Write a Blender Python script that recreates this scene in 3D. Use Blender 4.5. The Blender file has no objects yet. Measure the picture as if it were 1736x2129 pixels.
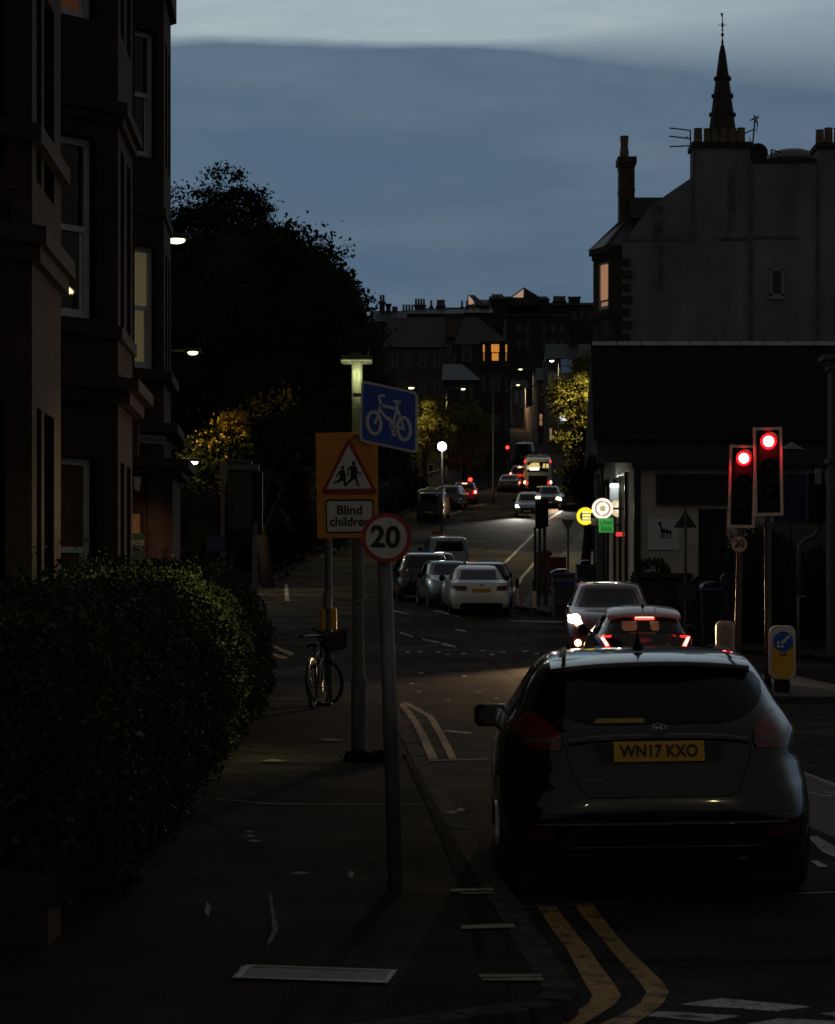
import bpy, bmesh, math, random
import numpy as np
from mathutils import Vector, Matrix

random.seed(7)
RNG = np.random.default_rng(7)
S = bpy.context.scene
COL = S.collection
PI = math.pi
R = math.radians

# ------------------------------------------------------------------ camera
FPX, UC, VH, EYE = 4450.0, 868.0, 1260.0, 1.65      # measured on a 1736 px wide copy of the photo
cam_d = bpy.data.cameras.new('camera')
cam = bpy.data.objects.new('camera', cam_d); COL.objects.link(cam)
cam.location = (0, 0, EYE); cam.rotation_euler = (R(90), 0, 0)
cam_d.sensor_fit = 'HORIZONTAL'; cam_d.sensor_width = 36.0
cam_d.lens = FPX / 1736 * 36
cam_d.shift_y = (VH - 1064.3) / 1736
cam_d.clip_start = 0.2; cam_d.clip_end = 6000
cam_d.dof.use_dof = True; cam_d.dof.focus_distance = 24; cam_d.dof.aperture_fstop = 9
S.camera = cam

# ------------------------------------------------------------------ sky, sun, exposure
S.view_settings.view_transform = 'Standard'
S.view_settings.look = 'None'
S.view_settings.exposure = 0.0
S.view_settings.gamma = 1.0
S.cycles.use_denoising = True
S.cycles.max_bounces = 6
S.cycles.sample_clamp_indirect = 4.0
wd = bpy.data.worlds.new('World'); S.world = wd; wd.use_nodes = True
nt = wd.node_tree; nt.nodes.clear()
def N(t, **k):
    n = nt.nodes.new(t)
    for a, b in k.items(): setattr(n, a, b)
    return n
def L(a, b): nt.links.new(a, b)
def MA(op, a, b=None, clamp=False):
    n = N('ShaderNodeMath', operation=op, use_clamp=clamp)
    for i, x in enumerate((a, b)):
        if x is None: continue
        if isinstance(x, (int, float)): n.inputs[i].default_value = x
        else: L(x, n.inputs[i])
    return n.outputs[0]
def MIX(f, a, b):
    n = N('ShaderNodeMix', data_type='RGBA')
    for i, x in ((0, f), (6, a), (7, b)):
        if hasattr(x, 'links'): L(x, n.inputs[i])
        elif i == 0: n.inputs[0].default_value = x
        else: n.inputs[i].default_value = (*x, 1)
    return n.outputs[2]
SUN_EL, SUN_AZ = R(3), R(20)        # the afterglow: low, ahead of the camera and a little to the right
out = N('ShaderNodeOutputWorld'); bg = N('ShaderNodeBackground'); L(bg.outputs[0], out.inputs[0])
sky = N('ShaderNodeTexSky', sky_type='NISHITA', sun_disc=False, sun_elevation=SUN_EL, sun_rotation=SUN_AZ)
tc = N('ShaderNodeTexCoord'); sx = N('ShaderNodeSeparateXYZ'); L(tc.outputs['Generated'], sx.inputs[0])
dx, dy, dz = sx.outputs
# elevation tangent against a flat cloud deck: z/|xy|
hor = MA('SQRT', MA('ADD', MA('MULTIPLY', dx, dx), MA('MULTIPLY', dy, dy)))
tel = MA('DIVIDE', dz, MA('MAXIMUM', hor, 0.02))
az = MA('DIVIDE', dx, MA('MAXIMUM', hor, 0.02))
def noise(scale, sx_, sy_, detail=5, rough=.55, off=0):
    cb = N('ShaderNodeCombineXYZ')
    L(MA('MULTIPLY', az, sx_), cb.inputs[0]); L(MA('MULTIPLY', tel, sy_), cb.inputs[1]); cb.inputs[2].default_value = off
    n = N('ShaderNodeTexNoise'); n.inputs['Scale'].default_value = scale
    n.inputs['Detail'].default_value = detail; n.inputs['Roughness'].default_value = rough
    L(cb.outputs[0], n.inputs['Vector']); return n.outputs[0]
n1 = noise(3.0, 2.2, 9, 5)          # long streaks
n2 = noise(9.0, 1.6, 8, 6, .6, 3)   # finer
n3 = noise(4.5, 1.2, 3, 2, .5, 7)   # the wavy rim of the dark bank
edge = MA('ADD', MA('ADD', MA('MULTIPLY', MA('SUBTRACT', n3, .5), .016), MA('MULTIPLY', MA('SUBTRACT', n2, .5), .010)), MA('ADD', .2620, MA('MULTIPLY', az, -.022)))
soft = MA('ADD', .006, MA('MULTIPLY', MA('MAXIMUM', MA('ADD', az, -.05), 0), .28))
abv = MA('ADD', MA('DIVIDE', MA('SUBTRACT', tel, edge), soft), .5, True)
grad = MA('DIVIDE', tel, .26, True)
bank = MIX(grad, (.056, .110, .184), (.084, .140, .210))
st = MA('MULTIPLY', MA('SUBTRACT', n1, .42), 3.2, True)
bank = MIX(MA('MULTIPLY', st, .55), bank, (.14, .192, .255))
st3 = MA('MULTIPLY', MA('SUBTRACT', n2, .5), 2.2, True)
bank = MIX(MA('MULTIPLY', st3, .36), bank, (.045, .090, .155))
st2 = MA('MULTIPLY', MA('SUBTRACT', n2, .45), 3, True)
high = MIX(st2, (.34, .42, .46), (.44, .51, .53))
high = MIX(MA('MULTIPLY', MA('SUBTRACT', MA('DIVIDE', az, .2), .2, True), .55), high, (.19, .26, .33))
front = MIX(abv, bank, high)
# the deck darkens overhead and behind the camera
over = MA('DIVIDE', MA('SUBTRACT', tel, .34), .5, True)
c = MIX(over, front, (.072, .082, .094))
back = MA('ADD', MA('MULTIPLY', dy, -1.7), 1.42, True)
c = MIX(back, c, (.058, .056, .055))
sk = N('ShaderNodeMix', data_type='RGBA', blend_type='ADD'); sk.inputs[0].default_value = .0015
L(c, sk.inputs[6]); L(sky.outputs[0], sk.inputs[7])
L(sk.outputs[2], bg.inputs[0]); bg.inputs[1].default_value = 1.0
sun_d = bpy.data.lights.new('sun', 'SUN'); sun_d.energy = .012; sun_d.angle = R(25); sun_d.color = (1, .92, .85)
sun = bpy.data.objects.new('sun', sun_d); COL.objects.link(sun)
sun.rotation_euler = (R(90) - SUN_EL, 0, PI - SUN_AZ); sun.location = (0, 60, 60)

# ------------------------------------------------------------------ ground shape and picture-to-place helpers
GK = [(-60, 0), (23, 0), (29, .10), (35, .13), (38, .16), (48, .62), (62, 1.4), (96, 2.9), (120, 5.2), (148, 8.6),
      (185, 12.4), (240, 19), (300, 27), (420, 40), (700, 48), (3000, 60)]
_gx, _gy = [p[0] for p in GK], [p[1] for p in GK]
def g(Y):
    if Y < 21: return 0.0
    w = min(9.0, .12 * Y)
    return float(np.mean(np.interp(np.linspace(Y - w, Y + w, 9), _gx, _gy)))
def slope(Y): return math.atan((g(Y + 2) - g(Y - 2)) / 4)
def P(u, v, Y): return Vector(((u - UC) / FPX * Y, Y, EYE - (v - VH) / FPX * Y))
def PX(u, Y): return (u - UC) / FPX * Y
def PZ(v, Y): return EYE - (v - VH) / FPX * Y
def GP(u, v, dz=0.0):
    Y = 4.0
    while Y < 600 and PZ(v, Y) > g(Y) + dz: Y += .02 + Y * .0005
    return ((u - UC) / FPX * Y, Y)

# ------------------------------------------------------------------ materials
MC = {}
def mat(name, col, rough=.6, metal=0.0, spec=.5, var=0.0, scale=6.0, bump=0.0, bscale=None, island=0.0, coat=0.0, emit=None, es=0.0, col2=None, stretch=None):
    if name in MC: return MC[name]
    m = bpy.data.materials.new(name); m.use_nodes = True; MC[name] = m
    t = m.node_tree; b = t.nodes['Principled BSDF']
    b.inputs['Base Color'].default_value = (*col, 1); b.inputs['Roughness'].default_value = rough
    b.inputs['Metallic'].default_value = metal; b.inputs['Specular IOR Level'].default_value = spec
    if coat: b.inputs['Coat Weight'].default_value = coat; b.inputs['Coat Roughness'].default_value = .04
    if emit: b.inputs['Emission Color'].default_value = (*emit, 1); b.inputs['Emission Strength'].default_value = es
    if var or bump or col2:
        tcn = t.nodes.new('ShaderNodeTexCoord'); src = tcn.outputs['Object']
        if stretch:
            mp = t.nodes.new('ShaderNodeMapping'); mp.inputs['Scale'].default_value = stretch
            t.links.new(src, mp.inputs[0]); src = mp.outputs[0]
        n = t.nodes.new('ShaderNodeTexNoise'); n.inputs['Scale'].default_value = scale
        n.inputs['Detail'].default_value = 6; n.inputs['Roughness'].default_value = .62
        t.links.new(src, n.inputs['Vector'])
        if var or col2:
            r = t.nodes.new('ShaderNodeValToRGB')
            c2 = col2 or tuple(min(1, x * (1 + var)) for x in col); c1 = tuple(x * (1 - var) for x in col) if not col2 else col
            r.color_ramp.elements[0].position = .36; r.color_ramp.elements[1].position = .66
            r.color_ramp.elements[0].color = (*c1, 1); r.color_ramp.elements[1].color = (*c2, 1)
            t.links.new(n.outputs[0], r.inputs[0]); t.links.new(r.outputs[0], b.inputs['Base Color'])
        if bump:
            n2_ = t.nodes.new('ShaderNodeTexNoise'); n2_.inputs['Scale'].default_value = bscale or scale * 6
            n2_.inputs['Detail'].default_value = 4; t.links.new(src, n2_.inputs['Vector'])
            bp = t.nodes.new('ShaderNodeBump'); bp.inputs['Strength'].default_value = bump; bp.inputs['Distance'].default_value = .02
            t.links.new(n2_.outputs[0], bp.inputs['Height']); t.links.new(bp.outputs[0], b.inputs['Normal'])
    if island:
        ge = t.nodes.new('ShaderNodeNewGeometry'); r = t.nodes.new('ShaderNodeValToRGB')
        c2 = col2 or tuple(min(1, x * (1 + island)) for x in col); c1 = tuple(x * (1 - island) for x in col)
        r.color_ramp.elements[0].color = (*c1, 1); r.color_ramp.elements[1].color = (*c2, 1)
        t.links.new(ge.outputs['Random Per Island'], r.inputs[0]); t.links.new(r.outputs[0], b.inputs['Base Color'])
    return m
def grain(m, amt=.55, sc=70, crack=0.0):
    t = m.node_tree; b = t.nodes['Principled BSDF']; src = b.inputs['Base Color'].links[0].from_socket
    tcn = t.nodes.new('ShaderNodeTexCoord'); n = t.nodes.new('ShaderNodeTexNoise'); n.inputs['Scale'].default_value = sc; n.inputs['Detail'].default_value = 3; t.links.new(tcn.outputs['Object'], n.inputs['Vector'])
    r = t.nodes.new('ShaderNodeValToRGB'); r.color_ramp.elements[0].position = .35; r.color_ramp.elements[1].position = .68
    r.color_ramp.elements[0].color = (1 - amt,) * 3 + (1,); r.color_ramp.elements[1].color = (1 + amt * 1.6,) * 3 + (1,); t.links.new(n.outputs[0], r.inputs[0])
    mx = t.nodes.new('ShaderNodeMix'); mx.data_type = 'RGBA'; mx.blend_type = 'MULTIPLY'; mx.inputs[0].default_value = 1
    t.links.new(src, mx.inputs[6]); t.links.new(r.outputs[0], mx.inputs[7]); src = mx.outputs[2]
    # broad patches of resurfacing and stains
    n2_ = t.nodes.new('ShaderNodeTexNoise'); n2_.inputs['Scale'].default_value = .32; n2_.inputs['Detail'].default_value = 3; t.links.new(tcn.outputs['Object'], n2_.inputs['Vector'])
    r2 = t.nodes.new('ShaderNodeValToRGB'); r2.color_ramp.elements[0].position = .42; r2.color_ramp.elements[1].position = .58; r2.color_ramp.elements[0].color = (.62, .6, .58, 1); r2.color_ramp.elements[1].color = (1.2, 1.15, 1.1, 1); t.links.new(n2_.outputs[0], r2.inputs[0])
    mx2 = t.nodes.new('ShaderNodeMix'); mx2.data_type = 'RGBA'; mx2.blend_type = 'MULTIPLY'; mx2.inputs[0].default_value = 1; t.links.new(src, mx2.inputs[6]); t.links.new(r2.outputs[0], mx2.inputs[7]); src = mx2.outputs[2]
    if crack:
        v = t.nodes.new('ShaderNodeTexVoronoi'); v.feature = 'DISTANCE_TO_EDGE'; v.inputs['Scale'].default_value = crack
        wn = t.nodes.new('ShaderNodeTexNoise'); wn.inputs['Scale'].default_value = 2.5; wn.inputs['Detail'].default_value = 4; t.links.new(tcn.outputs['Object'], wn.inputs['Vector'])
        mxv = t.nodes.new('ShaderNodeMix'); mxv.data_type = 'RGBA'; mxv.inputs[0].default_value = .22; t.links.new(tcn.outputs['Object'], mxv.inputs[6]); t.links.new(wn.outputs['Color'], mxv.inputs[7]); t.links.new(mxv.outputs[2], v.inputs['Vector'])
        r3 = t.nodes.new('ShaderNodeValToRGB'); r3.color_ramp.elements[0].position = .004; r3.color_ramp.elements[1].position = .012; r3.color_ramp.elements[0].color = (.3, .3, .3, 1); t.links.new(v.outputs['Distance'], r3.inputs[0])
        mx3 = t.nodes.new('ShaderNodeMix'); mx3.data_type = 'RGBA'; mx3.blend_type = 'MULTIPLY'; mx3.inputs[0].default_value = .8; t.links.new(src, mx3.inputs[6]); t.links.new(r3.outputs[0], mx3.inputs[7]); src = mx3.outputs[2]
    t.links.new(src, b.inputs['Base Color']); return m
def glow(name, col, s):
    if name in MC: return MC[name]
    return mat(name, (.02, .02, .02), .4, emit=col, es=s)
def stone(name, c1, c2, mortar, bw=.7, bh=.32, rough=.9, mort=.012, axis='xz', bump=.4):
    """coursed masonry, procedural bricks in object space"""
    if name in MC: return MC[name]
    m = bpy.data.materials.new(name); m.use_nodes = True; MC[name] = m
    t = m.node_tree; b = t.nodes['Principled BSDF']; b.inputs['Roughness'].default_value = rough
    tcn = t.nodes.new('ShaderNodeTexCoord'); sp = t.nodes.new('ShaderNodeSeparateXYZ'); t.links.new(tcn.outputs['Object'], sp.inputs[0])
    ad = t.nodes.new('ShaderNodeMath'); ad.operation = 'ADD'; t.links.new(sp.outputs[0], ad.inputs[0]); t.links.new(sp.outputs[1], ad.inputs[1])
    cb = t.nodes.new('ShaderNodeCombineXYZ'); t.links.new(ad.outputs[0], cb.inputs[0]); t.links.new(sp.outputs[2], cb.inputs[1])
    br = t.nodes.new('ShaderNodeTexBrick'); t.links.new(cb.outputs[0], br.inputs[0])
    br.inputs['Scale'].default_value = 1; br.inputs['Brick Width'].default_value = bw; br.inputs['Row Height'].default_value = bh
    br.inputs['Mortar Size'].default_value = mort; br.inputs['Color1'].default_value = (*c1, 1); br.inputs['Color2'].default_value = (*c2, 1); br.inputs['Mortar'].default_value = (*mortar, 1)
    n = t.nodes.new('ShaderNodeTexNoise'); n.inputs['Scale'].default_value = 1.3; n.inputs['Detail'].default_value = 7; t.links.new(tcn.outputs['Object'], n.inputs['Vector'])
    mx = t.nodes.new('ShaderNodeMix'); mx.data_type = 'RGBA'; mx.blend_type = 'MULTIPLY'; mx.inputs[0].default_value = .75
    r = t.nodes.new('ShaderNodeValToRGB'); r.color_ramp.elements[0].position = .3; r.color_ramp.elements[1].position = .65
    r.color_ramp.elements[0].color = (.45, .43, .4, 1); t.links.new(n.outputs[0], r.inputs[0])
    t.links.new(br.outputs[0], mx.inputs[6]); t.links.new(r.outputs[0], mx.inputs[7]); t.links.new(mx.outputs[2], b.inputs['Base Color'])
    bp = t.nodes.new('ShaderNodeBump'); bp.inputs['Strength'].default_value = bump; bp.inputs['Distance'].default_value = .01; bp.invert = True
    t.links.new(br.outputs['Fac'], bp.inputs['Height']); t.links.new(bp.outputs[0], b.inputs['Normal'])
    return m

ASPH = mat('asphalt', (.044, .039, .037), .95, spec=.05, var=.42, scale=1.1, bump=.5, bscale=90)
PAVE = mat('footway_asphalt', (.022, .020, .0185), .95, spec=.06, var=.5, scale=1.7, bump=.6, bscale=70)
grain(ASPH, .5, 60, .22); grain(PAVE, .55, 55, .3)
GRAN = mat('granite_kerb', (.060, .053, .047), .92, spec=.06, var=.5, scale=9, bump=.4)
WPAINT = mat('white_road_paint', (.42, .42, .42), .7, var=.45, scale=9)
def worn(name, col, base, sc=9, lo=.40, hi=.5):
    if name in MC: return MC[name]
    m = mat(name, col, .75, col2=col, scale=sc)
    for n in m.node_tree.nodes:
        if n.type == 'VALTORGB':
            n.color_ramp.elements[0].position = lo; n.color_ramp.elements[1].position = hi
            n.color_ramp.elements[0].color = (*base, 1)
    return m
YPAINT = worn('worn_yellow_paint', (.34, .19, .05), (.04, .03, .02), 8, .36, .48); grain(YPAINT, .4, 40)
WWORN = worn('worn_white_paint', (.36, .35, .345), (.03, .03, .03), 8, .38, .50); grain(WWORN, .35, 40)
REDASPH = mat('red_surfacing', (.075, .028, .028), .8, var=.3, scale=3, bump=.4, bscale=80)
SAND = stone('red_sandstone', (.032, .0125, .0085), (.044, .017, .0115), (.016, .008, .0065))
SANDT = mat('sandstone_trim', (.034, .017, .0125), .85, var=.35, scale=3, bump=.3)
GREYST = stone('grey_stone', (.045, .041, .037), (.06, .055, .048), (.03, .028, .026))
HARL = mat('grey_harling', (.20, .215, .22), .95, var=.28, scale=.55, bump=.5, bscale=30, stretch=(1, 1, .35))
SLATE = stone('slate_roof', (.028, .031, .036), (.04, .043, .05), (.012, .012, .014), bw=.3, bh=.2, rough=.55, mort=.02)
DSLATE = stone('dark_slate_roof', (.008, .008, .009), (.012, .012, .013), (.004, .004, .004), bw=.3, bh=.2, rough=.95, mort=.02)
DSLATE.node_tree.nodes['Principled BSDF'].inputs['Specular IOR Level'].default_value = .12
CLAY = mat('clay_pot', (.20, .15, .11), .85, var=.3, scale=5)
WFRAME = mat('white_window_frame', (.55, .58, .62), .45, var=.12, scale=3)
GLASS = mat('dark_window_glass', (.006, .007, .009), .015, spec=.6)
CURT = mat('dim_curtain', (.10, .045, .02), .8, var=.5, scale=5, stretch=(6, 6, .4))
AMBER = glow('amber_room_light', (1, .38, .06), .55)
AMBERD = glow('dim_amber_room_light', (.9, .48, .2), .30)
BLACK = mat('black_plastic', (.007, .007, .007), .6, spec=.25)
BLKM = mat('black_metal', (.015, .015, .016), .4, metal=.3)
GALV = mat('galvanised_steel', (.16, .16, .16), .55, metal=.35, var=.35, scale=7, stretch=(1, 1, .25))
GREYP = mat('grey_pole_paint', (.115, .115, .11), .6, metal=.1, var=.3, scale=8)
DGREY = mat('dark_grey_paint', (.05, .05, .052), .6, var=.25, scale=8)
CHROME = mat('chrome', (.6, .6, .6), .12, metal=1)
RUBBER = mat('tyre_rubber', (.012, .012, .012), .85)
ALLOY = mat('alloy_rim', (.28, .28, .29), .3, metal=.9)
TAIL = mat('red_lens', (.15, .007, .014), .12, spec=.6, coat=.6)
TAILC = mat('clear_lens', (.14, .09, .09), .15, coat=.5)
PLATEY = mat('yellow_plate', (.60, .32, .012), .4, var=.08, scale=20)
PLATEW = mat('white_plate', (.6, .6, .58), .4)
BRAKE = glow('brake_light', (1, .010, .010), 4)
BRAKEC = glow('brake_light_core', (1, .34, .20), 7)
HEADW = glow('headlight_white', (1, .96, .88), 14)
HEADY = glow('headlight_warm', (1, .78, .42), 14)
LAMPY = glow('street_lamp_glow', (1, .86, .44), 3.5)
LAMPW = glow('white_lamp_glow', (1, .98, .92), 9)
REDSIG = glow('red_signal', (1, .004, .009), 5)
REDCORE = glow('red_signal_core', (1, .55, .40), 6)
SIGNW = mat('sign_white', (.74, .74, .71), .5)
SIGNB = mat('sign_blue', (.012, .10, .58), .45, var=.08, scale=8)
SIGNR = mat('sign_red', (.36, .018, .02), .5)
SIGNO = mat('sign_orange', (.80, .28, .014), .5, var=.08, scale=6)
INK = mat('black_ink', (.006, .006, .006), .6)
BOARDW = mat('signal_board_white', (.85, .78, .68), .55, var=.12, scale=6)
BARK = mat('bark', (.045, .036, .028), .9, var=.4, scale=9, bump=.6)
LEAFD = mat('leaf_dark', (.010, .014, .007), .9, spec=.05, island=.5)
LEAFM = mat('leaf_mid', (.036, .046, .015), .9, spec=.05, island=.5)
LEAFY = mat('leaf_autumn', (.13, .115, .02), .7, island=.45)
HEDGEL = mat('hedge_leaf', (.040, .056, .020), .65, spec=.15, island=.6)
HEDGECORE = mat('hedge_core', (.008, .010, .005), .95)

# ------------------------------------------------------------------ mesh helpers
OFF = {}                                        # things built in place: vertices are made relative to the thing's base
def tag(o, label=None, cat=None, group=None, kind=None):
    if label: o['label'] = label
    if cat: o['category'] = cat
    if group: o['group'] = group
    if kind: o['kind'] = kind
    return o
def thing(name, label, cat, loc=(0, 0, 0), rot=(0, 0, 0), group=None, inplace=False):
    o = bpy.data.objects.new(name, None); COL.objects.link(o); o.location = loc; o.rotation_euler = rot
    o.empty_display_size = .2
    if inplace: OFF[o.name] = Vector(loc)
    return tag(o, label, cat, group)
class MB:
    def __init__(s): s.v = []; s.f = []
    def add(s, vs, fs):
        b = len(s.v); s.v += [Vector(v) for v in vs]; s.f += [[b + i for i in f] for f in fs]; return s
    def box(s, c, d, rz=0, rx=0, ry=0):
        M = Matrix.Translation(c) @ Matrix.Rotation(rz, 4, 'Z') @ Matrix.Rotation(ry, 4, 'Y') @ Matrix.Rotation(rx, 4, 'X')
        vs = [M @ Vector((x * d[0] / 2, y * d[1] / 2, z * d[2] / 2)) for x in (-1, 1) for y in (-1, 1) for z in (-1, 1)]
        return s.add(vs, [(0, 1, 3, 2), (4, 6, 7, 5), (0, 4, 5, 1), (2, 3, 7, 6), (0, 2, 6, 4), (1, 5, 7, 3)])
    def tube(s, pts, r, n=10, cap=True):
        pts = [Vector(p) for p in pts]; rs = r if isinstance(r, (list, tuple)) else [r] * len(pts)
        vs = []; up = None
        for i, p in enumerate(pts):
            t = (pts[min(i + 1, len(pts) - 1)] - pts[max(i - 1, 0)]).normalized()
            if up is None: up = Vector((0, 0, 1)) if abs(t.z) < .9 else Vector((0, 1, 0))
            a = t.cross(up).normalized(); b = a.cross(t).normalized(); up = b
            vs += [p + (a * math.cos(2 * PI * k / n) + b * math.sin(2 * PI * k / n)) * rs[i] for k in range(n)]
        fs = [(i * n + k, i * n + (k + 1) % n, (i + 1) * n + (k + 1) % n, (i + 1) * n + k) for i in range(len(pts) - 1) for k in range(n)]
        if cap: fs += [tuple(range(n))[::-1], tuple(range((len(pts) - 1) * n, len(pts) * n))]
        return s.add(vs, fs)
    def lathe(s, prof, c=(0, 0, 0), axis='z', n=20):
        M = Matrix.Translation(c)
        if axis == 'y': M = M @ Matrix.Rotation(R(-90), 4, 'X')
        if axis == 'x': M = M @ Matrix.Rotation(R(90), 4, 'Y')
        vs = [M @ Vector((r * math.cos(2 * PI * k / n), r * math.sin(2 * PI * k / n), z)) for r, z in prof for k in range(n)]
        fs = [(i * n + k, i * n + (k + 1) % n, (i + 1) * n + (k + 1) % n, (i + 1) * n + k) for i in range(len(prof) - 1) for k in range(n)]
        fs += [tuple(range(n))[::-1], tuple(range((len(prof) - 1) * n, len(prof) * n))]
        return s.add(vs, fs)
    def prism(s, pts, d):
        pts = [Vector(p) for p in pts]; d = Vector(d); n = len(pts)
        return s.add(pts + [p + d for p in pts], [tuple(range(n)), tuple(range(n, 2 * n))[::-1]] + [(i, i + n, (i + 1) % n + n, (i + 1) % n) for i in range(n)])
    def poly(s, pts): return s.add(pts, [tuple(range(len(pts)))])
    def grid(s, rows):
        n = len(rows[0]); vs = [p for r in rows for p in r]
        return s.add(vs, [(i * n + k, i * n + k + 1, (i + 1) * n + k + 1, (i + 1) * n + k) for i in range(len(rows) - 1) for k in range(n - 1)])
    def ring(s, c, ro, ri, d, n=28):
        """flat annulus facing -y with depth d along y"""
        c = Vector(c); vs = []
        for r, y in ((ro, 0), (ri, 0), (ri, d), (ro, d)):
            vs += [c + Vector((r * math.cos(2 * PI * k / n), y, r * math.sin(2 * PI * k / n))) for k in range(n)]
        return s.add(vs, [(j * n + k, j * n + (k + 1) % n, ((j + 1) % 4) * n + (k + 1) % n, ((j + 1) % 4) * n + k) for j in range(4) for k in range(n)])
    def build(s, name, m, parent=None, smooth=False, bevel=0.0, angle=None):
        off = OFF.get(parent.name) if parent is not None else None
        me = bpy.data.meshes.new(name)
        me.from_pydata([tuple(v - off) if off else tuple(v) for v in s.v], [], s.f)
        bm = bmesh.new(); bm.from_mesh(me); bmesh.ops.recalc_face_normals(bm, faces=bm.faces); bm.to_mesh(me); bm.free()
        me.materials.append(m)
        if smooth:
            me.polygons.foreach_set('use_smooth', [True] * len(me.polygons))
            if angle: me.set_sharp_from_angle(angle=R(angle))
        o = bpy.data.objects.new(name, me); COL.objects.link(o)
        if parent is not None:
            o.parent = parent
            if off: OFF[o.name] = off
        if bevel:
            b = o.modifiers.new('bevel', 'BEVEL'); b.width = bevel; b.segments = 2; b.limit_method = 'ANGLE'
        return o
def circ(c, r, n=28, rz=1.0): return [Vector((c[0] + r * math.cos(2 * PI * k / n), c[1], c[2] + r * rz * math.sin(2 * PI * k / n))) for k in range(n)]
def rrect(x0, x1, z0, z1, r, y, n=5):
    o = []
    for cx, cz, a in ((x1 - r, z1 - r, 0), (x0 + r, z1 - r, 90), (x0 + r, z0 + r, 180), (x1 - r, z0 + r, 270)):
        o += [Vector((cx + r * math.cos(R(a + 90 * k / n)), y, cz + r * math.sin(R(a + 90 * k / n)))) for k in range(n + 1)]
    return o
def stroke(mb, pts, w, th=.004):
    """thick flat line in a plane of constant y, given as world points"""
    for k_, (a, b) in enumerate(zip(pts[:-1], pts[1:])):
        j_ = Vector((0, -.00035 * ((k_ + len(mb.f) // 6) % 5), 0)); a, b = Vector(a) + j_, Vector(b) + j_; t = (b - a)
        if t.length < 1e-6: continue
        t.normalize(); nn = Vector((-t.z, 0, t.x)) * w / 2; e = t * w * .3
        mb.prism([a - e + nn, b + e + nn, b + e - nn, a - e - nn], (0, th, 0))
    return mb
def text(name, body, m, parent, loc, size, rot=(R(90), 0, 0), ext=.0015, sx=1.0, bold=0.0, align='CENTER'):
    cu = bpy.data.curves.new(name, 'FONT'); cu.body = body; cu.size = size; cu.align_x = align; cu.align_y = 'CENTER'
    cu.extrude = ext; cu.offset = bold; cu.materials.append(m); cu.resolution_u = 4
    tmp = bpy.data.objects.new(name + '_curve', cu); COL.objects.link(tmp)
    me = bpy.data.meshes.new_from_object(tmp.evaluated_get(bpy.context.evaluated_depsgraph_get()))
    bpy.data.objects.remove(tmp)
    o = bpy.data.objects.new(name, me); COL.objects.link(o)
    off = OFF.get(parent.name) if parent is not None else None
    o.location = Vector(loc) - off if off else loc; o.rotation_euler = rot; o.scale = (sx, 1, 1)
    if parent is not None: o.parent = parent
    return o
def light(kind, name, parent, loc, energy, col, size=.1, rot=None, spot=None, blend=.3):
    d = bpy.data.lights.new(name, kind); d.energy = energy; d.color = col; d.shadow_soft_size = size
    if spot: d.spot_size = R(spot); d.spot_blend = blend
    o = bpy.data.objects.new(name, d); COL.objects.link(o)
    off = OFF.get(parent.name) if parent is not None else None
    o.location = Vector(loc) - off if off else loc
    if rot: o.rotation_euler = rot
    if parent is not None: o.parent = parent
    return o
def leaf_mesh(name, pts, size, m, parent, seed=0, flat=0.0):
    rg = np.random.default_rng(seed); n = len(pts)
    a = rg.normal(size=(n, 3)); a /= np.linalg.norm(a, axis=1)[:, None]
    b = rg.normal(size=(n, 3)); b[:, 2] += flat; b -= (a * b).sum(1)[:, None] * a; b /= np.linalg.norm(b, axis=1)[:, None]
    s = (size * rg.uniform(.6, 1.35, n))[:, None]
    off = OFF.get(parent.name) if parent is not None else None
    p = np.asarray(pts) - (np.array(off) if off else 0)
    v = np.empty((n, 4, 3)); v[:, 0] = p - a * s; v[:, 1] = p + b * s * .55; v[:, 2] = p + a * s; v[:, 3] = p - b * s * .55
    me = bpy.data.meshes.new(name); me.vertices.add(4 * n); me.vertices.foreach_set('co', v.ravel())
    me.loops.add(4 * n); me.loops.foreach_set('vertex_index', np.arange(4 * n))
    me.polygons.add(n); me.polygons.foreach_set('loop_start', np.arange(0, 4 * n, 4)); me.polygons.foreach_set('loop_total', np.full(n, 4))
    me.update(); me.validate(); me.materials.append(m)
    o = bpy.data.objects.new(name, me); COL.objects.link(o)
    if parent is not None: o.parent = parent
    return o
def crown_pts(ells, ncl, per, sig, fill, seed):
    rg = np.random.default_rng(seed); out = []
    vol = np.array([e[3] * e[4] * e[5] for e in ells]) ** .67; pr = vol / vol.sum()
    cents = []
    for k in range(ncl):
        e = ells[rg.choice(len(ells), p=pr)]
        d = rg.normal(size=3); d /= np.linalg.norm(d); rr = rg.uniform(.72, 1.03)
        c = np.array(e[:3]) + d * rr * np.array(e[3:]); cents.append(c)
        q = rg.normal(size=(int(per * rg.uniform(.6, 1.4)), 3)) * sig * rg.uniform(.6, 1.3) * np.array([1, 1, .7])
        out.append(c + q)
    for e in ells:
        n = int(fill * pr[ells.index(e)]); d = rg.normal(size=(n, 3)); d /= np.linalg.norm(d, axis=1)[:, None]
        out.append(np.array(e[:3]) + d * (rg.uniform(.0, .85, n) ** .5)[:, None] * np.array(e[3:]))
    return np.concatenate(out), cents
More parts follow.
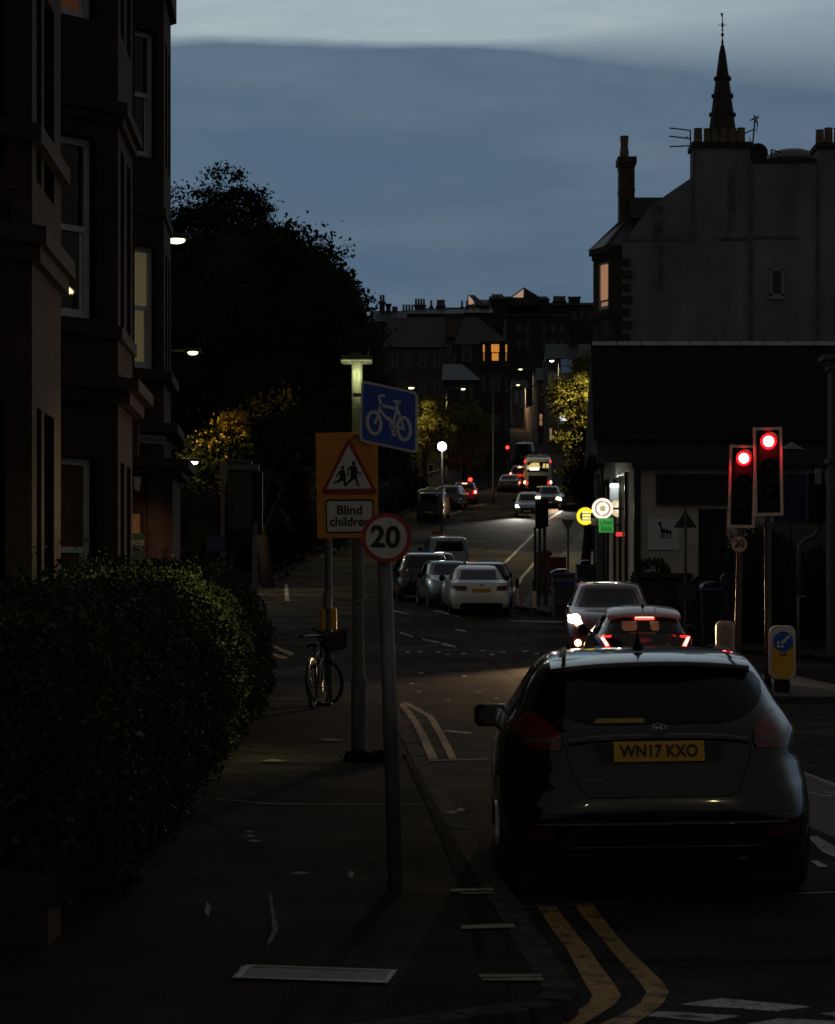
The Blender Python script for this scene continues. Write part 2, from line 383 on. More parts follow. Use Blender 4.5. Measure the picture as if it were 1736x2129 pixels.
def tree(name, label, base, tr, ells, ncl, per, sig, leaf, m, seed, fill=1500, group=None, cat='tree', core=0):
    t = thing(name, label, cat, base, group=group, inplace=True)
    pts, cents = crown_pts(ells, ncl, per, sig, fill, seed)
    leaf_mesh('crown', pts, leaf, m, t, seed)
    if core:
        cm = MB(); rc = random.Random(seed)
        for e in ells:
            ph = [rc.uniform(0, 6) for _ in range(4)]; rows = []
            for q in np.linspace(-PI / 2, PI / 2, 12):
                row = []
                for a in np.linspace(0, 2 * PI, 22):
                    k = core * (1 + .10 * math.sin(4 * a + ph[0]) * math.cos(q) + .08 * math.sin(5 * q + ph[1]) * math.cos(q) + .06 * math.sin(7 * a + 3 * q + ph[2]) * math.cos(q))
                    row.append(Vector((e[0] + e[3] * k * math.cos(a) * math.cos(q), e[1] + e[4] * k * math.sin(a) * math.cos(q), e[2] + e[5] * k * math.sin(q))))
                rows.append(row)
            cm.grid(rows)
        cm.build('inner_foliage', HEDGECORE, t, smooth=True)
    mb = MB(); b = Vector(base); top = Vector(ells[0][:3])
    mb.tube([b - Vector((0, 0, .2)), b + (top - b) * .35 + Vector((.1, 0, 0)), b + (top - b) * .75, top], [tr * 1.25, tr, tr * .6, tr * .25], 9)
    rg = random.Random(seed)
    for c in rg.sample(cents, min(12, len(cents))):
        f = rg.uniform(.3, .75); a = b + (top - b) * f; cc = Vector(c)
        mb.tube([a, a.lerp(cc, .5) + Vector((0, 0, .3)), cc], [tr * .35, tr * .2, tr * .06], 6)
    mb.build('trunk', BARK, t, smooth=True)
    return t

# ------------------------------------------------------------------ ground, roads, pavements
def struct(name, mb, m): return tag(mb.build(name, m), kind='structure')
def ysteps(a, b):
    ys = [a]
    while ys[-1] < b: ys.append(min(b, ys[-1] + max(.6, ys[-1] * .035)))
    return ys
def sheet(fl, fr, ys, dz, skirt=0.0, nx=2):
    mb = MB(); rows = []
    for y in ys:
        l, r = fl(y), fr(y); rows.append([(l + (r - l) * k / nx, y, g(y) + dz) for k in range(nx + 1)])
    mb.grid(rows)
    return mb
struct('ground', sheet(lambda y: -260, lambda y: 260, [-60, -20, 0, 10] + ysteps(20, 420) + [560, 900, 1800, 3000], -.06, nx=6),
       mat('dark_earth', (.03, .028, .022), .95, var=.4, scale=.6))
KX = lambda y: .326 - .041 * (y - 12.5)                 # near kerb line
def interp(tab): return lambda y: float(np.interp(y, [t[0] for t in tab], [t[1] for t in tab]))
LK = interp([(56, -30), (62, -14), (75, -9), (92, -6.7), (122, -3.6), (140, -1.0), (150, 1.2), (185, 8.0), (240, 12.2), (300, 13.2), (340, 14), (420, 16)])
RK = interp([(43, 40), (43.6, 12), (45, 8.6), (48, 6.8), (56, 5.2), (62, 3.7), (66, 3.0), (75, 3.8), (107, 7.0), (144, 12), (185, 18.2), (240, 22), (300, 21.5), (340, 22), (420, 24)])
struct('road', sheet(lambda y: -45 if y < 60 else LK(y) - .3, lambda y: 45 if y < 62 else RK(y) + .3, [-15, -5, 0, 5, 10, 15, 20] + ysteps(21, 400), 0, nx=4), ASPH)
KH = .09
# near-left pavement: polygon with a rounded end at each junction
kerb_pts = []
c0 = GP(1132, 2062, KH)
for k, (u, v) in enumerate([(560, 2150), (760, 2126), (940, 2103), (1060, 2090), (1112, 2078), (1132, 2062)]): kerb_pts.append(GP(u, v, KH))
for y in np.arange(c0[1] + .9, 26.1, .9): kerb_pts.append((KX(y) + (c0[0] - KX(c0[1])) * max(0, 1 - (y - c0[1]) / 5), float(y)))
for u, v in [(808, 1492), (800, 1476), (790, 1464)]: kerb_pts.append(GP(u, v, KH))
x_, y_ = kerb_pts[-1]
for k in range(1, 7): kerb_pts.append((x_ - 1.5 * (1 - math.cos(R(15 * k))) - .1 * k, y_ + 3.4 * math.sin(R(15 * k))))
yend = kerb_pts[-1][1]
kerb_pts += [(-8, yend + .3), (-30, yend + .6)]
def fillpoly(pts, dz, m, name, skirt=.13):
    bm = bmesh.new(); vs = [bm.verts.new((p[0], p[1], 0)) for p in pts]
    f = bm.faces.new(vs); bmesh.ops.triangulate(bm, faces=[f])
    for y in np.arange(22, 62, 2.0):
        bmesh.ops.bisect_plane(bm, geom=bm.verts[:] + bm.edges[:] + bm.faces[:], plane_co=(0, float(y), 0), plane_no=(0, 1, 0))
    for v in bm.verts: v.co.z = g(v.co.y) + dz
    bd = [e for e in bm.edges if e.is_boundary]
    if skirt:
        r = bmesh.ops.extrude_edge_only(bm, edges=bd)
        for v in r['geom']:
            if isinstance(v, bmesh.types.BMVert): v.co.z -= skirt
    me = bpy.data.meshes.new(name); bmesh.ops.recalc_face_normals(bm, faces=bm.faces); bm.to_mesh(me); bm.free(); me.materials.append(m)
    o = bpy.data.objects.new(name, me); COL.objects.link(o); return o
tag(fillpoly(kerb_pts + [(-30, 7.9), (-2.5, 8.0)], KH, PAVE, 'pavement'), kind='structure')
def kerbline(pts, name, w=.14, dz=KH, lift=.004, side=-1, seg=.9):
    """granite kerb stones laid along a line, with open joints"""
    mb = MB(); P2 = [Vector((p[0], p[1])) for p in pts]
    for a, b in zip(P2[:-1], P2[1:]):
        d = b - a; ln = d.length
        if ln < .02: continue
        t = d / ln; nn = Vector((-t.y, t.x)) * side; k = max(1, round(ln / seg))
        for i in range(k):
            s0, s1 = a + t * (ln * i / k + .006), a + t * (ln * (i + 1) / k - .006)
            j = random.uniform(-.003, .003)
            q = [s0, s1, s1 + nn * w, s0 + nn * w]
            top = [Vector((p.x, p.y, g(p.y) + dz + lift + j)) for p in q]
            mb.add(top + [p - Vector((0, 0, .16)) for p in top], [(0, 1, 2, 3), (4, 7, 6, 5), (0, 4, 5, 1), (1, 5, 6, 2), (2, 6, 7, 3), (3, 7, 4, 0)])
    return struct(name, mb, GRAN)
kerbline(kerb_pts[:-1], 'kerb')
# pavement blocks beyond the junction
rp = [(RK(y), y) for y in (43.6, 44.2, 45, 46.5, 48, 52, 56, 59, 62, 64, 66, 70, 75, 85, 96, 107, 118, 130, 144, 160, 172, 185, 210, 240, 270, 300, 340)]
mb = MB(); mb.grid([[(x, y, g(y) + .1), (x + 30, y, g(y) + .1)] for x, y in rp]); mb.grid([[(x, y, g(y) - .05), (x, y, g(y) + .1)] for x, y in rp])
mb.grid([[(11.9, 43.6, g(43.6) - .05), (45, 43.0, g(43) - .05)], [(11.9, 43.6, g(43.6) + .1), (45, 43.0, g(43) + .1)]]); mb.grid([[(11.9, 43.6, g(43.6) + .1), (45, 43.0, g(43) + .1)], [(11.9, 60, g(60) + .095), (45, 60, g(60) + .095)]])
struct('pavement', mb, mat('far_footway', (.022, .020, .018), .85, var=.4, scale=1.2, bump=.4, bscale=50))
kerbline(rp[:15], 'kerb', side=-1, dz=.1)
kerbline([(11.9, 43.6), (30, 43.2)][::-1], 'kerb', side=-1, dz=.1)
lp = [(LK(y), y) for y in (57.2, 58, 60, 62, 66, 70, 75, 80, 86, 92, 100, 107, 115, 122, 131, 140, 150, 160, 172, 185, 210, 240, 270, 300, 340)]
mb = MB(); mb.grid([[(x, y, g(y) + .1), (x - 40, y, g(y) + .1)] for x, y in lp]); mb.grid([[(x, y, g(y) - .05), (x, y, g(y) + .1)] for x, y in lp])
struct('pavement', mb, PAVE)
kerbline(lp[2:16], 'kerb', side=1, dz=.1, seg=2)

# ------------------------------------------------------------------ road markings
def strip(name, pts, w, m, dz=.004):
    mb = MB(); P2 = [Vector((p[0], p[1])) for p in pts]; Q = []
    for a, b in zip(P2[:-1], P2[1:]):
        k = max(1, int((b - a).length / 1.5)); Q += [a.lerp(b, i / k) for i in range(k)]
    Q.append(P2[-1]); rows = []
    for i, p in enumerate(Q):
        t = (Q[min(i + 1, len(Q) - 1)] - Q[max(i - 1, 0)]).normalized(); nn = Vector((-t.y, t.x)) * w / 2
        rows.append([(p.x + nn.x, p.y + nn.y, g(p.y + nn.y) + dz), (p.x - nn.x, p.y - nn.y, g(p.y - nn.y) + dz)])
    mb.grid(rows); return struct(name, mb, m)
def gpoly(name, uv, m, dz=.004):
    pts = [GP(u, v, dz) for u, v in uv]
    return struct(name, MB().poly([(x, y, g(y) + dz) for x, y in pts]), m)
def gstrip(name, lr, m, dz=.004):
    """ribbon from pairs of picture points (left edge, right edge)"""
    mb = MB(); rows = []
    for a, b in lr:
        (x0, y0), (x1, y1) = GP(*a, dz), GP(*b, dz); rows.append([(x0, y0, g(y0) + dz), (x1, y1, g(y1) + dz)])
    mb.grid(rows); return struct(name, mb, m)
gstrip('yellow_line', [((1115, 1882), (1154, 1882)), ((1130, 1905), (1170, 1905)), ((1151, 1938), (1197, 1940)), ((1178, 1972), (1225, 1974)), ((1197, 2010), (1252, 2014)), ((1217, 2045), (1277, 2045)), ((1232, 2068), (1291, 2068)), ((1224, 2086), (1280, 2088)), ((1195, 2105), (1245, 2110)), ((1120, 2140), (1190, 2142))], YPAINT)
gstrip('yellow_line', [((1192, 1879), (1230, 1877)), ((1212, 1905), (1250, 1905)), ((1243, 1942), (1279, 1942)), ((1272, 1978), (1312, 1978)), ((1303, 2014), (1347, 2012)), ((1330, 2042), (1375, 2040)), ((1344, 2064), (1391, 2062)), ((1330, 2086), (1380, 2084)), ((1290, 2110), (1345, 2112)), ((1215, 2145), (1290, 2148))], YPAINT)
gstrip('yellow_line', [((829, 1464), (839, 1463)), ((840, 1478), (853, 1476)), ((858, 1503), (872, 1502)), ((874, 1537), (891, 1536)), ((891, 1578), (911, 1578))], YPAINT)
gstrip('yellow_line', [((832, 1461), (846, 1460)), ((857, 1473), (872, 1472)), ((888, 1490), (902, 1490)), ((909, 1527), (924, 1526)), ((934, 1578), (950, 1578))], YPAINT)
gstrip('yellow_line', [((470, 1330), (470, 1334)), ((540, 1335), (540, 1341)), ((575, 1343), (573, 1349)), ((612, 1358), (604, 1363))], YPAINT)
gstrip('yellow_line', [((470, 1341), (470, 1345)), ((530, 1348), (530, 1353)), ((570, 1358), (566, 1363)), ((600, 1367), (590, 1370))], YPAINT)
gpoly('white_marking', [(1413, 2089), (1500, 2076), (1688, 2093), (1617, 2103)], WWORN)
gpoly('white_marking', [(1345, 2112), (1367, 2104), (1541, 2112), (1477, 2124)], WWORN)
gpoly('white_marking', [(1552, 2129), (1624, 2117), (1760, 2125), (1760, 2140)], WWORN)
gpoly('white_marking', [(1705, 2109), (1736, 2105), (1800, 2112), (1750, 2118)], WWORN)
gpoly('white_marking', [(1679, 1739), (1698, 1737), (1750, 1768), (1750, 1788), (1709, 1771)], WWORN, .008)
gpoly('white_marking', [(1685, 1790), (1699, 1789), (1723, 1802), (1703, 1803)], WWORN, .008)
gpoly('red_surfacing', [(1600, 1590), (1672, 1606), (1900, 1680), (1900, 1775), (1736, 1742), (1640, 1700), (1560, 1640)], REDASPH)
gstrip('white_marking', [((1640, 1596), (1640, 1601)), ((1672, 1604), (1672, 1609)), ((1736, 1629), (1736, 1636)), ((1800, 1652), (1800, 1660))], WWORN, .008)
for a, b in (((1677, 1646), (1700, 1648)), ((1706, 1644), (1734, 1647)), ((1690, 1651), (1730, 1653))):
    gstrip('white_marking', [((a[0], a[1]), (a[0] + 2, a[1] + 2.5)), ((b[0], b[1]), (b[0], b[1] + 2.5))], WWORN, .008)
gpoly('white_marking', [(912, 1519), (935, 1518), (985, 1523), (975, 1526)], WWORN)
gstrip('road_seam', [((1050, 1887), (1050, 1889.5)), ((1230, 1878), (1230, 1880.5)), ((1400, 1869), (1400, 1871))], mat('seam_sealant', (.10, .09, .075), .7, var=.3), .007)
gstrip('road_seam', [((1605, 1858.5), (1605, 1860.5)), ((1760, 1852), (1760, 1854.5))], MC['seam_sealant'], .007)
gstrip('road_seam', [((890, 1580), (890, 1582)), ((1015, 1577), (1015, 1579))], MC['seam_sealant'], .007)
for a, b in (((831, 1313), (858, 1322)), ((878, 1327), (912, 1334)), ((918, 1336), (946, 1343)), ((946, 1307), (968, 1310)), ((1180, 1337), (1215, 1341))):
    gstrip('white_marking', [((a[0], a[1]), (a[0], a[1] + 3)), ((b[0], b[1]), (b[0], b[1] + 3))], WWORN)
for u, v in ((842, 1354), (868, 1354), (905, 1355), (925, 1360), (958, 1358), (998, 1352), (1017, 1360), (1040, 1354), (1085, 1353), (1110, 1358), (850, 1420), (925, 1454), (1025, 1451), (865, 1437), (990, 1437), (1075, 1433), (1090, 1438), (1140, 1430), (1190, 1447), (870, 1398), (960, 1405)):
    gpoly('white_marking', [(u, v), (u + 10, v - .6), (u + 12, v + 1.6), (u + 2, v + 2)], WWORN)
strip('white_marking', [GP(1050, 1170), GP(1080, 1140), GP(1110, 1110)], .16, WWORN, .012)
strip('white_marking', [GP(1110, 1108), GP(1140, 1081), GP(1172, 1060)], .16, WWORN, .012)
strip('white_marking', [GP(1062, 1235), GP(1085, 1200), GP(1112, 1168)], .14, WWORN, .012)
for a, b in (((905, 1270), (952, 1283)), ((660, 1161), (682, 1151)), ((560, 1203), (600, 1186)), ((612, 1180), (655, 1163)), ((690, 1147), (715, 1134)), ((815, 1270), (850, 1277)), ((595, 1215), (597, 1250)), ((985, 1053), (1010, 1047)), ((930, 1072), (960, 1062))):
    strip('white_marking', [GP(*a), GP(*b)], .14, WWORN, .012)
gstrip('white_marking', [((1060, 1290), (1060, 1291.5)), ((1170, 1292), (1170, 1294))], WWORN)
# kerb-top loading ticks, iron cover, mends and litter on the near pavement
for quads in ([(937, 1849), (1022, 1846), (1028, 1851), (940, 1854)], [(955, 1856), (1025, 1853), (1027, 1857), (960, 1859)], [(957, 1923), (1066, 1921), (1072, 1929), (960, 1931)], [(995, 2026), (1126, 2025), (1128, 2031), (998, 2032)], [(1000, 2035), (1128, 2033), (1130, 2038), (1004, 2039)]):
    gpoly('yellow_line', quads, mat('pale_yellow_paint', (.22, .18, .10), .75, var=.5, scale=14), KH + .010)
cv = thing('access_cover', 'pale rectangular metal access cover set in the near pavement', 'access cover', (*GP(655, 2025, KH), KH), inplace=True)
def gq(uv, dz): return [(*GP(u, v, dz), g(GP(u, v, dz)[1]) + dz) for u, v in uv]
MB().poly(gq([(500, 2008), (820, 2018), (806, 2041), (492, 2033)], KH + .004)).build('plate', mat('cover_plate', (.085, .08, .072), .6, var=.4, scale=14, bump=.3), cv)
fr = MB()
fr.poly(gq([(482, 2034), (510, 2006), (524, 2006), (502, 2034)], KH + .008)); fr.poly(gq([(814, 2017), (826, 2016), (806, 2043), (792, 2043)], KH + .008))
fr.poly(gq([(502, 2031.5), (800, 2040.5), (799, 2043), (501, 2034)], KH + .0085)); fr.poly(gq([(522, 2006), (815, 2016.5), (814, 2018.5), (521, 2008)], KH + .0085))
fr.build('frame', mat('cover_frame', (.30, .27, .20), .55, var=.35, scale=15), cv)
gpoly('tarmac_mend', [(559, 1864), (563, 1858), (567, 1862), (566, 1880), (570, 1890), (571, 1908), (577, 1922), (578, 1937), (571, 1946), (567, 1958), (558, 1964), (555, 1957), (561, 1948), (568, 1934), (565, 1920), (566, 1905), (561, 1890), (563, 1876)], mat('cement_smear', (.11, .10, .09), .85, var=.5, scale=18), KH + .006)
gstrip('pavement_seam', [((450, 1660), (450, 1661.5)), ((560, 1670), (560, 1672)), ((760, 1672), (760, 1673.5)), ((905, 1670), (905, 1671.5))], mat('faint_seam', (.055, .05, .043), .8, var=.4), KH + .006)
gstrip('pavement_seam', [((560, 1452), (560, 1453)), ((740, 1454), (740, 1455))], mat('faint_seam', (.055, .05, .043), .8, var=.4), KH + .006)
gpoly('tarmac_mend', [(842, 1570), (850, 1566), (1000, 1842), (1000, 2000), (985, 1960), (958, 1840), (880, 1660)], mat('fresh_tarmac', (.008, .0075, .007), .95, spec=.03, var=.3, scale=4), KH + .003)
LEAFLIT = mat('fallen_leaf', (.15, .115, .05), .7, island=.4)
for i, (u, v, du, dv) in enumerate(((432, 1890, 7, 17), (624, 1815, 20, 3), (730, 1818, 7, 8), (530, 1748, 16, 2.5), (522, 1738, 12, 2), (570, 1581, 30, 3), (940, 1688, 14, 3), (690, 1538, 28, 1.8), (958, 1683, 10, 4), (520, 1729, 10, 2))):
    o = gpoly('fallen_leaf', [(u - du, v + dv * .3), (u - du * .2, v - dv), (u + du, v - dv * .2), (u + du * .1, v + dv)], LEAFLIT, KH + .012)
    del o['kind']
    tag(o, ['yellow leaf lying upright on the dark pavement beside the hedge', 'flat pale scrap lying on the pavement above the cement smear', 'crumpled pale leaf on the pavement left of the speed limit pole', 'thin pale twig on the pavement near the foot of the hedge', 'upper thin straw on the pavement near the foot of the hedge',
            'long pale scrap on the pavement left of the lamp post base', 'dry leaf in the gutter beside the kerb', 'long thin pale strip on the pavement close to the lamp post base', 'second dry leaf in the gutter beside the kerb', 'short topmost twig by the foot of the hedge'][i], 'litter', 'leaves and scraps on the ground')

# ------------------------------------------------------------------ building helpers
class Face:
    """vertical wall face from a to b (plan points), outward normal on the given side"""
    def __init__(s, a, b, side=1):
        s.a = Vector((a[0], a[1], 0)); s.t = Vector((b[0] - a[0], b[1] - a[1], 0)); s.len = s.t.length; s.t.normalize()
        s.n = Vector((s.t.y, -s.t.x, 0)) * side
    def p(s, u, z, o=0.0): q = s.a + s.t * u + s.n * o; return Vector((q.x, q.y, z))
    def fbox(s, mb, u0, u1, z0, z1, o0, o1):
        vs = [s.p(u, z, o) for u in (u0, u1) for z in (z0, z1) for o in (o0, o1)]
        mb.add(vs, [(0, 1, 3, 2), (4, 6, 7, 5), (0, 4, 5, 1), (2, 3, 7, 6), (0, 2, 6, 4), (1, 5, 7, 3)])
    def panel(s, mb, z0, z1, holes, depth=.2, u0=0, u1=None):
        u1 = s.len if u1 is None else u1
        xs = sorted({u0, u1, *[h[0] for h in holes], *[h[1] for h in holes]}); zs = sorted({z0, z1, *[h[2] for h in holes], *[h[3] for h in holes]})
        for i in range(len(xs) - 1):
            for j in range(len(zs) - 1):
                cx, cz = (xs[i] + xs[i + 1]) / 2, (zs[j] + zs[j + 1]) / 2
                if any(h[0] < cx < h[1] and h[2] < cz < h[3] for h in holes): continue
                mb.poly([s.p(xs[i], zs[j]), s.p(xs[i + 1], zs[j]), s.p(xs[i + 1], zs[j + 1]), s.p(xs[i], zs[j + 1])])
        for a, b, c, d in holes:
            for q in (((a, c), (b, c)), ((b, c), (b, d)), ((b, d), (a, d)), ((a, d), (a, c))):
                mb.poly([s.p(*q[0]), s.p(*q[1]), s.p(*q[1], -depth), s.p(*q[0], -depth)])
    def window(s, parent, h, pane=None, depth=.16, fr=.07, frame=None, blind=None, mid=.5):
        a, b, c, d = h; f = MB(); m = c + (d - c) * mid
        s.fbox(f, a, a + fr, c, d, -depth - .05, -depth); s.fbox(f, b - fr, b, c, d, -depth - .05, -depth)
        s.fbox(f, a + fr, b - fr, d - fr, d, -depth - .05, -depth); s.fbox(f, a + fr, b - fr, c, c + fr * 1.5, -depth - .05, -depth)
        s.fbox(f, a + fr, b - fr, m - fr * .45, m + fr * .45, -depth - .045, -depth + .01)
        s.fbox(f, b - fr * 1.6, b - fr, c + fr * 1.5, m - fr * .45, -depth - .07, -depth - .03); s.fbox(f, a + fr, a + fr * 1.6, c + fr * 1.5, m - fr * .45, -depth - .07, -depth - .03)
        w = f.build('window', frame or WFRAME, parent)
        g_ = MB(); o = -depth - .04
        g_.poly([s.p(a + fr, c + fr, o), s.p(b - fr, c + fr, o), s.p(b - fr, d - fr, o), s.p(a + fr, d - fr, o)])
        g_.build('pane', pane or GLASS, w)
        return w
def band(mb, pts, z0, z1, proj, side=1, closed=False):
    P2 = [Vector((p[0], p[1])) for p in pts]; n = len(P2); nr = []
    for a, b in zip(P2[:-1], P2[1:]): t = (b - a).normalized(); nr.append(Vector((t.y, -t.x)) * side)
    o = []
    for i, p in enumerate(P2):
        if i == 0: m = nr[0]
        elif i == n - 1: m = nr[-1]
        else: m = (nr[i - 1] + nr[i]); m = m / max(.3, m.length_squared) * 2
        o.append(p + m * proj)
    for i in range(n - 1):
        q = [P2[i], P2[i + 1], o[i + 1], o[i]]
        mb.prism([(p.x, p.y, z0) for p in q], (0, 0, z1 - z0))
def prismz(mb, plan, z0, z1): mb.prism([(p[0], p[1], z0) for p in plan], (0, 0, z1 - z0))

# ------------------------------------------------------------------ left: red sandstone tenement with canted bays
T = thing('sandstone_tenement', 'dark red sandstone tenement with canted bay windows behind the hedge', 'tenement', (-5, 28, 0), inplace=True)
wall = MB(); trim = MB()
bays = []
for A, B, bands, hc, hf in (
    ((-3.53, 19.6), (-3.60, 21.6), [(5.9, 6.06, .09), (4.95, 5.12, .14), (4.80, 4.95, .08), (8.1, 8.3, .1)], [(.25, 1.0, 4.9, 4.91)], None),
    ((-3.85, 27.5), (-3.93, 29.5), [(7.95, 8.10, .13), (7.82, 7.95, .07), (5.08, 5.24, .06), (4.40, 4.56, .28), (4.24, 4.40, .16), (11.8, 12.0, .15)], None, None),
    ((-4.28, 36.1), (-4.38, 38.0), [(5.44, 5.60, .14), (8.2, 8.36, .04), (4.56, 4.72, .24), (12.0, 12.4, .10)], None, None)):
    C = (A[0] - .9, A[1] - .9); D = (B[0] - .9, B[1] + .9); bays.append((A, B, C, D))
    fc, ff, fd = Face(C, A), Face(A, B), Face(B, D)
    i = len(bays) - 1
    if i == 0: zc = [(1.2, 3.5), (5.6, 7.5), (9.0, 11.2)]; sc = (.25, .98); fw = [(.30, .62), (.80, 1.5)]
    if i == 1: zc = [(1.2, 3.53), (5.3, 7.6), (9.1, 11.4)]; sc = (.2, .94); fw = [(.35, .85), (1.2, 1.75)]
    if i == 2: zc = [(5.63, 7.68), (9.17, 11.3)]; sc = (.66, 1.14); fw = [(.4, .9), (1.2, 1.6)]
    hs = [(sc[0], sc[1], a, b) for a, b in zc]; fc.panel(wall, -.2, 16, hs)
    hfs = [(a, b, z0, z1) for a, b in fw for z0, z1 in zc]; ff.panel(wall, -.2, 16, hfs); fd.panel(wall, -.2, 16, [])
    for h in hs:
        pane = GLASS
        if i == 1 and h[2] < 2: pane = CURT
        if i == 1 and h[2] > 9: pane = mat('red_lit_curtain', (.16, .06, .02), .8, emit=(.5, .18, .08), es=.06)
        if i == 2 and h[2] < 6: pane = mat('lit_net_curtain', (.3, .27, .17), .8, emit=(.62, .53, .24), es=.085, var=.2, scale=7, stretch=(8, 8, .3))  # net curtain's emission stands in for street-lamp light falling on it
        if i == 0: pane = GLASS
        fc.window(T, h, pane, fr=.085 if i else .05, frame=None if i else DGREY)
    for h in hfs: ff.window(T, h, GLASS, fr=.05, frame=DGREY)
    for z0, z1, pr in bands: bm_ = MB(); band(bm_, [C, A, B, D], z0, z1, pr); bm_.build('cornice', SANDT, T)
# pilaster on the near bay, ground-floor extension at the corner bay, the flat wall between the bays
A, B, C, D = bays[0]
Face(C, A).fbox(trim, 1.02, 1.24, 4.82, 5.34, 0, .03)
prismz(wall, [(C[0], C[1] - 8), bays[0][2], (-4.55, 22.5), bays[1][2], (-4.85, 30.4), bays[2][2], (-5.2, 38.6), (-14, 39), (-14, 10), (-4.1, 10)], -.2, 15.6)
A, B, C, D = bays[2]
C2, A2, B2, D2 = (C[0] - .1, C[1] - .22), (A[0] + .16, A[1] - .08), (B[0] + .16, B[1] + .1), (D[0], D[1] + .2)
gf = Face(C2, A2); gf.panel(wall, -.2, 3.95, [(.25, .98, .4, 3.2)]); Face(A2, B2).panel(wall, -.2, 3.95, []); Face(B2, D2).panel(wall, -.2, 3.95, [])
prismz(wall, [C2, A2, B2, D2], 3.94, 3.95)
bm_ = MB(); band(bm_, [C2, A2, B2, D2], 3.96, 4.12, .28); band(bm_, [C2, A2, B2, D2], 3.84, 3.95, .16); bm_.build('cornice', SANDT, T)
trim.build('pilaster', SANDT, T); trim = MB(); gf.fbox(trim, 1.02, 1.32, -.2, 3.8, .005, .05)
g2 = MB(); g2.poly([gf.p(.25, .4, -.12), gf.p(.98, .4, -.12), gf.p(.98, 3.2, -.12), gf.p(.25, 3.2, -.12)])
g2.build('wall_panel', mat('tan_painted_panel', (.22, .13, .075), .8, var=.25, scale=4), T)
wall.build('wall', SAND, T); trim.build('pilaster', SANDT, T)
rf = MB(); rf.prism([(-3.9, 10, 15.6), (-14.4, 10, 15.6), (-9, 10, 19)], (-1.1, 29, 0)); rf.build('roof', SLATE, T)
# things fixed to it
t = thing('wall_sign', 'narrow glossy panel sign on the sandstone bay above the hedge', 'sign', P(277, 910, 29.9), inplace=True)
q = [P(266, 947, 29.9), P(288, 950, 29.9), P(288, 880, 29.9), P(266, 872, 29.9)]
MB().prism(q, (0, .04, 0)).build('panel', mat('glossy_sign_panel', (.16, .11, .11), .12, spec=.7), t)
MB().box(P(264, 910, 29.98), (.04, .06, .4)).build('bracket', BLKM, t)
t = thing('street_nameplate', 'pale street nameplate on the sandstone corner bay', 'street sign', P(314, 913, 35.3), inplace=True)
t2 = Face(C, A); zc_ = PZ(913, 35.6)
mb = MB(); t2.fbox(mb, .60, 1.16, zc_ - .07, zc_ + .07, .19, .21); mb.build('plate', mat('nameplate_white', (.16, .16, .16), .6, var=.4, scale=30), t)
mb = MB()
for k in range(15):
    u0 = .64 + .034 * k
    t2.fbox(mb, u0, u0 + random.choice((.008, .018)), zc_ - .032, zc_ + .032, .2105, .212)
mb.build('lettering', INK, t)
t = thing('alarm_box', 'white alarm box on the lit corner wall under the nameplate', 'alarm box', gf.p(.72, PZ(1005, 35.4), .02), inplace=True)
mb = MB(); z0, z1 = PZ(1021, 35.5), PZ(991, 35.5)
gf_p = lambda u, z, o: gf.p(u, z, o)
mb.prism([gf_p(.70, z1, 0), gf_p(.86, z1, 0), gf_p(.83, z0, 0), gf_p(.74, z0, 0)], gf.n * .09); mb.build('cover', mat('alarm_white', (.5, .48, .43), .4), t, bevel=.01)
mb = MB(); gf.fbox(mb, .56, .70, z0 - .12, z0 + .1, 0, .07); mb.build('case', DGREY, t)
t = thing('shop_sign', 'dark green shop sign with pale capitals low on the corner wall above the hedge', 'sign', gf.p(.62, 2.6, 0), inplace=True)
z0, z1 = PZ(1165, 35.4), PZ(1108, 35.4)
mb = MB(); gf.fbox(mb, .42, .98, z0, z1, -.10, .02); mb.build('panel', mat('sign_green', (.014, .035, .016), .5, var=.2, scale=5), t)
text('lettering', 'WAITROSE', mat('sign_letter', (.2, .2, .19), .5), t, gf.p(.72, PZ(1128, 35.4), .023), .125, rot=(R(90), 0, math.atan2(gf.t.y, gf.t.x)), sx=.8)

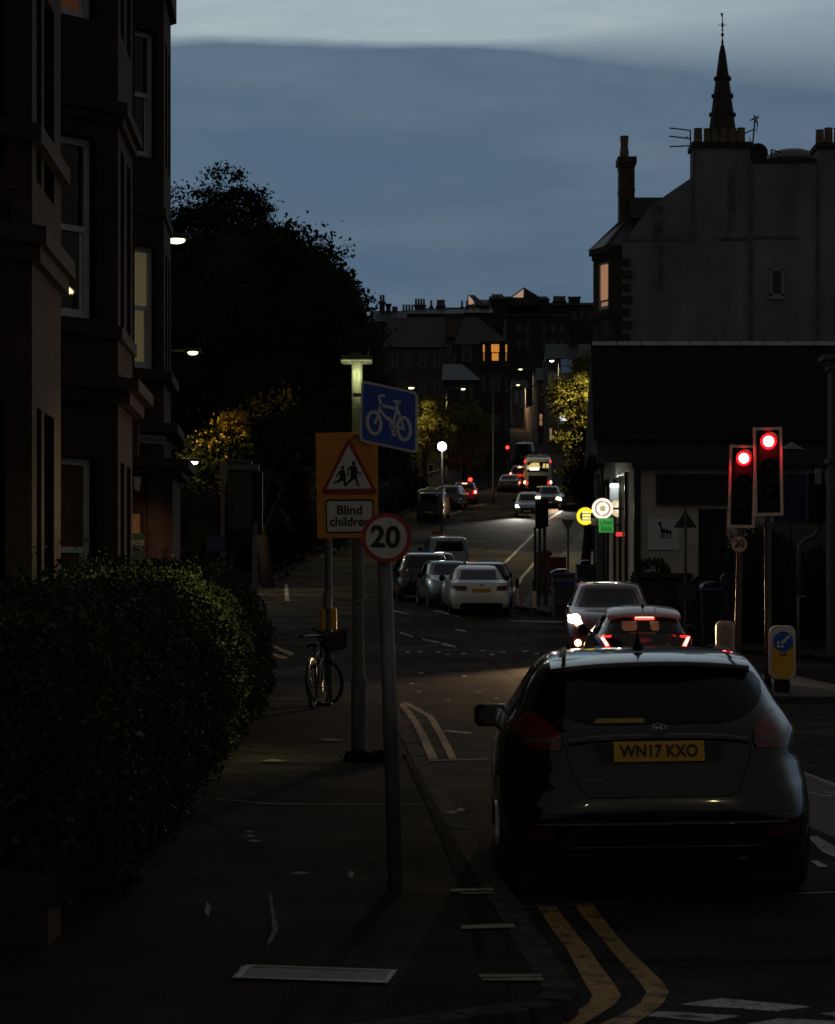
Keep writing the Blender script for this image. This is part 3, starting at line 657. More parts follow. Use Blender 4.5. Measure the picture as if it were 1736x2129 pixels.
# ------------------------------------------------------------------ generic far buildings
def stack(mb, x0, x1, y, z0, z1, d=.9):
    mb.box(((x0 + x1) / 2, y, (z0 + z1) / 2), (x1 - x0, d, z1 - z0)); mb.box(((x0 + x1) / 2, y, z1 - .12), (x1 - x0 + .25, d + .25, .2))
def block(name, label, u0, u1, ve, vr, Y, dep, hipl=0, hipr=0, chim=(), wins=(), wm=None, rm=None, group=None, cat='building', ground=None):
    gz = g(Y) - 1.5 if ground is None else ground
    x0, x1, ze, zr = PX(u0, Y), PX(u1, Y), PZ(ve, Y), PZ(vr, Y) + (PZ(vr, Y) - EYE) * dep / 2 / Y
    t = thing(name, label, cat, ((x0 + x1) / 2, Y, gz), group=group, inplace=True)
    w = MB(); w.box(((x0 + x1) / 2, Y + dep / 2, (gz + ze) / 2), (x1 - x0, dep, ze - gz))
    if not hipl: w.prism([(x0 + .05, Y, ze), (x0 + .05, Y + dep, ze), (x0 + .05, Y + dep / 2, zr - .1)], (.3, 0, 0))
    if not hipr: w.prism([(x1 - .05, Y, ze), (x1 - .05, Y + dep, ze), (x1 - .05, Y + dep / 2, zr - .1)], (-.3, 0, 0))
    w.build('wall', wm or GREYST, t)
    r = MB(); a, b = x0 + hipl, x1 - hipr; e = .3
    vs = [(x0 - .1, Y - e, ze - .02), (x1 + .1, Y - e, ze - .02), (x1 + .1, Y + dep + e, ze - .02), (x0 - .1, Y + dep + e, ze - .02), (a, Y + dep / 2, zr), (b, Y + dep / 2, zr)]
    r.add(vs, [(0, 1, 5, 4), (2, 3, 4, 5), (1, 2, 5), (3, 0, 4), (0, 3, 2, 1)]); roof = r.build('roof', rm or SLATE, t)
    for c in chim:
        cu0, cu1, ct, npot = c[:4]; yc = Y + dep / 2 + (c[4] if len(c) > 4 else 0)
        cx0, cx1, cz = PX(cu0, yc), PX(cu1, yc), PZ(ct, yc); m = MB(); ph = .8 if npot else 0
        stack(m, cx0, cx1, yc, ze + (zr - ze) * .3, cz - ph); ch = m.build('chimney', wm or GREYST, t)
        p = MB()
        for k in range(npot):
            px = cx0 + (cx1 - cx0) * (k + .5) / npot
            p.lathe([(.17, 0), (.15, .25), (.14, ph), (.17, ph + .05)], (px, yc, cz - ph), n=8)
        if npot: p.build('chimney_pots', CLAY, ch)
    F = Face((x0, Y), (x1, Y))
    for wn in wins:
        wu0, wu1, wv0, wv1, pm = wn[:5]
        a_, b_, c_, d_ = PX(wu0, Y) - x0, PX(wu1, Y) - x0, PZ(wv1, Y), PZ(wv0, Y)
        f = MB(); fr = .09 if b_ - a_ > .6 else .05
        F.fbox(f, a_, a_ + fr, c_, d_, 0, .04); F.fbox(f, b_ - fr, b_, c_, d_, 0, .04); F.fbox(f, a_ + fr, b_ - fr, d_ - fr, d_, 0, .04); F.fbox(f, a_ + fr, b_ - fr, c_ - .06, c_ + fr, 0, .07)
        F.fbox(f, a_ + fr, b_ - fr, (c_ + d_) / 2 - .05, (c_ + d_) / 2 + .05, 0, .045)
        fo = f.build('window', wn[5] if len(wn) > 5 else WFRAME, t)
        MB().poly([F.p(a_ + fr, c_ + fr, .015), F.p(b_ - fr, c_ + fr, .015), F.p(b_ - fr, d_ - fr, .015), F.p(a_ + fr, d_ - fr, .015)]).build('pane', pm, fo)
    return t, F
DIMFR = mat('grey_window_frame', (.16, .165, .18), .5)
# back row on the skyline
block('tenement', 'distant roof with a lone tall chimney just right of the dark tree', 770, 845, 668, 646, 262, 10, chim=((789, 800, 614, 2), (803, 812, 632, 0), (816, 826, 638, 3)), group='distant rooftops on the skyline')
block('tenement', 'long distant roof crowded with tall chimney pots on the skyline', 832, 962, 652, 640, 285, 10, hipl=3, chim=((836, 860, 634, 4), (862, 884, 622, 4), (894, 899, 625, 1), (908, 925, 624, 4), (930, 958, 640, 0)), group='distant rooftops on the skyline')
block('tenement', 'distant rooftop with a row of chimney pots below the small lit gable', 955, 1024, 650, 640, 290, 9, chim=((958, 963, 626, 1), (968, 974, 626, 1), (980, 990, 632, 2), (997, 1016, 624, 4)), group='distant rooftops on the skyline')
t, F = block('attic_house', 'small distant slate attic with a glowing gable end on the skyline', 973, 1008, 634, 613, 300, 6, hipr=1.4)
mb = MB(); mb.prism([P(974, 632, 299.5), P(988, 634, 299.5), P(982, 622, 299.5), P(974, 614, 299.5)], (0, .2, 0)); mb.build('window', glow('gable_glow', (.95, .62, .45), .38), t)
t, F = block('tenement', 'big dark tenement on the hilltop with a half-lit pointed gable', 1020, 1142, 622, 616, 330, 14, rm=DSLATE, chim=((1022, 1046, 612, 6),), group='distant rooftops on the skyline')
gb = MB(); gb.prism([P(1054, 634, 326), P(1062, 617, 326), P(1089, 597, 326), P(1119, 615, 326), P(1124, 634, 326)], (0, 9, 0)); gb.build('gable', SLATE, t)
gw = MB(); gw.prism([P(1066, 617.5, 325.8), P(1088, 618, 325.8), P(1088.5, 600.5, 325.8)], (0, .15, 0)); gw.build('window', MC['gable_glow'], t)
block('tenement', 'distant hilltop tenement with a long row of chimney pots beside the big gable wall', 1118, 1260, 634, 629, 340, 12, rm=DSLATE, wins=[(u, u + 7, 646, 662, GLASS, DIMFR) for u in (1190, 1206, 1222)], chim=((1150, 1176, 616, 7), (1182, 1206, 617, 0)), group='distant rooftops on the skyline')
block('tenement', 'dark tenement rising behind the road at the top of the hill', 1052, 1182, 657, 654, 318, 12, rm=DSLATE, wins=[(u, u + 8, v, v + 17, GLASS, DIMFR) for u in (1075, 1092, 1128, 1146, 1164) for v in (674, 706)], group='distant rooftops on the skyline')
block('house', 'unlit house with a pale chimney breast behind the small trees', 800, 975, 722, 660, 215, 11, chim=((926, 962, 656, 0, -4),), wins=[(u, u + 13, v, v + 30, GLASS, DIMFR) for u in (815, 842, 872, 902) for v in (734, 790)], wm=mat('sooty_stone', (.10, .085, .07), .9, var=.3, scale=1), cat='house')
# corner house with the lit bay
t, F = block('bay_house', 'tall corner house with an orange lit bay window on the hill', 946, 1060, 716, 659, 200, 9, hipr=2.9, hipl=1,
      wins=((961, 981, 713, 750, GLASS, DIMFR), (930, 938, 716, 735, GLASS, DIMFR)), cat='house')
bx = [(PX(998, 200), 200.0), (PX(1011, 200), 199.62), (PX(1047, 200), 199.62), (PX(1060, 200), 200.0)]
bw = MB(); fr = MB(); trimb = MB()
for i, (a, b) in enumerate(zip(bx[:-1], bx[1:])):
    f = Face(a, b)
    hs = []
    for v0, v1 in ((711, 751), (776, 812), (860, 892)): hs.append((f.len * .22, f.len * .80, PZ(v1, 199), PZ(v0, 199)))
    f.panel(bw, g(200) - 1, PZ(708, 199), hs, .12)
    for k, h in enumerate(hs): f.window(t, h, AMBER if k == 0 else GLASS, depth=.08, fr=.10, frame=SANDT if k == 0 else DIMFR)
bw.build('bay_wall', GREYST, t); band(trimb, bx, PZ(714, 199), PZ(708, 199), .2); band(trimb, bx, PZ(762, 199), PZ(756, 199), .12); band(trimb, bx, PZ(827, 199), PZ(822, 199), .12); trimb.build('cornice', GREYST, t)
# low white-fronted houses with porch roofs on the left of the hill
block('house', 'low house with a grey slate roof tucked under the lit bay house', 922, 998, 790, 757, 188, 8, hipr=1.5, wins=((958, 966, 800, 826, GLASS, DIMFR), (976, 984, 800, 826, GLASS, DIMFR)), cat='house', rm=mat('blue_slate', (.05, .06, .07), .45))
# houses along the right hand side of the top of the hill, and the lit wall
t = thing('garden_wall', 'warmly lit stone wall beside the road at the hilltop', 'wall', (PX(1110, 262), 262, g(262)), inplace=True)
w = MB(); a, b = Vector((PX(1090, 290), 290, 0)), Vector((PX(1140, 250), 250, 0))
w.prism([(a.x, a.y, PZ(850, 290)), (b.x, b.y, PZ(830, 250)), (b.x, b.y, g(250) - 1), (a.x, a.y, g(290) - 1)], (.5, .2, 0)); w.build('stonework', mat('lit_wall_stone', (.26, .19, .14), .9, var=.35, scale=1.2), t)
block('house', 'narrow pale gabled house behind the lit wall on the hill', 1066, 1098, 805, 790, 300, 8, wins=((1070, 1078, 812, 840, mat('pale_blind', (.3, .34, .4), .7)), (1083, 1093, 812, 846, MC['pale_blind'])), wm=mat('pale_render', (.17, .14, .12), .9, var=.3, scale=.8), cat='house')
block('house', 'dark gabled house on the right of the hilltop road', 1118, 1160, 790, 765, 255, 8, wins=((1121, 1128, 860, 885, AMBERD), ), wm=mat('brown_render', (.11, .08, .065), .9, var=.3, scale=.8), cat='house')
block('house', 'dark house with one dim blue window behind the right hand trees', 1140, 1240, 745, 715, 235, 9, wins=((1165, 1191, 745, 775, mat('blue_dusk_pane', (.02, .03, .045), .05, spec=.9, emit=(.10, .2, .38), es=.12), DIMFR), (1142, 1148, 890, 915, AMBERD)), cat='house', chim=((1182, 1202, 690, 0),))
# left terrace behind the small trees along the street
block('house', 'dark terrace behind the street trees left of the crossing', 770, 930, 900, 868, 172, 9, cat='house', rm=DSLATE, wins=((850, 862, 960, 1000, GLASS, DIMFR), (890, 902, 965, 1000, GLASS, DIMFR)))

# ------------------------------------------------------------------ right: grey tenement gable, spire, low slate-roofed building
Y0 = 90.0
T = thing('gable_tenement', 'tall grey harled tenement gable with stepped chimney stacks against the sky', 'tenement', (P(1480, 1100, Y0).x, Y0, g(Y0)), inplace=True)
w = MB(); base = g(Y0) - 1
prof = [(1296, None), (1296, 505), (1350, 432), (1385, 405), (1442, 366), (1442, 303), (1558, 303), (1561, 333), (1700, 334), (1700, 305), (1900, 305), (1900, None)]
w.prism([(PX(u, Y0), Y0, base if v is None else PZ(v, Y0)) for u, v in prof], (0, 1.2, 0))
w.prism([(PX(u, Y0), Y0 + 1.19, base if v is None else PZ(v, Y0)) for u, v in [(1296, None), (1296, 520), (1442, 420), (1900, 420), (1900, None)]], (0, 12, 0))
# raised harled courses and pipe runs that read as darker lines
w.build('wall', HARL, T)
ln = MB(); yy = Y0 - .02
for u, v0, v1, wd_ in ((1368, 428, 496, .32), (1374, 503, 600, .10), (1442, 312, 500, .07), (1520, 351, 478, .26), (1561, 338, 705, .16), (1700, 340, 705, .13)):
    ln.box((PX(u, Y0), yy - .005, (PZ(v0, Y0) + PZ(v1, Y0)) / 2), (wd_, .05, PZ(v0, Y0) - PZ(v1, Y0)))
for u0, u1, v in ((1300, 1442, 497), (1490, 1558, 496), (1565, 1660, 493)):
    ln.box((PX((u0 + u1) / 2, Y0), yy, PZ(v, Y0)), (PX(u1, Y0) - PX(u0, Y0), .04, .13))
ln.build('damp_course', mat('sooty_harling', (.13, .14, .142), .95, var=.4, scale=2), T)
cp = MB()
for u0, u1, v in ((1438, 1562, 301), (1696, 1904, 303)): cp.box(((PX(u0, Y0) + PX(u1, Y0)) / 2, Y0 + .6, PZ(v, Y0)), (PX(u1, Y0) - PX(u0, Y0), 1.5, .22))
cp.box(((PX(1560, Y0) + PX(1700, Y0)) / 2, Y0 + .6, PZ(334, Y0)), (PX(1698, Y0) - PX(1563, Y0), 1.35, .16))
cp.build('coping', mat('soot_black_stone', (.035, .033, .03), .9, var=.3), T)
pt = MB()
for u, v, r_ in ((1455, 263, .19), (1474, 263, .15), (1490, 264, .18), (1508, 262, .18), (1527, 263, .18), (1545, 262, .19), (1710, 266, .19), (1728, 262, .19), (1748, 262, .19)):
    pt.lathe([(r_, 0), (r_ * .95, .3), (r_ * .9, PZ(v, Y0) - PZ(301, Y0)), (r_ * 1.05, PZ(v, Y0) - PZ(301, Y0) + .02)], (PX(u, Y0), Y0 + .6, PZ(300, Y0)), n=12)
    pt.build('chimney_pot', CLAY, T); pt = MB()
dm = MB(); c = P(1645, 336, Y0 + 3)
dm.grid([[Vector((c.x + 1.25 * math.cos(a) * math.cos(e), c.y + 1.25 * math.sin(a) * math.cos(e), c.z + .55 * math.sin(e))) for a in np.linspace(0, 2 * PI, 20)] for e in np.linspace(0, PI / 2, 6)])
dm.build('cupola', mat('cupola_glass', (.16, .19, .22), .2, spec=.6), T, smooth=True)
# front pitch, octagonal turret roof and the bay below it
rf = MB()
rf.prism([(PX(1318, Y0), Y0 + 1.5, PZ(396, Y0)), (PX(1402, Y0), Y0 + 1.5, PZ(396, Y0)), (PX(1350, Y0), Y0 + 1.5, PZ(440, Y0)), (PX(1318, Y0), Y0 + 1.5, PZ(440, Y0))], (0, 9, 0))
cx = PX(1342, Y0); rad = 2.28; tz = PZ(505, Y0); az_ = PZ(420, Y0)
oc = [Vector((cx + rad * math.cos(R(180 + 45 * k)), Y0 + 2.05 + rad * math.sin(R(180 + 45 * k)) * .8, tz)) for k in range(6)]
ap = [Vector((PX(1318 + 7 * k, Y0), Y0 + 2.3, az_)) for k in range(6)]
rf.grid([oc, ap]); rf.poly(ap + [Vector((PX(1353, Y0), Y0 + 4, az_))])
rf.build('roof', mat('turret_slate', (.045, .055, .065), .4, var=.3, scale=5), T)
hp = MB(); hp.tube([oc[1] + Vector((0, -.03, .02)), ap[1] + Vector((0, -.03, .02))], .05, 6); hp.tube([oc[2] + Vector((0, -.03, .02)), ap[2] + Vector((0, -.03, .02))], .05, 6); hp.build('lead_flashing', mat('lead', (.20, .21, .23), .45), T)
by = MB(); bt = MB()
r2 = 2.03; pl = [Vector((cx + r2 * math.cos(R(180 + 45 * k)), Y0 + 2.05 + r2 * math.sin(R(180 + 45 * k)) * .8)) for k in range(4)]
for k in range(3):
    f = Face(pl[k], pl[k + 1]); hs = []
    if k == 0:
        hs = [(f.len * .28, f.len * .92, PZ(634, Y0), PZ(534, Y0))]
    f.panel(by, base, tz, hs, .12)
    for h in hs: f.window(T, h, mat('warm_lit_blind', (.3, .2, .14), .7, emit=(1, .50, .26), es=.30, var=.3, scale=1.5), depth=.06, fr=.10, mid=.18)
by.build('bay_wall', mat('dark_bay_stone', (.07, .063, .055), .9, var=.35, scale=2), T)
band(bt, pl, tz - .25, tz + .02, .22); band(bt, pl, tz - .45, tz - .25, .08); band(bt, pl, PZ(652, Y0), PZ(640, Y0), .1)
for v in range(545, 705, 26): bt.box((PX(1300, Y0), Y0 - .05, PZ(v, Y0)), (.55 if (v // 26) % 2 else .38, .12, .3))
bt.build('quoins', mat('dark_quoin', (.05, .045, .04), .9, var=.3, scale=3), T)
ck = MB(); yk = Y0 + 2.2
ck.box((PX(1302, yk), yk, (PZ(520, yk) + PZ(345, yk)) / 2), (PX(1317, yk) - PX(1286, yk), .9, PZ(345, yk) - PZ(520, yk)))
ck.box((PX(1302, yk), yk, PZ(337, yk)), (PX(1320, yk) - PX(1281, yk), 1.1, .28)); ck.box((PX(1302, yk), yk, PZ(347, yk)), (PX(1317.5, yk) - PX(1285, yk), 1.0, .2)); ck.box((PX(1302, yk), yk, PZ(470, yk)), (PX(1319, yk) - PX(1284, yk), 1.0, .2)); ck.box((PX(1302, yk), yk, PZ(398, yk)), (PX(1318, yk) - PX(1285, yk), .95, .1))
ch = ck.build('chimney', mat('chimney_stone', (.075, .065, .055), .9, var=.4, scale=3), T)
MB().lathe([(.17, 0), (.20, .3), (.16, .6), (.19, 1.0), (.15, 1.02)], (PX(1298, yk), yk, PZ(332, yk)), n=12).build('chimney_pot', CLAY, ch)
f = Face((PX(1500, Y0), Y0), (PX(1700, Y0), Y0)); x0_ = PX(1500, Y0)
wb = MB(); h = (PX(1600, Y0) - x0_, PX(1629, Y0) - x0_, PZ(616, Y0), PZ(560, Y0))
for a_, b_, c_, d_ in ((h[0], h[0] + .1, h[2], h[3]), (h[1] - .1, h[1], h[2], h[3]), (h[0], h[1], h[2], h[2] + .1), (h[0], h[1], h[3] - .05, h[3])): f.fbox(wb, a_, b_, c_, d_, 0, .05)
f.fbox(wb, h[0] - .05, h[1] + .05, h[2] - .12, h[2] - .003, 0, .1)
wo = wb.build('window', mat('stair_window_frame', (.32, .33, .36), .5), T)
MB().poly([f.p(h[0] + .09, h[2] + .09, .02), f.p(h[1] - .09, h[2] + .09, .02), f.p(h[1] - .09, h[3] - .04, .02), f.p(h[0] + .09, h[3] - .04, .02)]).build('pane', GLASS, wo)
# aerials and dish on the stacks
def aerial(label, pole, booms, rods):
    t = thing('tv_aerial', label, 'aerial', pole[0], group='aerials on the gable tenement', inplace=True)
    m = MB(); m.tube(pole, .035, 6); m.build('mast', BLKM, t)
    m = MB()
    for b in booms: m.tube(b, .03, 5)
    for r_ in rods: m.tube(r_, .018, 5)
    m.build('elements', BLKM, t)
p = lambda u, v, d=.5: P(u, v, Y0 + d)
aerial('three-armed tv aerial left of the middle chimney stack', [p(1441, 310), p(1436, 309), p(1435, 270)], [[p(1392, 266), p(1435, 271)], [p(1391, 283), p(1435, 288)], [p(1391, 305), p(1436, 303)]], [[p(1424, 286), p(1430, 284)]])
aerial('tall tangled tv aerial right of the middle chimney stack', [p(1563, 310), p(1566, 290), p(1570, 240)], [[p(1546, 278), p(1569, 268)], [p(1560, 250), p(1578, 243)]], [[p(1566, 238), p(1576, 262)], [p(1575, 240), p(1573, 275)], [p(1558, 285), p(1564, 302)], [p(1560, 300), p(1568, 296)], [p(1564, 246), p(1574, 250)], [p(1568, 252), p(1577, 256)]])
aerial('small tv aerial on the flat roof beside the cupola', [p(1604, 332), p(1604, 310)], [[p(1604, 311), p(1625, 317)], [p(1604, 330), p(1622, 326)]], [[p(1636, 315), p(1637, 326)], [p(1610, 318), p(1624, 330)]])
t = thing('satellite_dish', 'round satellite dish beside the middle chimney stack', 'satellite dish', p(1568, 333), inplace=True)
m = MB(); c = p(1576, 318, .4); m.lathe([(.01, .1), (.28, .06), (.42, 0), (.43, .012), (.28, .08), (.01, .13)], c, 'y', 20); m.build('dish', BLKM, t, smooth=True)
m = MB(); m.tube([p(1565, 332), p(1568, 322), c + Vector((0, .1, 0))], .05, 6); m.box(p(1567, 328), (.35, .3, .4)); m.build('mount', BLKM, t)
# spire
YS = 185.0
T = thing('church_spire', 'slender dark church spire with a weathervane above the chimney pots', 'spire', P(1503, 330, YS), inplace=True)
m = MB(); c0_ = PX(1502, YS); sc_ = YS / FPX
prof = [(30 * sc_, PZ(420, YS)), (27.5 * sc_, PZ(298, YS)), (24 * sc_, PZ(240, YS)), (15.5 * sc_, PZ(185, YS)), (9, PZ(150, YS))]
prof = [((31 if v > 300 else (5 + 27 * (v - 95) / 205 if v > 100 else 3.2 + (v - 90) * .15)) * sc_, PZ(v, YS)) for v in (420, 300, 282, 278, 245, 241, 206, 202, 170, 166, 130, 110, 96)] + [(2.2 * sc_, PZ(92, YS)), (2.6 * sc_, PZ(86, YS)), (.6 * sc_, PZ(80, YS))]
m.lathe(prof, (c0_, YS, 0), n=8); m.build('steeple', mat('spire_stone', (.05, .042, .037), .9, var=.35, scale=1), T)
m = MB()
for v in (300, 278, 241, 202, 166):
    rr = (5 + 27 * (v - 95) / 205) * sc_
    for k in range(8):
        a = 2 * PI * k / 8; m.box((c0_ + rr * math.cos(a), YS + rr * math.sin(a), PZ(v, YS) + .1), (.28, .28, .32))
m.build('crockets', MC['spire_stone'], T)
m = MB(); m.tube([(c0_, YS, PZ(86, YS)), (c0_, YS, PZ(28, YS))], .045, 6); m.lathe([(.02, -.25), (.16, 0), (.02, .25)], (c0_, YS, PZ(72, YS)), n=8); m.lathe([(.02, -.15), (.1, 0), (.02, .15)], (c0_, YS, PZ(62, YS)), n=8)
m.tube([(c0_ - .38, YS, PZ(52, YS)), (c0_ + .38, YS, PZ(52, YS))], .03, 5); m.tube([(c0_, YS, PZ(56, YS)), (c0_, YS, PZ(48, YS))], .1, 6)
m.prism([P(1498, 26, YS), P(1504, 28, YS), P(1502, 36, YS), P(1499, 31, YS)], (0, .06, 0)); m.build('weathervane', BLKM, T)

# low building
T = thing('slate_roofed_shop', 'low building under a huge plain dark slate roof behind the traffic lights', 'shop building', (8, 54, g(54)), inplace=True)
YF, XL, XR = 54.0, 5.5, 26.0
ze = PZ(905, YF); zr = PZ(716, 60.0)
r = MB()
r.add([(4.42, YF - .3, ze - .12), (XR, YF - .3, ze - .12), (XR, 60, zr), (4.86, 60, zr), (5.16, 66.3, ze - .12), (XR, 66.3, ze - .12)], [(0, 1, 2, 3), (3, 2, 5, 4), (0, 3, 4), (1, 5, 2), (0, 4, 5, 1)])
roof = r.build('roof', DSLATE, T)
m = MB()
k = 4.9
while k < XR:
    m.prism([(k, 59.86, zr - .04), (k, 60, zr + .09), (k, 60.14, zr - .04)], (.66, 0, 0)); k += .69
m.build('ridge_tiles', mat('ridge_tile', (.38, .42, .46), .6, var=.25, scale=3), roof)
w = MB(); F0 = Face((XL, YF), (XR, YF)); gz = g(54) - .3
hd = (PX(1452, YF) - XL, PX(1512, YF) - XL, gz, PZ(1058, YF))
F0.panel(w, gz, ze - .13, [hd], .3); FS = Face((XL, 66), (XL, YF))
hs = [(.6, 4.6, gz + .6, PZ(985, 60)), (5.4, 10.4, gz + .6, PZ(985, 58)), ]
FS.panel(w, gz, ze - .13, hs, .25)
w.prism([(XL + .01, YF + .02, ze - .14), (XL + .01, 66, ze - .14), (XL + .01, 60, zr - .15)], (.2, 0, 0))
w.build('wall', mat('shop_cream_render', (.68, .63, .55), .9, var=.2, scale=1.5), T)
m = MB(); m.poly([F0.p(hd[0], hd[2], -.28), F0.p(hd[1], hd[2], -.28), F0.p(hd[1], hd[3], -.28), F0.p(hd[0], hd[3], -.28)]); m.build('door', mat('dark_door', (.02, .018, .017), .6), T)
m = MB(); F0.fbox(m, -.98, XR - XL, PZ(962, YF), PZ(908, YF), .003, .12); m.build('frieze', mat('dull_grey_cladding', (.065, .064, .062), .85, var=.25, scale=2), T)
m = MB(); F0.fbox(m, -.10, 20, PZ(975, YF), PZ(962, YF), .003, .3); F0.fbox(m, -.05, .12, gz, PZ(976, YF), .004, .16); F0.fbox(m, -.01, PX(1330, YF) - XL, gz, PZ(1000, YF), .004, .1); m.build('canopy', mat('black_joinery', (.014, .013, .012), .5), T)
SHOPLIT = glow('shop_interior_light', (.85, .72, .45), .10)
for i, h in enumerate(hs):
    m = MB(); m.poly([FS.p(h[0], h[2], -.12), FS.p(h[1], h[2], -.12), FS.p(h[1], h[3], -.12), FS.p(h[0], h[3], -.12)])
    f_ = MB()
    for u in np.linspace(h[0], h[1], 4): FS.fbox(f_, u - .05, u + .05, h[2], h[3], -.18, -.04)
    FS.fbox(f_, h[0], h[1], h[2], h[2] + .12, -.2, -.06)
    fo = f_.build('shop_window', BLKM, T); m.build('pane', mat('shop_glass', (.02, .018, .014), .04, spec=.9, emit=(.9, .72, .4), es=.025), fo)
# storefront pieces standing proud of the street side, seen edge-on
def board(name, uv, Y, th, m, parent): return MB().prism([P(u, v, Y) for u, v in uv], (0, th, 0)).build(name, m, parent)
board('pier', [(1240, 1238), (1260, 1238), (1260, 985), (1240, 985)], 64.5, .4, mat('lilac_pier', (.16, .15, .18), .8, var=.2, scale=3), T)
board('window_bay', [(1260, 1240), (1286, 1240), (1286, 1100), (1260, 1100)], 62.5, .3, mat('brown_shop_panel', (.05, .032, .02), .6, var=.3, scale=3), T)
board('window_bay', [(1286, 1245), (1314, 1245), (1314, 1005), (1288, 1005)], 60.5, .3, mat('shop_reveal', (.075, .06, .042), .35, var=.4, scale=3, stretch=(1, 1, .2)), T)
board('frieze', [(1250, 1010), (1318, 1008), (1318, 912), (1250, 925)], 63.2, .3, MC['dull_grey_cladding'], T)
t = thing('strip_light', 'bright white strip light under the shop canopy above the round sign', 'lamp', P(1280, 1008, 59), inplace=True)
board('diffuser', [(1270, 1011), (1291, 1011), (1291, 1006), (1270, 1006)], 59, .3, glow('strip_white', (.86, 1, .98), 4), t)
board('backplate', [(1268, 1040), (1294, 1040), (1294, 1004), (1268, 1004)], 59.35, .1, mat('backplate_grey', (.3, .3, .3), .6), t)
light('POINT', 'glow', t, P(1281, 1013, 58.85), 9, (.9, 1, .97), .05)
t = thing('strip_light', 'small greenish strip light at the top of the shop corner', 'lamp', P(1307, 966, 57), inplace=True)
board('diffuser', [(1299, 968), (1316, 968), (1316, 964), (1299, 964)], 57, .3, glow('strip_cream', (1, .96, .7), 2.5), t)
board('backplate', [(1299, 1012), (1316, 1012), (1317, 963), (1298, 963)], 57.35, .1, mat('dirty_glass', (.16, .15, .10), .4, var=.7, scale=12), t)
light('POINT', 'glow', t, P(1308, 971, 56.8), 5, (1, .95, .7), .05)
# illuminated signs
YG = 58.0
t = thing('round_sign', 'glowing round white shop sign with a pale centre disc', 'shop sign', P(1253, 1057, YG), inplace=True)
c = P(1253, 1057, YG); rr = 21.5 * YG / FPX
m = MB(); m.prism(circ(c, rr, 32), (0, .16, 0)); m.build('case', glow('sign_white_glow', (1, .95, .82), 1.15), t)
m = MB(); m.ring(c - Vector((0, .012, 0)), rr * .80, rr * .56, .01, 32); m.build('lettering', glow('sign_cream_glow', (1, .78, .62), .85), t)
m = MB()
for k in range(26):
    if k % 13 in (5, 6): continue
    a = 2 * PI * k / 26; m.box(c + Vector((rr * .68 * math.cos(a), -.018, rr * .68 * math.sin(a))), (.035, .008, .05), ry=-a)
m.build('lettering', glow('sign_letter_rose', (.85, .42, .30), .55), t)
m = MB(); m.prism(circ(c - Vector((0, .02, 0)), rr * .29, 20), (0, .018, 0)); m.build('emblem', mat('sign_khaki', (.22, .2, .1), .6, emit=(.5, .45, .2), es=.45), t)
m = MB(); m.tube([c + Vector((rr, .08, 0)), c + Vector((rr + .5, .08, 0))], .03, 6); m.build('bracket', BLKM, t)
light('POINT', 'glow', t, c - Vector((0, .35, 0)), 6, (1, .93, .8), .2)
t = thing('cup_sign', 'yellow neon letter C sign with bright bars at the shop front', 'shop sign', P(1218, 1073, YG), inplace=True)
c = P(1217, 1073, YG); rr = 15 * YG / FPX
NEON = glow('yellow_neon', (1, .80, .02), 1.1); NEONP = glow('pale_yellow_neon', (1, .90, .28), 1.1)
m = MB(); m.tube([c + Vector((rr * math.cos(R(a)), 0, rr * math.sin(R(a)))) for a in range(28, 315, 11)], .045, 8); m.build('ring', NEON, t, smooth=True)
m = MB()
for k in range(4): m.box(c + Vector((.03, 0, .11 - .085 * k)), (.22, .04, .062))
m.build('lettering', NEONP, t)
m = MB(); m.box(c + Vector((.42, .05, -.15)), (.55, .06, .2)); m.build('bracket', DGREY, t)
light('POINT', 'glow', t, c - Vector((0, .3, 0)), 2.5, (1, .8, .1), .15)
t = thing('delivery_sign', 'bright green square delivery sign under the glowing round sign', 'shop sign', P(1260, 1092, 57.9), inplace=True)
board('panel', [(1245, 1107), (1276, 1107), (1275, 1077), (1244.5, 1077)], 57.9, .05, mat('delivery_green', (.05, .30, .07), .5, emit=(.05, .42, .08), es=.40), t)
text('lettering', 'Uber\nEats', mat('deep_green_ink', (.008, .07, .015), .6, emit=(.008, .1, .02), es=.25), t, P(1260, 1092, 57.9) - Vector((0, .006, 0)), .17, ext=.002)
board('bracket', [(1275, 1094), (1292, 1094), (1292, 1090), (1275, 1090)], 57.92, .04, BLKM, t)
t = thing('window_neon', 'row of short red neon marks low in the shop window', 'neon sign', P(1286, 1111, 58.5), inplace=True)
m = MB()
for k in range(4): m.tube([P(1282 + 3.4 * k, 1115, 58.5), P(1282.3 + 3.4 * k, 1106, 58.5)], .02, 6)
m.build('tubes', glow('red_neon', (1, .06, .07), .85), t); board('backing', [(1280, 1117), (1295, 1117), (1295, 1104), (1280, 1104)], 58.55, .03, BLKM, t)
t = thing('window_sign_reflection', 'glowing half disc standing for the round sign reflected in the shop window', 'shop sign', P(1288, 1055, 59.5), inplace=True)  # reflection of the round sign, built as its own glowing disc
c = P(1289, 1055, 59.5); rr = 20 * 59.5 / FPX
hp_ = [c + Vector((rr * math.cos(R(a)), 0, rr * math.sin(R(a)))) for a in range(62, 281, 12)] + [P(1294, 1073, 59.5), P(1294, 1036, 59.5)]
m = MB(); m.prism(hp_, (0, .12, 0)); m.build('case', glow('reflected_sign_dim', (1, .80, .50), .75), t)
m = MB(); m.ring(c + Vector((.02, -.012, -.0)), rr * .62, rr * .32, .008, 24); m.build('emblem', glow('reflected_sign_bright', (1, .92, .70), .95), t)
board('frame', [(1293.5, 1080), (1300, 1080), (1300, 1030), (1293.5, 1030)], 59.3, .1, MC['black_joinery'], t)
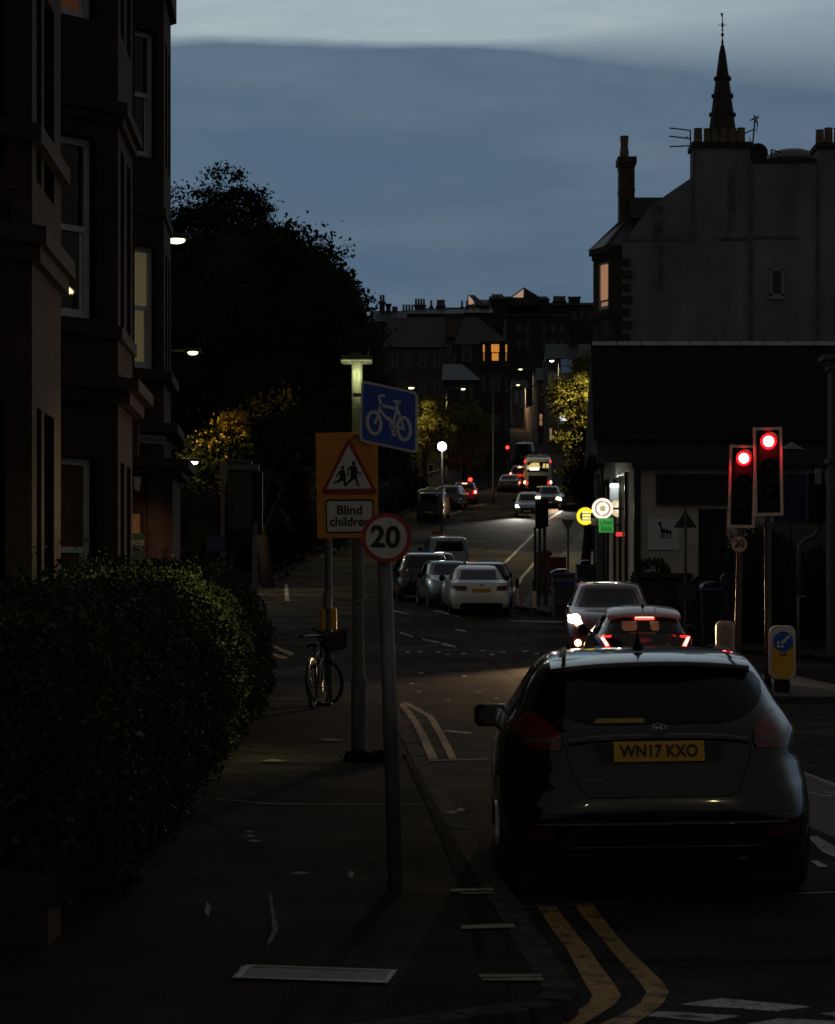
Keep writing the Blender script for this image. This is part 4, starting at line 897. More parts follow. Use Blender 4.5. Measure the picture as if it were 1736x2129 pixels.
# dark fascia board with the phone number, poster on the cream wall
t = thing('fascia_board', 'long black fascia board with faint lettering and a phone number', 'shop sign', P(1450, 1020, YF - .1), inplace=True)
board('panel', [(1365, 1048), (1560, 1048), (1560, 985), (1365, 985)], YF - .14, .1, mat('fascia_black', (.010, .009, .010), .6), t)
FL = mat('faint_letter', (.10, .095, .09), .6); FD = mat('very_faint_letter', (.03, .024, .022), .6)
text('lettering', '0131 668 313', FL, t, P(1480, 1039, YF - .15), .21, sx=1.15)
m = MB(); rg = random.Random(3); u = 1405
for k in range(11):
    h_ = rg.choice((9, 11, 18)); z_ = 1026
    stroke(m, [P(u, z_, YF - .15), P(u + 3, z_ - h_, YF - .15), P(u + 6, z_ - 2, YF - .15)], .035); u += rg.choice((10, 12, 15))
m.build('lettering', FD, t)
t = thing('wall_poster', 'white poster with two dark animal silhouettes on the cream shop wall', 'poster', P(1383, 1110, YF - .02), inplace=True)
board('sheet', [(1346, 1143), (1412, 1143), (1412, 1079), (1346, 1079)], YF - .03, .02, mat('poster_white', (.80, .80, .86), .7, var=.1, scale=5), t)
m = MB(); q = lambda u, v: P(u, v, YF - .034)
stroke(m, [q(1371, 1086), q(1374, 1094), q(1377, 1104)], .05, .003); stroke(m, [q(1369, 1088), q(1374, 1086)], .04, .003); stroke(m, [q(1376, 1102), q(1381, 1106)], .09, .003); stroke(m, [q(1376, 1104), q(1375, 1116)], .03, .003); stroke(m, [q(1381, 1106), q(1380, 1117)], .03, .003)
stroke(m, [q(1386, 1105), q(1394, 1106)], .08, .003); stroke(m, [q(1386, 1105), q(1384, 1100)], .05, .003); stroke(m, [q(1387, 1107), q(1387, 1114)], .03, .003); stroke(m, [q(1393, 1107), q(1394, 1114)], .03, .003); stroke(m, [q(1372, 1118), q(1398, 1118)], .02, .003)
m.build('picture', INK, t)
# blue hoarding, dark doorway pier, pale parasol
T2 = thing('blue_annexe', 'low annexe with a blue painted wall and cream base right of the traffic lights', 'building', (PX(1680, 52), 52, g(52)), inplace=True)
board('wall', [(1632, 1230), (1740, 1230), (1740, 985), (1632, 985)], 52.0, 1.6, mat('annexe_blue', (.028, .026, .095), .75, var=.2, scale=2), T2)
board('plinth', [(1600, 1235), (1745, 1235), (1745, 1086), (1600, 1086)], 51.9, .095, mat('annexe_cream', (.16, .14, .12), .9, var=.2, scale=2), T2)
board('door_frame', [(1683, 1086), (1726, 1086), (1726, 1003), (1683, 1003)], 51.93, .06, MC['annexe_cream'], T2)
board('door', [(1692, 1086), (1722, 1086), (1722, 1012), (1692, 1012)], 51.9, .028, MC['black_joinery'], T2)
t = thing('parasol', 'small pale parasol top showing beside the taller traffic light', 'parasol', P(1645, 1010, 50), inplace=True)
c = P(1646, 918, 50); m = MB(); ring_ = [c + Vector((.32 * math.cos(2 * PI * k / 8), .32 * math.sin(2 * PI * k / 8), -.19)) for k in range(8)]
m.add([c] + ring_, [(0, 1 + k, 1 + (k + 1) % 8) for k in range(8)]); m.add([c + Vector((-.22, 0, -.13)), c + Vector((-.52, .1, -.2)), c + Vector((-.50, .1, -.3)), c + Vector((-.2, -.1, -.25))], [(0, 1, 2, 3)])
m.build('canopy', mat('parasol_cloth', (.22, .20, .25), .8), t); m = MB(); m.tube([c, (c.x, c.y, g(50) + .1)], .02, 6); m.build('pole', BLKM, t)
# cream house edge at the right of the picture
T = thing('cream_house', 'cream house corner with a moulded cornice at the right edge', 'house', (PX(1780, 46), 46, g(46)), inplace=True)
xl = PX(1728, 46); m = MB(); m.box((xl + 3, 46.2, (g(46) + PZ(760, 46)) / 2 - .5), (6, .4, PZ(760, 46) - g(46) + 1)); m.build('wall', mat('cream_paint', (.12, .115, .105), .85, var=.15, scale=2), T)
m = MB()
for z0, z1, pr in ((768, 755, .05), (755, 748, .10), (748, 738, .18), (962, 952, .06), (1000, 975, .05)): m.box((xl + 3, 46.2, (PZ(z0, 46) + PZ(z1, 46)) / 2), (6 + 2 * pr, .4 + 2 * pr, PZ(z1, 46) - PZ(z0, 46)))
m.box((xl + .2, 46.1, (g(46) + PZ(1000, 46)) / 2), (.5, .4, PZ(1000, 46) - g(46))); m.build('cornice', MC['cream_paint'], T)
# low garden wall, clipped hedges and shrubs before the buildings
def wallbox(name, label, u0, u1, v0, v1, Y, th, m, cat='wall'):
    t = thing(name, label, cat, (PX((u0 + u1) / 2, Y), Y, g(Y)), inplace=True)
    x0, x1 = PX(u0, Y), PX(u1, Y); b = MB(); b.box(((x0 + x1) / 2, Y + th / 2, (g(Y) - .1 + PZ(v0, Y)) / 2), (x1 - x0, th, PZ(v0, Y) - g(Y) + .1)); b.build('masonry', m, t)
    b = MB(); b.box(((x0 + x1) / 2, Y + th / 2, PZ(v0, Y) + .05), (x1 - x0 + .08, th + .1, .1)); b.build('coping', GRAN, t); return t
BRK = stone('brown_garden_wall', (.040, .029, .022), (.050, .036, .027), (.02, .017, .014), bw=.45, bh=.2)
wallbox('garden_wall', 'low brown stone wall under the clipped hedges', 1440, 1760, 1262, 1330, 50.5, .35, BRK)
wallbox('garden_wall', 'short brown wall in front of the cream shop wall', 1324, 1436, 1200, 1290, 51.5, .3, BRK)
def blob(name, label, ells, n, leaf, m, seed, cat, base, core=.86):
    t = thing(name, label, cat, base, inplace=True); rg = np.random.default_rng(seed); pts = []
    for e in ells:
        k = int(n / len(ells)); d = rg.normal(size=(k, 3)); d /= np.linalg.norm(d, axis=1)[:, None]
        pts.append(np.array(e[:3]) + d * np.array(e[3:]) * rg.uniform(.86, 1.05, k)[:, None])
    leaf_mesh('foliage', np.concatenate(pts), leaf, m, t, seed)
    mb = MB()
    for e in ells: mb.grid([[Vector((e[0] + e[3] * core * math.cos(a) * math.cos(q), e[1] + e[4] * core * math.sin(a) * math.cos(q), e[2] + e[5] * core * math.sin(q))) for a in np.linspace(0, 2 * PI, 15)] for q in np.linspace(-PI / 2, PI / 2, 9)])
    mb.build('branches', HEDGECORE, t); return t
cc = P(1570, 1190, 49.5); cd = P(1700, 1215, 48.3)
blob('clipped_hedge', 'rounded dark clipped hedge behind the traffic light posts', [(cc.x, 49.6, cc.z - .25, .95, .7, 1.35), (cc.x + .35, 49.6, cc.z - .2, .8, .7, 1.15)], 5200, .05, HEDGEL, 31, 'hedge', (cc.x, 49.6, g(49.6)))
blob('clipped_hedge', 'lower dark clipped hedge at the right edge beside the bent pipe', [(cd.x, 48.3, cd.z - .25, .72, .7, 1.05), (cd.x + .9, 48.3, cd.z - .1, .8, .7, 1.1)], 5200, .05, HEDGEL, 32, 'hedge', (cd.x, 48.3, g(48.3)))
ce = P(1365, 1200, 52.6)
blob('shrub', 'straggly shrubs growing up the cream shop wall below the poster', [(ce.x - .1, 52.6, ce.z - .3, .55, .4, .75), (ce.x + .6, 52.6, ce.z - .5, .6, .4, .55), (ce.x + 1.2, 52.6, ce.z - .45, .4, .4, .5)], 3000, .07, mat('shrub_leaf', (.06, .06, .035), .7, island=.5), 33, 'shrub', (ce.x, 52.6, g(52.6)), core=.6)

# ------------------------------------------------------------------ hedge and front-garden wall on the left
def hx(y): return float(np.interp(y, [8.5, 11.5, 16.7, 26, 31], [-1.36, -1.50, -1.78, -2.05, -2.22]))
def hh(y): return float(np.interp(y, [9, 14, 18, 22, 25, 28, 30.5, 31.2], [1.52, 1.56, 1.63, 1.76, 1.93, 2.04, 1.9, 1.2]))
T = thing('hedge', 'long thick leafy hedge filling the left side along the pavement', 'hedge', (-2.3, 18, KH), inplace=True)
rg = np.random.default_rng(5); n = 230000
yy_ = 10.2 + (31.2 - 10.2) * rg.uniform(0, 1, n) ** .9
fx = np.interp(yy_, [8.5, 11.5, 16.7, 26, 31], [-1.36, -1.50, -1.78, -2.05, -2.22]); fh = np.interp(yy_, [9, 14, 18, 22, 25, 28, 30.5, 31.2], [1.52, 1.56, 1.63, 1.76, 1.93, 2.04, 1.9, 1.2])
face = rg.uniform(0, 1, n); isf = face < .60
zz = np.where(isf, rg.uniform(.0, 1, n) * fh, fh)
t_ = np.clip(zz / fh, 0, 1)
bulge = .20 * np.sin(t_ * PI) ** .7 - .22 * t_ ** 5
lump = -.06 + .13 * np.sin(yy_ * 2.3 + zz * 3) + .07 * np.sin(yy_ * 7 - zz * 6.1) + .05 * np.sin(yy_ * 13 + zz * 9)
back_ = np.where(isf, 0, rg.uniform(0, 2.3, n))
xx = np.where(isf, fx - .14 + bulge + lump - np.abs(rg.normal(0, .06, n)), fx - .30 - back_)
top_l = .11 * np.sin(yy_ * 2.1 + xx * 3) + .05 * np.sin(yy_ * 6.1 - xx * 7) + .03 * np.sin(yy_ * 15)
zz = np.where(isf, np.maximum(zz, np.where(yy_ < 11.6, .42 + .08 * np.sin(yy_ * 9), .02)), fh + top_l + rg.normal(0, .045, n) - .05) + KH
stray = rg.uniform(0, 1, n) < .05
zz = np.where(stray & ~isf, zz + np.abs(rg.normal(0, .10, n)) * (1 + np.sin(yy_ * 11 + xx * 9)), zz)
xx = np.where(stray & isf, xx + np.abs(rg.normal(0, .07, n)) * (1 + np.sin(yy_ * 9 + zz * 8)), xx)
ne = 30000; xe = -1.36 - rg.uniform(0, 2.2, ne); ze_ = rg.uniform(0, 1, ne); hz_ = 1.52 + .06 * np.sin(xe * 6)
ye = 10.28 - .16 * np.sin(ze_ * PI) ** .7 + .09 * np.sin(xe * 7 + ze_ * 5) + .05 * np.sin(xe * 15 - ze_ * 9) + .22 * ze_ ** 5 + np.abs(rg.normal(0, .07, ne))
ze_ = KH + .20 + .09 * np.sin(xe * 8) + .05 * np.sin(xe * 19) + ze_ * (hz_ - .30)
xx, yy_, zz = np.concatenate([xx, xe]), np.concatenate([yy_, ye]), np.concatenate([zz, ze_])
leaf_mesh('foliage', np.stack([xx, yy_, zz], 1), .0215, HEDGEL, T, 5)
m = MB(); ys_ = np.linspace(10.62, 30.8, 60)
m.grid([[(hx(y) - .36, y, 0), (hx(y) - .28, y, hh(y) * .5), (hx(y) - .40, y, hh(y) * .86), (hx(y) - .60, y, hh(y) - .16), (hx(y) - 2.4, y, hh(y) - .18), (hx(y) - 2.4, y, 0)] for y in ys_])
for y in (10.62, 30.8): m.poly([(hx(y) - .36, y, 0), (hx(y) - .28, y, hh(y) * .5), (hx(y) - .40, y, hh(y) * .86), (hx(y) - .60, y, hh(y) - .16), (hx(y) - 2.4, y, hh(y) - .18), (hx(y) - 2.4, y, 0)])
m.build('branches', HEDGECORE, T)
gx, gy_ = GP(148, 1975, KH)
T = thing('garden_wall', 'low reddish garden wall end under the near end of the hedge', 'wall', (gx - .8, gy_, KH), inplace=True)
m = MB(); m.box((gx - 1.32, gy_ + .26, KH + .14), (2.4, .36, .32), ry=.006); m.build('masonry', stone('red_garden_wall', (.030, .017, .013), (.042, .022, .017), (.016, .013, .011), bw=.4, bh=.18), T)
# tuft at the foot of the lamp post
lx, ly = GP(745, 1580, KH)
T = thing('grass_tuft', 'small dark tuft of grass at the foot of the lamp post', 'grass', (lx, ly, KH), inplace=True)
pts = np.stack([lx + .08 + rg.normal(0, .10, 420), ly - .12 + rg.normal(0, .10, 420), KH + np.abs(rg.normal(0, .035, 420))], 1); tag(leaf_mesh('blades', pts, .04, LEAFD, T, 9, flat=2), kind='stuff')

# ------------------------------------------------------------------ trees
tree('broadleaf_tree', 'tall tree with a ragged crown showing behind the rooftop-high dark tree', (PX(440, 118), 118, g(118) - .5), .5,
     [(PX(452, 118), 118, PZ(420, 118), 2.5, 2.4, 2.3), (PX(395, 118), 118, PZ(450, 118), 2.4, 2.4, 1.9), (PX(500, 118), 118, PZ(440, 118), 1.7, 2, 1.8), (PX(450, 118), 118, PZ(520, 118), 3.4, 3, 3.2)], 110, 130, .34, .105, LEAFD, 11, fill=2600)
tree('broadleaf_tree', 'huge dark broad tree filling the space beside the sandstone corner', (PX(480, 100), 100, g(100) - .3), .55,
     [(PX(510, 100), 100, PZ(650, 100), 5.0, 4.5, 4.6), (PX(615, 100), 100, PZ(660, 100), 3.2, 4.0, 4.1), (PX(420, 100), 100, PZ(640, 100), 3.6, 3.6, 4.4), (PX(690, 100), 100, PZ(690, 100), 2.0, 3, 3.5), (PX(540, 100), 100, PZ(820, 100), 5.8, 4.4, 3.3), (PX(430, 100), 100, PZ(850, 100), 3.2, 3, 2.6), (PX(680, 100), 100, PZ(850, 100), 2.6, 3, 2.6)], 340, 150, .42, .135, LEAFM, 12, fill=17000, core=.80)
tree('broadleaf_tree', 'dark tree at the right shoulder of the big crown behind the lamp post', (PX(770, 128), 128, g(128)), .35,
     [(PX(735, 128), 128, PZ(760, 128), 1.9, 2.4, 3.6), (PX(760, 128), 128, PZ(850, 128), 2.4, 2.6, 2.6), (PX(700, 128), 128, PZ(900, 128), 2.6, 2.6, 2.4)], 90, 140, .38, .12, LEAFM, 13, fill=2600, core=.75)
for lab, u, v, rx, rz, Y, sd in (('dark evergreen bush under the left side of the big tree', 455, 1045, 3.2, 3.0, 92, 41), ('dark evergreen bush behind the dark traffic light', 560, 1020, 2.8, 3.0, 104, 42), ('dark evergreen bush left of the orange board', 640, 1010, 2.2, 2.9, 112, 43), ('dark evergreen bush right of the lamp post foot of the hill', 720, 985, 2.2, 3.2, 124, 44), ('dark evergreen bush behind the parked dark van', 778, 975, 1.6, 3.0, 139, 45), ('dark evergreen bush behind the globe lamp', 838, 985, 1.1, 2.2, 147, 46)):
    xx_, zz_c = PX(u, Y), PZ(v, Y)
    t = tree('evergreen_bush', lab, (xx_, Y, g(Y)), .15, [(xx_, Y, zz_c, rx, 1.8, rz), (xx_ + .5, Y, zz_c - 1.4, rx * 1.05, 1.8, rz * .7), (xx_ - .6, Y, zz_c + .6, rx * .6, 1.4, rz * .7)], 60, 90, .35, .12, LEAFD, sd, fill=4000, core=.8, group='dark bushes along the left of the road', cat='bush')
T_ = tree('street_tree', 'low branches of a street tree with one spray coloured yellow as if lamplit beside the corner', (PX(560, 84), 84, g(84)), .22,
     [(PX(505, 84), 84, PZ(935, 84), 1.9, 1.6, 1.0), (PX(580, 84), 84, PZ(870, 84), 1.9, 1.6, .9), (PX(450, 84), 84, PZ(975, 84), 1.6, 1.5, .9), (PX(650, 84), 84, PZ(900, 84), 1.5, 1.5, .8)], 46, 95, .30, .11, LEAFM, 14, fill=500)
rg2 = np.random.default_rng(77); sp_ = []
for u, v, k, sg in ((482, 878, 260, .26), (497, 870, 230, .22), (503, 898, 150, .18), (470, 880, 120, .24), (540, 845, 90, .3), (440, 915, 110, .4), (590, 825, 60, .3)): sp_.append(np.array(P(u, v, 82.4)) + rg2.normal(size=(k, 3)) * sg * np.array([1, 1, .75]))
leaf_mesh('lamplit_spray', np.concatenate(sp_), .09, mat('leaf_lamplit', (.34, .22, .02), .7, island=.35), T_, 78)  # brighter yellow leaf colour stands in for lamplight on the spray
tree('small_tree', 'rounded small tree lit yellow on top right behind the blue cycle sign', (PX(880, 152), 152, g(152)), .2,
     [(PX(880, 152), 152, PZ(862, 152), 1.9, 2, 1.45), (PX(860, 152), 152, PZ(905, 152), 2.1, 2, 1.8), (PX(910, 152), 152, PZ(890, 152), 1.2, 1.4, 1.2)], 90, 150, .22, .075, LEAFY, 15, fill=3500, group='small lit trees by the street')
tree('small_tree', 'wider rounded small tree lit yellow on top below the bay house', (PX(965, 160), 160, g(160)), .2,
     [(PX(962, 160), 160, PZ(872, 160), 1.9, 1.9, 1.25), (PX(985, 160), 160, PZ(890, 160), 1.5, 1.6, 1.4), (PX(965, 160), 160, PZ(930, 160), 2.2, 2, 1.9)], 90, 150, .22, .075, LEAFY, 16, fill=4000, group='small lit trees by the street')
tree('roadside_tree', 'yellow-green roadside tree leaning out beside the dark slate roof', (PX(1245, 112), 112, g(112)), .3,
     [(PX(1195, 112), 112, PZ(835, 112), 1.25, 1.6, 1.5), (PX(1215, 112), 112, PZ(800, 112), 1.0, 1.4, 1.4), (PX(1172, 112), 112, PZ(815, 112), .8, 1, .6), (PX(1205, 112), 112, PZ(925, 112), 1.3, 1.5, 1.9), (PX(1230, 112), 112, PZ(745, 112), .42, .8, .5), (PX(1215, 112), 112, PZ(1000, 112), 1.1, 1.5, 1.2)], 110, 130, .20, .08, LEAFY, 17, fill=3500)
tree('roadside_tree', 'dark roadside bush hanging over the pavement beyond the shop', (PX(1215, 95), 95, g(95)), .2,
     [(PX(1222, 95), 95, PZ(960, 95), .75, 1.2, 1.3), (PX(1218, 95), 95, PZ(1010, 95), .8, 1.2, .8)], 26, 90, .22, .10, LEAFD, 18, fill=700)

# ------------------------------------------------------------------ street lamps
def lamp(label, u, v, Y, side=1, arm=.9, h=None, glowm=LAMPY, e=60, col=(1, .86, .5), head=(.62, .26, .10), pole_from=None, group='street lamps along the road', pm=GREYP, ux=None, pt=True):
    """lamp head at picture point (u, v); the post stands to one side of it"""
    hd = P(u, v, Y); base = Vector((hd.x - side * arm, Y, g(Y)))
    t = thing('street_lamp', label, 'street lamp', base, group=group, inplace=True)
    m = MB(); m.tube([base, base + Vector((0, 0, 1.4)), base + Vector((0, 0, 1.45)), Vector((base.x, Y, hd.z - .1))], [.085, .085, .055, .045], 10)
    m.tube([(base.x, Y, hd.z - .12), (base.x + side * arm * .3, Y, hd.z + .02), (hd.x - side * head[0] * .45, Y, hd.z + .05)], .035, 8); m.build('pole', pm, t, smooth=True)
    m = MB(); m.box((hd.x, Y, hd.z + .06), head); m.build('lamp_head', DGREY, t, bevel=.03)
    m = MB(); ex, ey, ez = head[0] * .32, head[1] * .46, .075 * max(1, head[2] / .1)
    m.grid([[Vector((hd.x + ex * math.cos(a) * math.cos(q), Y + ey * math.sin(a) * math.cos(q), hd.z - .015 + ez * math.sin(q))) for a in np.linspace(0, 2 * PI, 17)] for q in np.linspace(-PI / 2, PI / 2, 9)]); m.build('diffuser', glowm, t, smooth=True)
    if pt: light('SPOT', 'glow', t, (hd.x, Y, hd.z - .12), e, col, .12, rot=(0, 0, 0), spot=165, blend=.6)
    return t
lamp('street lamp glowing just past the sandstone corner, topmost of the left lamps', 366, 498, 46, arm=1.9, e=150)
lamp('street lamp glowing halfway up the dark tree at left', 401, 732, 66, arm=1.9, e=170, head=(.5, .26, .10))
lamp('white glowing street lamp low beside the sandstone corner', 399, 960, 78, arm=1.6, e=260, glowm=LAMPW, head=(.7, .3, .12), col=(1, .9, .62))
lamp('far street lamp glowing above the hilltop wall', 1082, 767, 268, side=-1, arm=1.6, e=900, head=(.8, .5, .16))
lamp('far street lamp on a tall lit post right of the hilltop road', 1147, 749.5, 232, side=-1, arm=.75, e=900, head=(.75, .5, .16), glowm=LAMPW)
lamp('far street lamp glowing over the small lit trees', 963, 808, 165, arm=1.3, e=700, col=(1, .82, .32), head=(.5, .3, .12))
lamp('faint street lamp over the orange hilltop wall', 1077, 800, 285, side=-1, arm=1.0, e=1600, col=(1, .68, .40), head=(.8, .4, .12))
lamp('street lamp post with a dark flat head below the bay house', 1020, 810, 150, side=-1, arm=.18, e=0, glowm=DGREY, head=(.9, .3, .08), pt=False)
# globe lamp on the refuge
t = thing('globe_lamp', 'white glowing globe lamp on a thin post beside the parked dark van', 'globe lamp', (PX(919, 126), 126, g(126)), inplace=True)
c = P(919, 928, 126); m = MB(); m.lathe([(.02, -.26), (.14, -.23), (.23, -.14), (.265, 0), (.23, .14), (.14, .23), (.02, .26)], c, n=20); m.build('globe', LAMPW, t, smooth=True)
m = MB(); m.tube([(c.x, 126, g(126)), (c.x, 126, c.z - .24)], [.07, .045], 10); m.build('pole', GREYP, t, smooth=True); light('POINT', 'glow', t, c - Vector((0, .4, 0)), 40, (1, .97, .9), .25)
# assumed and added lamps out of view, put in to light the trees
lamp('assumed street lamp hidden behind the dark slate roof, put in to light the roadside tree', 1258, 735, 108.5, side=-1, arm=.5, e=2600, col=(1, .84, .30))  # assumed lamp, kept out of sight, brightens the roadside tree
lamp('assumed street lamp hidden behind the blue cycle sign, put in to light the small round tree', 855, 806, 149, side=1, arm=1.2, e=750, col=(1, .80, .28))  # unseen lamp, assumed from the yellow light on the small tree
lamp('added unseen street lamp behind the sandstone corner lighting the lamplit spray', 345, 800, 80.5, side=1, arm=1.0, e=650, col=(1, .72, .24))  # extra lamp out of view, put in to light the spray

def assumed_lamp_at(label, x, y, z, e, side, tilt=0, s=1.0, spot=150):  # lamps assumed from their light alone, all standing outside the view
    base = Vector((x + side * 1.2, y, g(y)))
    t = thing('street_lamp', label, 'street lamp', base, group='street lamps along the road', inplace=True)
    m = MB(); m.tube([base, base + Vector((0, 0, 1.4)), base + Vector((0, 0, 1.45)), (base.x, y, z + .1), (x + side * .3, y, z + .12)], [.09, .09, .06, .05, .04], 10); m.build('pole', GREYP, t, smooth=True)
    m = MB(); m.box((x, y, z + .06), (.62, .28, .1)); m.build('lamp_head', DGREY, t, bevel=.03)
    k_ = 1 if s == 1 else .3; m = MB(); m.box((x, y, z - .01), (.5 * k_, .24 * k_, .06)); m.build('diffuser', glow('bright_lamp' if s == 1 else 'bright_lamp_glint', (1, .84, .45), 30 * s), t)
    light('SPOT', 'glow', t, (x, y, z - .08), e, (1, .80, .52), .15, spot=spot, blend=.5, rot=(tilt, 0, 0))
assumed_lamp_at('assumed unseen street lamp on the right kerb beside the stop line', 8.6, 25.0, 7.6, 28, 1, tilt=R(28), spot=128)  # assumed lamp off to the right, warms the signals and junction
assumed_lamp_at('assumed unseen street lamp on the right kerb before the junction', 5.2, -16.0, 7.5, 22, 1, s=40)  # assumed lamp behind the camera, gives glints on the near car
assumed_lamp_at('assumed unseen street lamp on the left kerb before the junction', -2.0, -22.0, 7.5, 22, -1, s=40)  # second assumed lamp behind the camera, for the same glints
# near lamp post with the cycle route sign
YL = ly; T = thing('lamp_post', 'grey lamp post with a flat square head and a swollen base on the pavement', 'lamp post', (PX(746, YL), YL, KH), inplace=True)
x = PX(744, YL); pxm = FPX / YL
m = MB(); zc = PZ(1405, YL)
m.tube([(PX(746.5, YL), YL, KH - .05), (PX(746, YL), YL, zc - .05), (PX(746, YL), YL, zc - .03), (PX(745, YL), YL, zc + .03), (PX(742.5, YL), YL, PZ(752, YL))], [16.2 / pxm, 16.2 / pxm, 16.0 / pxm, 12.2 / pxm, 11.2 / pxm], 20); m.build('pole', GREYP, T, smooth=True, angle=40)
m = MB(); m.box((PX(746.5, YL), YL - 16.6 / pxm, KH + .52), (.09, .012, .42)); m.build('door', GREYP, T)
c = P(741, 748, YL); m = MB(); m.box(c, (66 / pxm, .34, .05)); m.box(c + Vector((-.01, 0, .04)), (24 / pxm, .16, .04)); m.build('lamp_head', mat('lamp_head_grey', (.07, .067, .062), .5), T, bevel=.015)
m = MB(); m.box(c + Vector((0, .0, -.027)), (.26, .28, .008)); m.build('diffuser', glow('pale_lamp_underside', (1, .97, .55), .06), T)
LG = (.93, 1, .42)
for dx_, dy_ in ((-.10, -.13), (.09, -.14), (0, .15)): light('POINT', 'glow', T, c + Vector((dx_, dy_, -.17)), 3.2, LG, .05)
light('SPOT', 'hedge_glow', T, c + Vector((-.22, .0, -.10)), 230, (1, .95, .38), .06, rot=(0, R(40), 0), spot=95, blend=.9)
dv = Vector((-4.5, 35.6, 2.4)) - (c + Vector((-.1, .2, -.12))); light('SPOT', 'corner_fill', T, c + Vector((-.1, .2, -.12)), 2600, (1, .66, .36), .06, rot=dv.to_track_quat('-Z', 'Y').to_euler(), spot=9, blend=.9)  # second spot is an added narrow fill that warms the corner wall
t = thing('pole_sticker', 'white sticker wrapped on the lamp post below the orange board', 'sticker', (PX(745, YL), YL - .07, PZ(1262, YL)), inplace=True)
def wrap(u0, u1, v0, v1, rr):
    rows = []
    for v in (v0, v1):
        rows.append([Vector((PX(745.5, YL) + rr * math.sin(a), YL - rr * math.cos(a), PZ(v, YL))) for a in np.linspace(u0, u1, 9)])
    return MB().grid(rows)
wrap(-.9, .75, 1246, 1274, 12.6 / pxm).build('paper', mat('sticker_white', (.22, .22, .21), .6, var=.2, scale=30), t)
m = MB()
for v in (1264, 1267, 1270): m.add(wrap(-.5, .4, v, v + 1.1, 12.7 / pxm).v, wrap(-.5, .4, v, v + 1, 12.7 / pxm).f)
wv = wrap(-.45, .45, 1252, 1254.5, 12.7 / pxm); m.add(wv.v, wv.f); wv = wrap(-.1, .15, 1254.5, 1258, 12.7 / pxm); m.add(wv.v, wv.f); m.build('print', INK, t)
# cycle route sign: the plate hangs skewed on its clips, as in the photo
YB = YL - .19
t = thing('cycle_route_sign', 'blue square sign with a white bicycle hanging skewed on the lamp post', 'road sign', P(752, 860, YB), inplace=True)
zq = lambda zx, zy, Y, d=0: P((zx / 3.803 + 780) * .83142, (zy / 3.803 + 870) * .83142, Y) - Vector((0, d, 0))
def rq(pts, r, k=5):
    """quad with rounded corners"""
    o = []; n_ = len(pts)
    for i in range(n_):
        p0, p1, p2 = pts[i - 1], pts[i], pts[(i + 1) % n_]; a = p1 + (p0 - p1).normalized() * r; b = p1 + (p2 - p1).normalized() * r
        o += [a * (1 - s) ** 2 + p1 * 2 * s * (1 - s) + b * s * s for s in np.linspace(0, 1, k)]
    return o
qo = [zq(470, 305, YB), zq(1006, 420, YB), zq(1003, 1004, YB), zq(453, 886, YB)]
m = MB(); m.prism(rq(qo, .05), (0, .012, 0)); m.build('border', SIGNW, t)
cq = sum(qo, Vector()) / 4; qi = [cq + (p - cq) * .92 - Vector((0, .004, 0)) for p in qo]
m = MB(); m.prism(rq(qi, .04), (0, .004, 0)); m.build('panel', SIGNB, t)
m = MB(); d = .006; z = lambda a, b: zq(a, b, YB, d)
for cx_, cy_, rx_, ry_, sk in ((592, 712, 64, 104, -14), (875, 768, 62, 106, -10)):
    stroke(m, [z(cx_ + rx_ * math.cos(a), cy_ + ry_ * math.sin(a) + rx_ * math.cos(a) * .21) for a in np.linspace(0, 2 * PI, 25)], .032, .003)
for pts in ([(686, 455), (648, 452), (640, 470), (652, 520), (650, 560)], [(652, 540), (628, 650), (600, 715)], [(655, 545), (810, 580)], [(645, 585), (700, 655), (760, 710)], [(780, 505), (838, 515)], [(808, 515), (808, 580), (768, 735)], [(770, 740), (872, 770)], [(812, 580), (835, 640), (874, 768)], [(735, 665), (755, 700)], [(770, 780), (775, 825)], [(765, 822), (792, 826)]): stroke(m, [z(*p_) for p_ in pts], .027, .003)
stroke(m, [z(762 + 22 * math.cos(a), 745 + 34 * math.sin(a)) for a in np.linspace(0, 2 * PI, 15)], .012, .003)
m.build('bicycle_symbol', mat('sign_symbol_white', (.80, .80, .78), .5), t)
for v in (820, 905): m = MB(); m.box((PX(750, YB), YB + .055, PZ(v, YB)), (.16, .09, .03)); m.build('clip', GALV, t)
# orange school warning board on its own post, with the yellow sleeve
YO = 32.0
T = thing('sign_post', 'grey post with a yellow push-button box behind the bicycle', 'post', (PX(683, YO), YO, g(YO) + KH), inplace=True)
m = MB(); m.tube([(PX(684, YO), YO, g(YO)), (PX(683, YO), YO, PZ(1290, YO)), (PX(682.5, YO), YO, PZ(906, YO))], [.055, .055, .05], 14); m.build('pole', GREYP, T, smooth=True)
m = MB(); m.box((PX(683, YO), YO + .04, PZ(1287, YO)), (.24, .16, .33)); m.build('push_button_unit', mat('signal_yellow', (.62, .33, .01), .5), T, bevel=.02)
m = MB(); m.tube([(PX(679.5, YO), YO - .03, PZ(1264, YO)), (PX(680, YO), YO - .03, PZ(1228, YO))], .055, 12); m.build('sleeve', mat('tan_sleeve', (.22, .16, .09), .7), T)
t = thing('school_warning_sign', 'orange board with a red children triangle and a Blind children plate', 'road sign', P(722, 1010, YL - .13), inplace=True)
Y1 = YL - .13
m = MB(); m.prism([P(656, 900, Y1), P(785, 897, Y1), P(786.5, 1117, Y1), P(660, 1119, Y1)], (0, .02, 0)); m.build('backing_board', SIGNO, t)
z = lambda a, b, d: zq(a, b, Y1, d)
m = MB(); m.prism(rq([z(350, 838, .004), z(632, 1392, .004), z(78, 1395, .004)], .06), (0, .004, 0)); m.build('triangle_border', SIGNR, t)
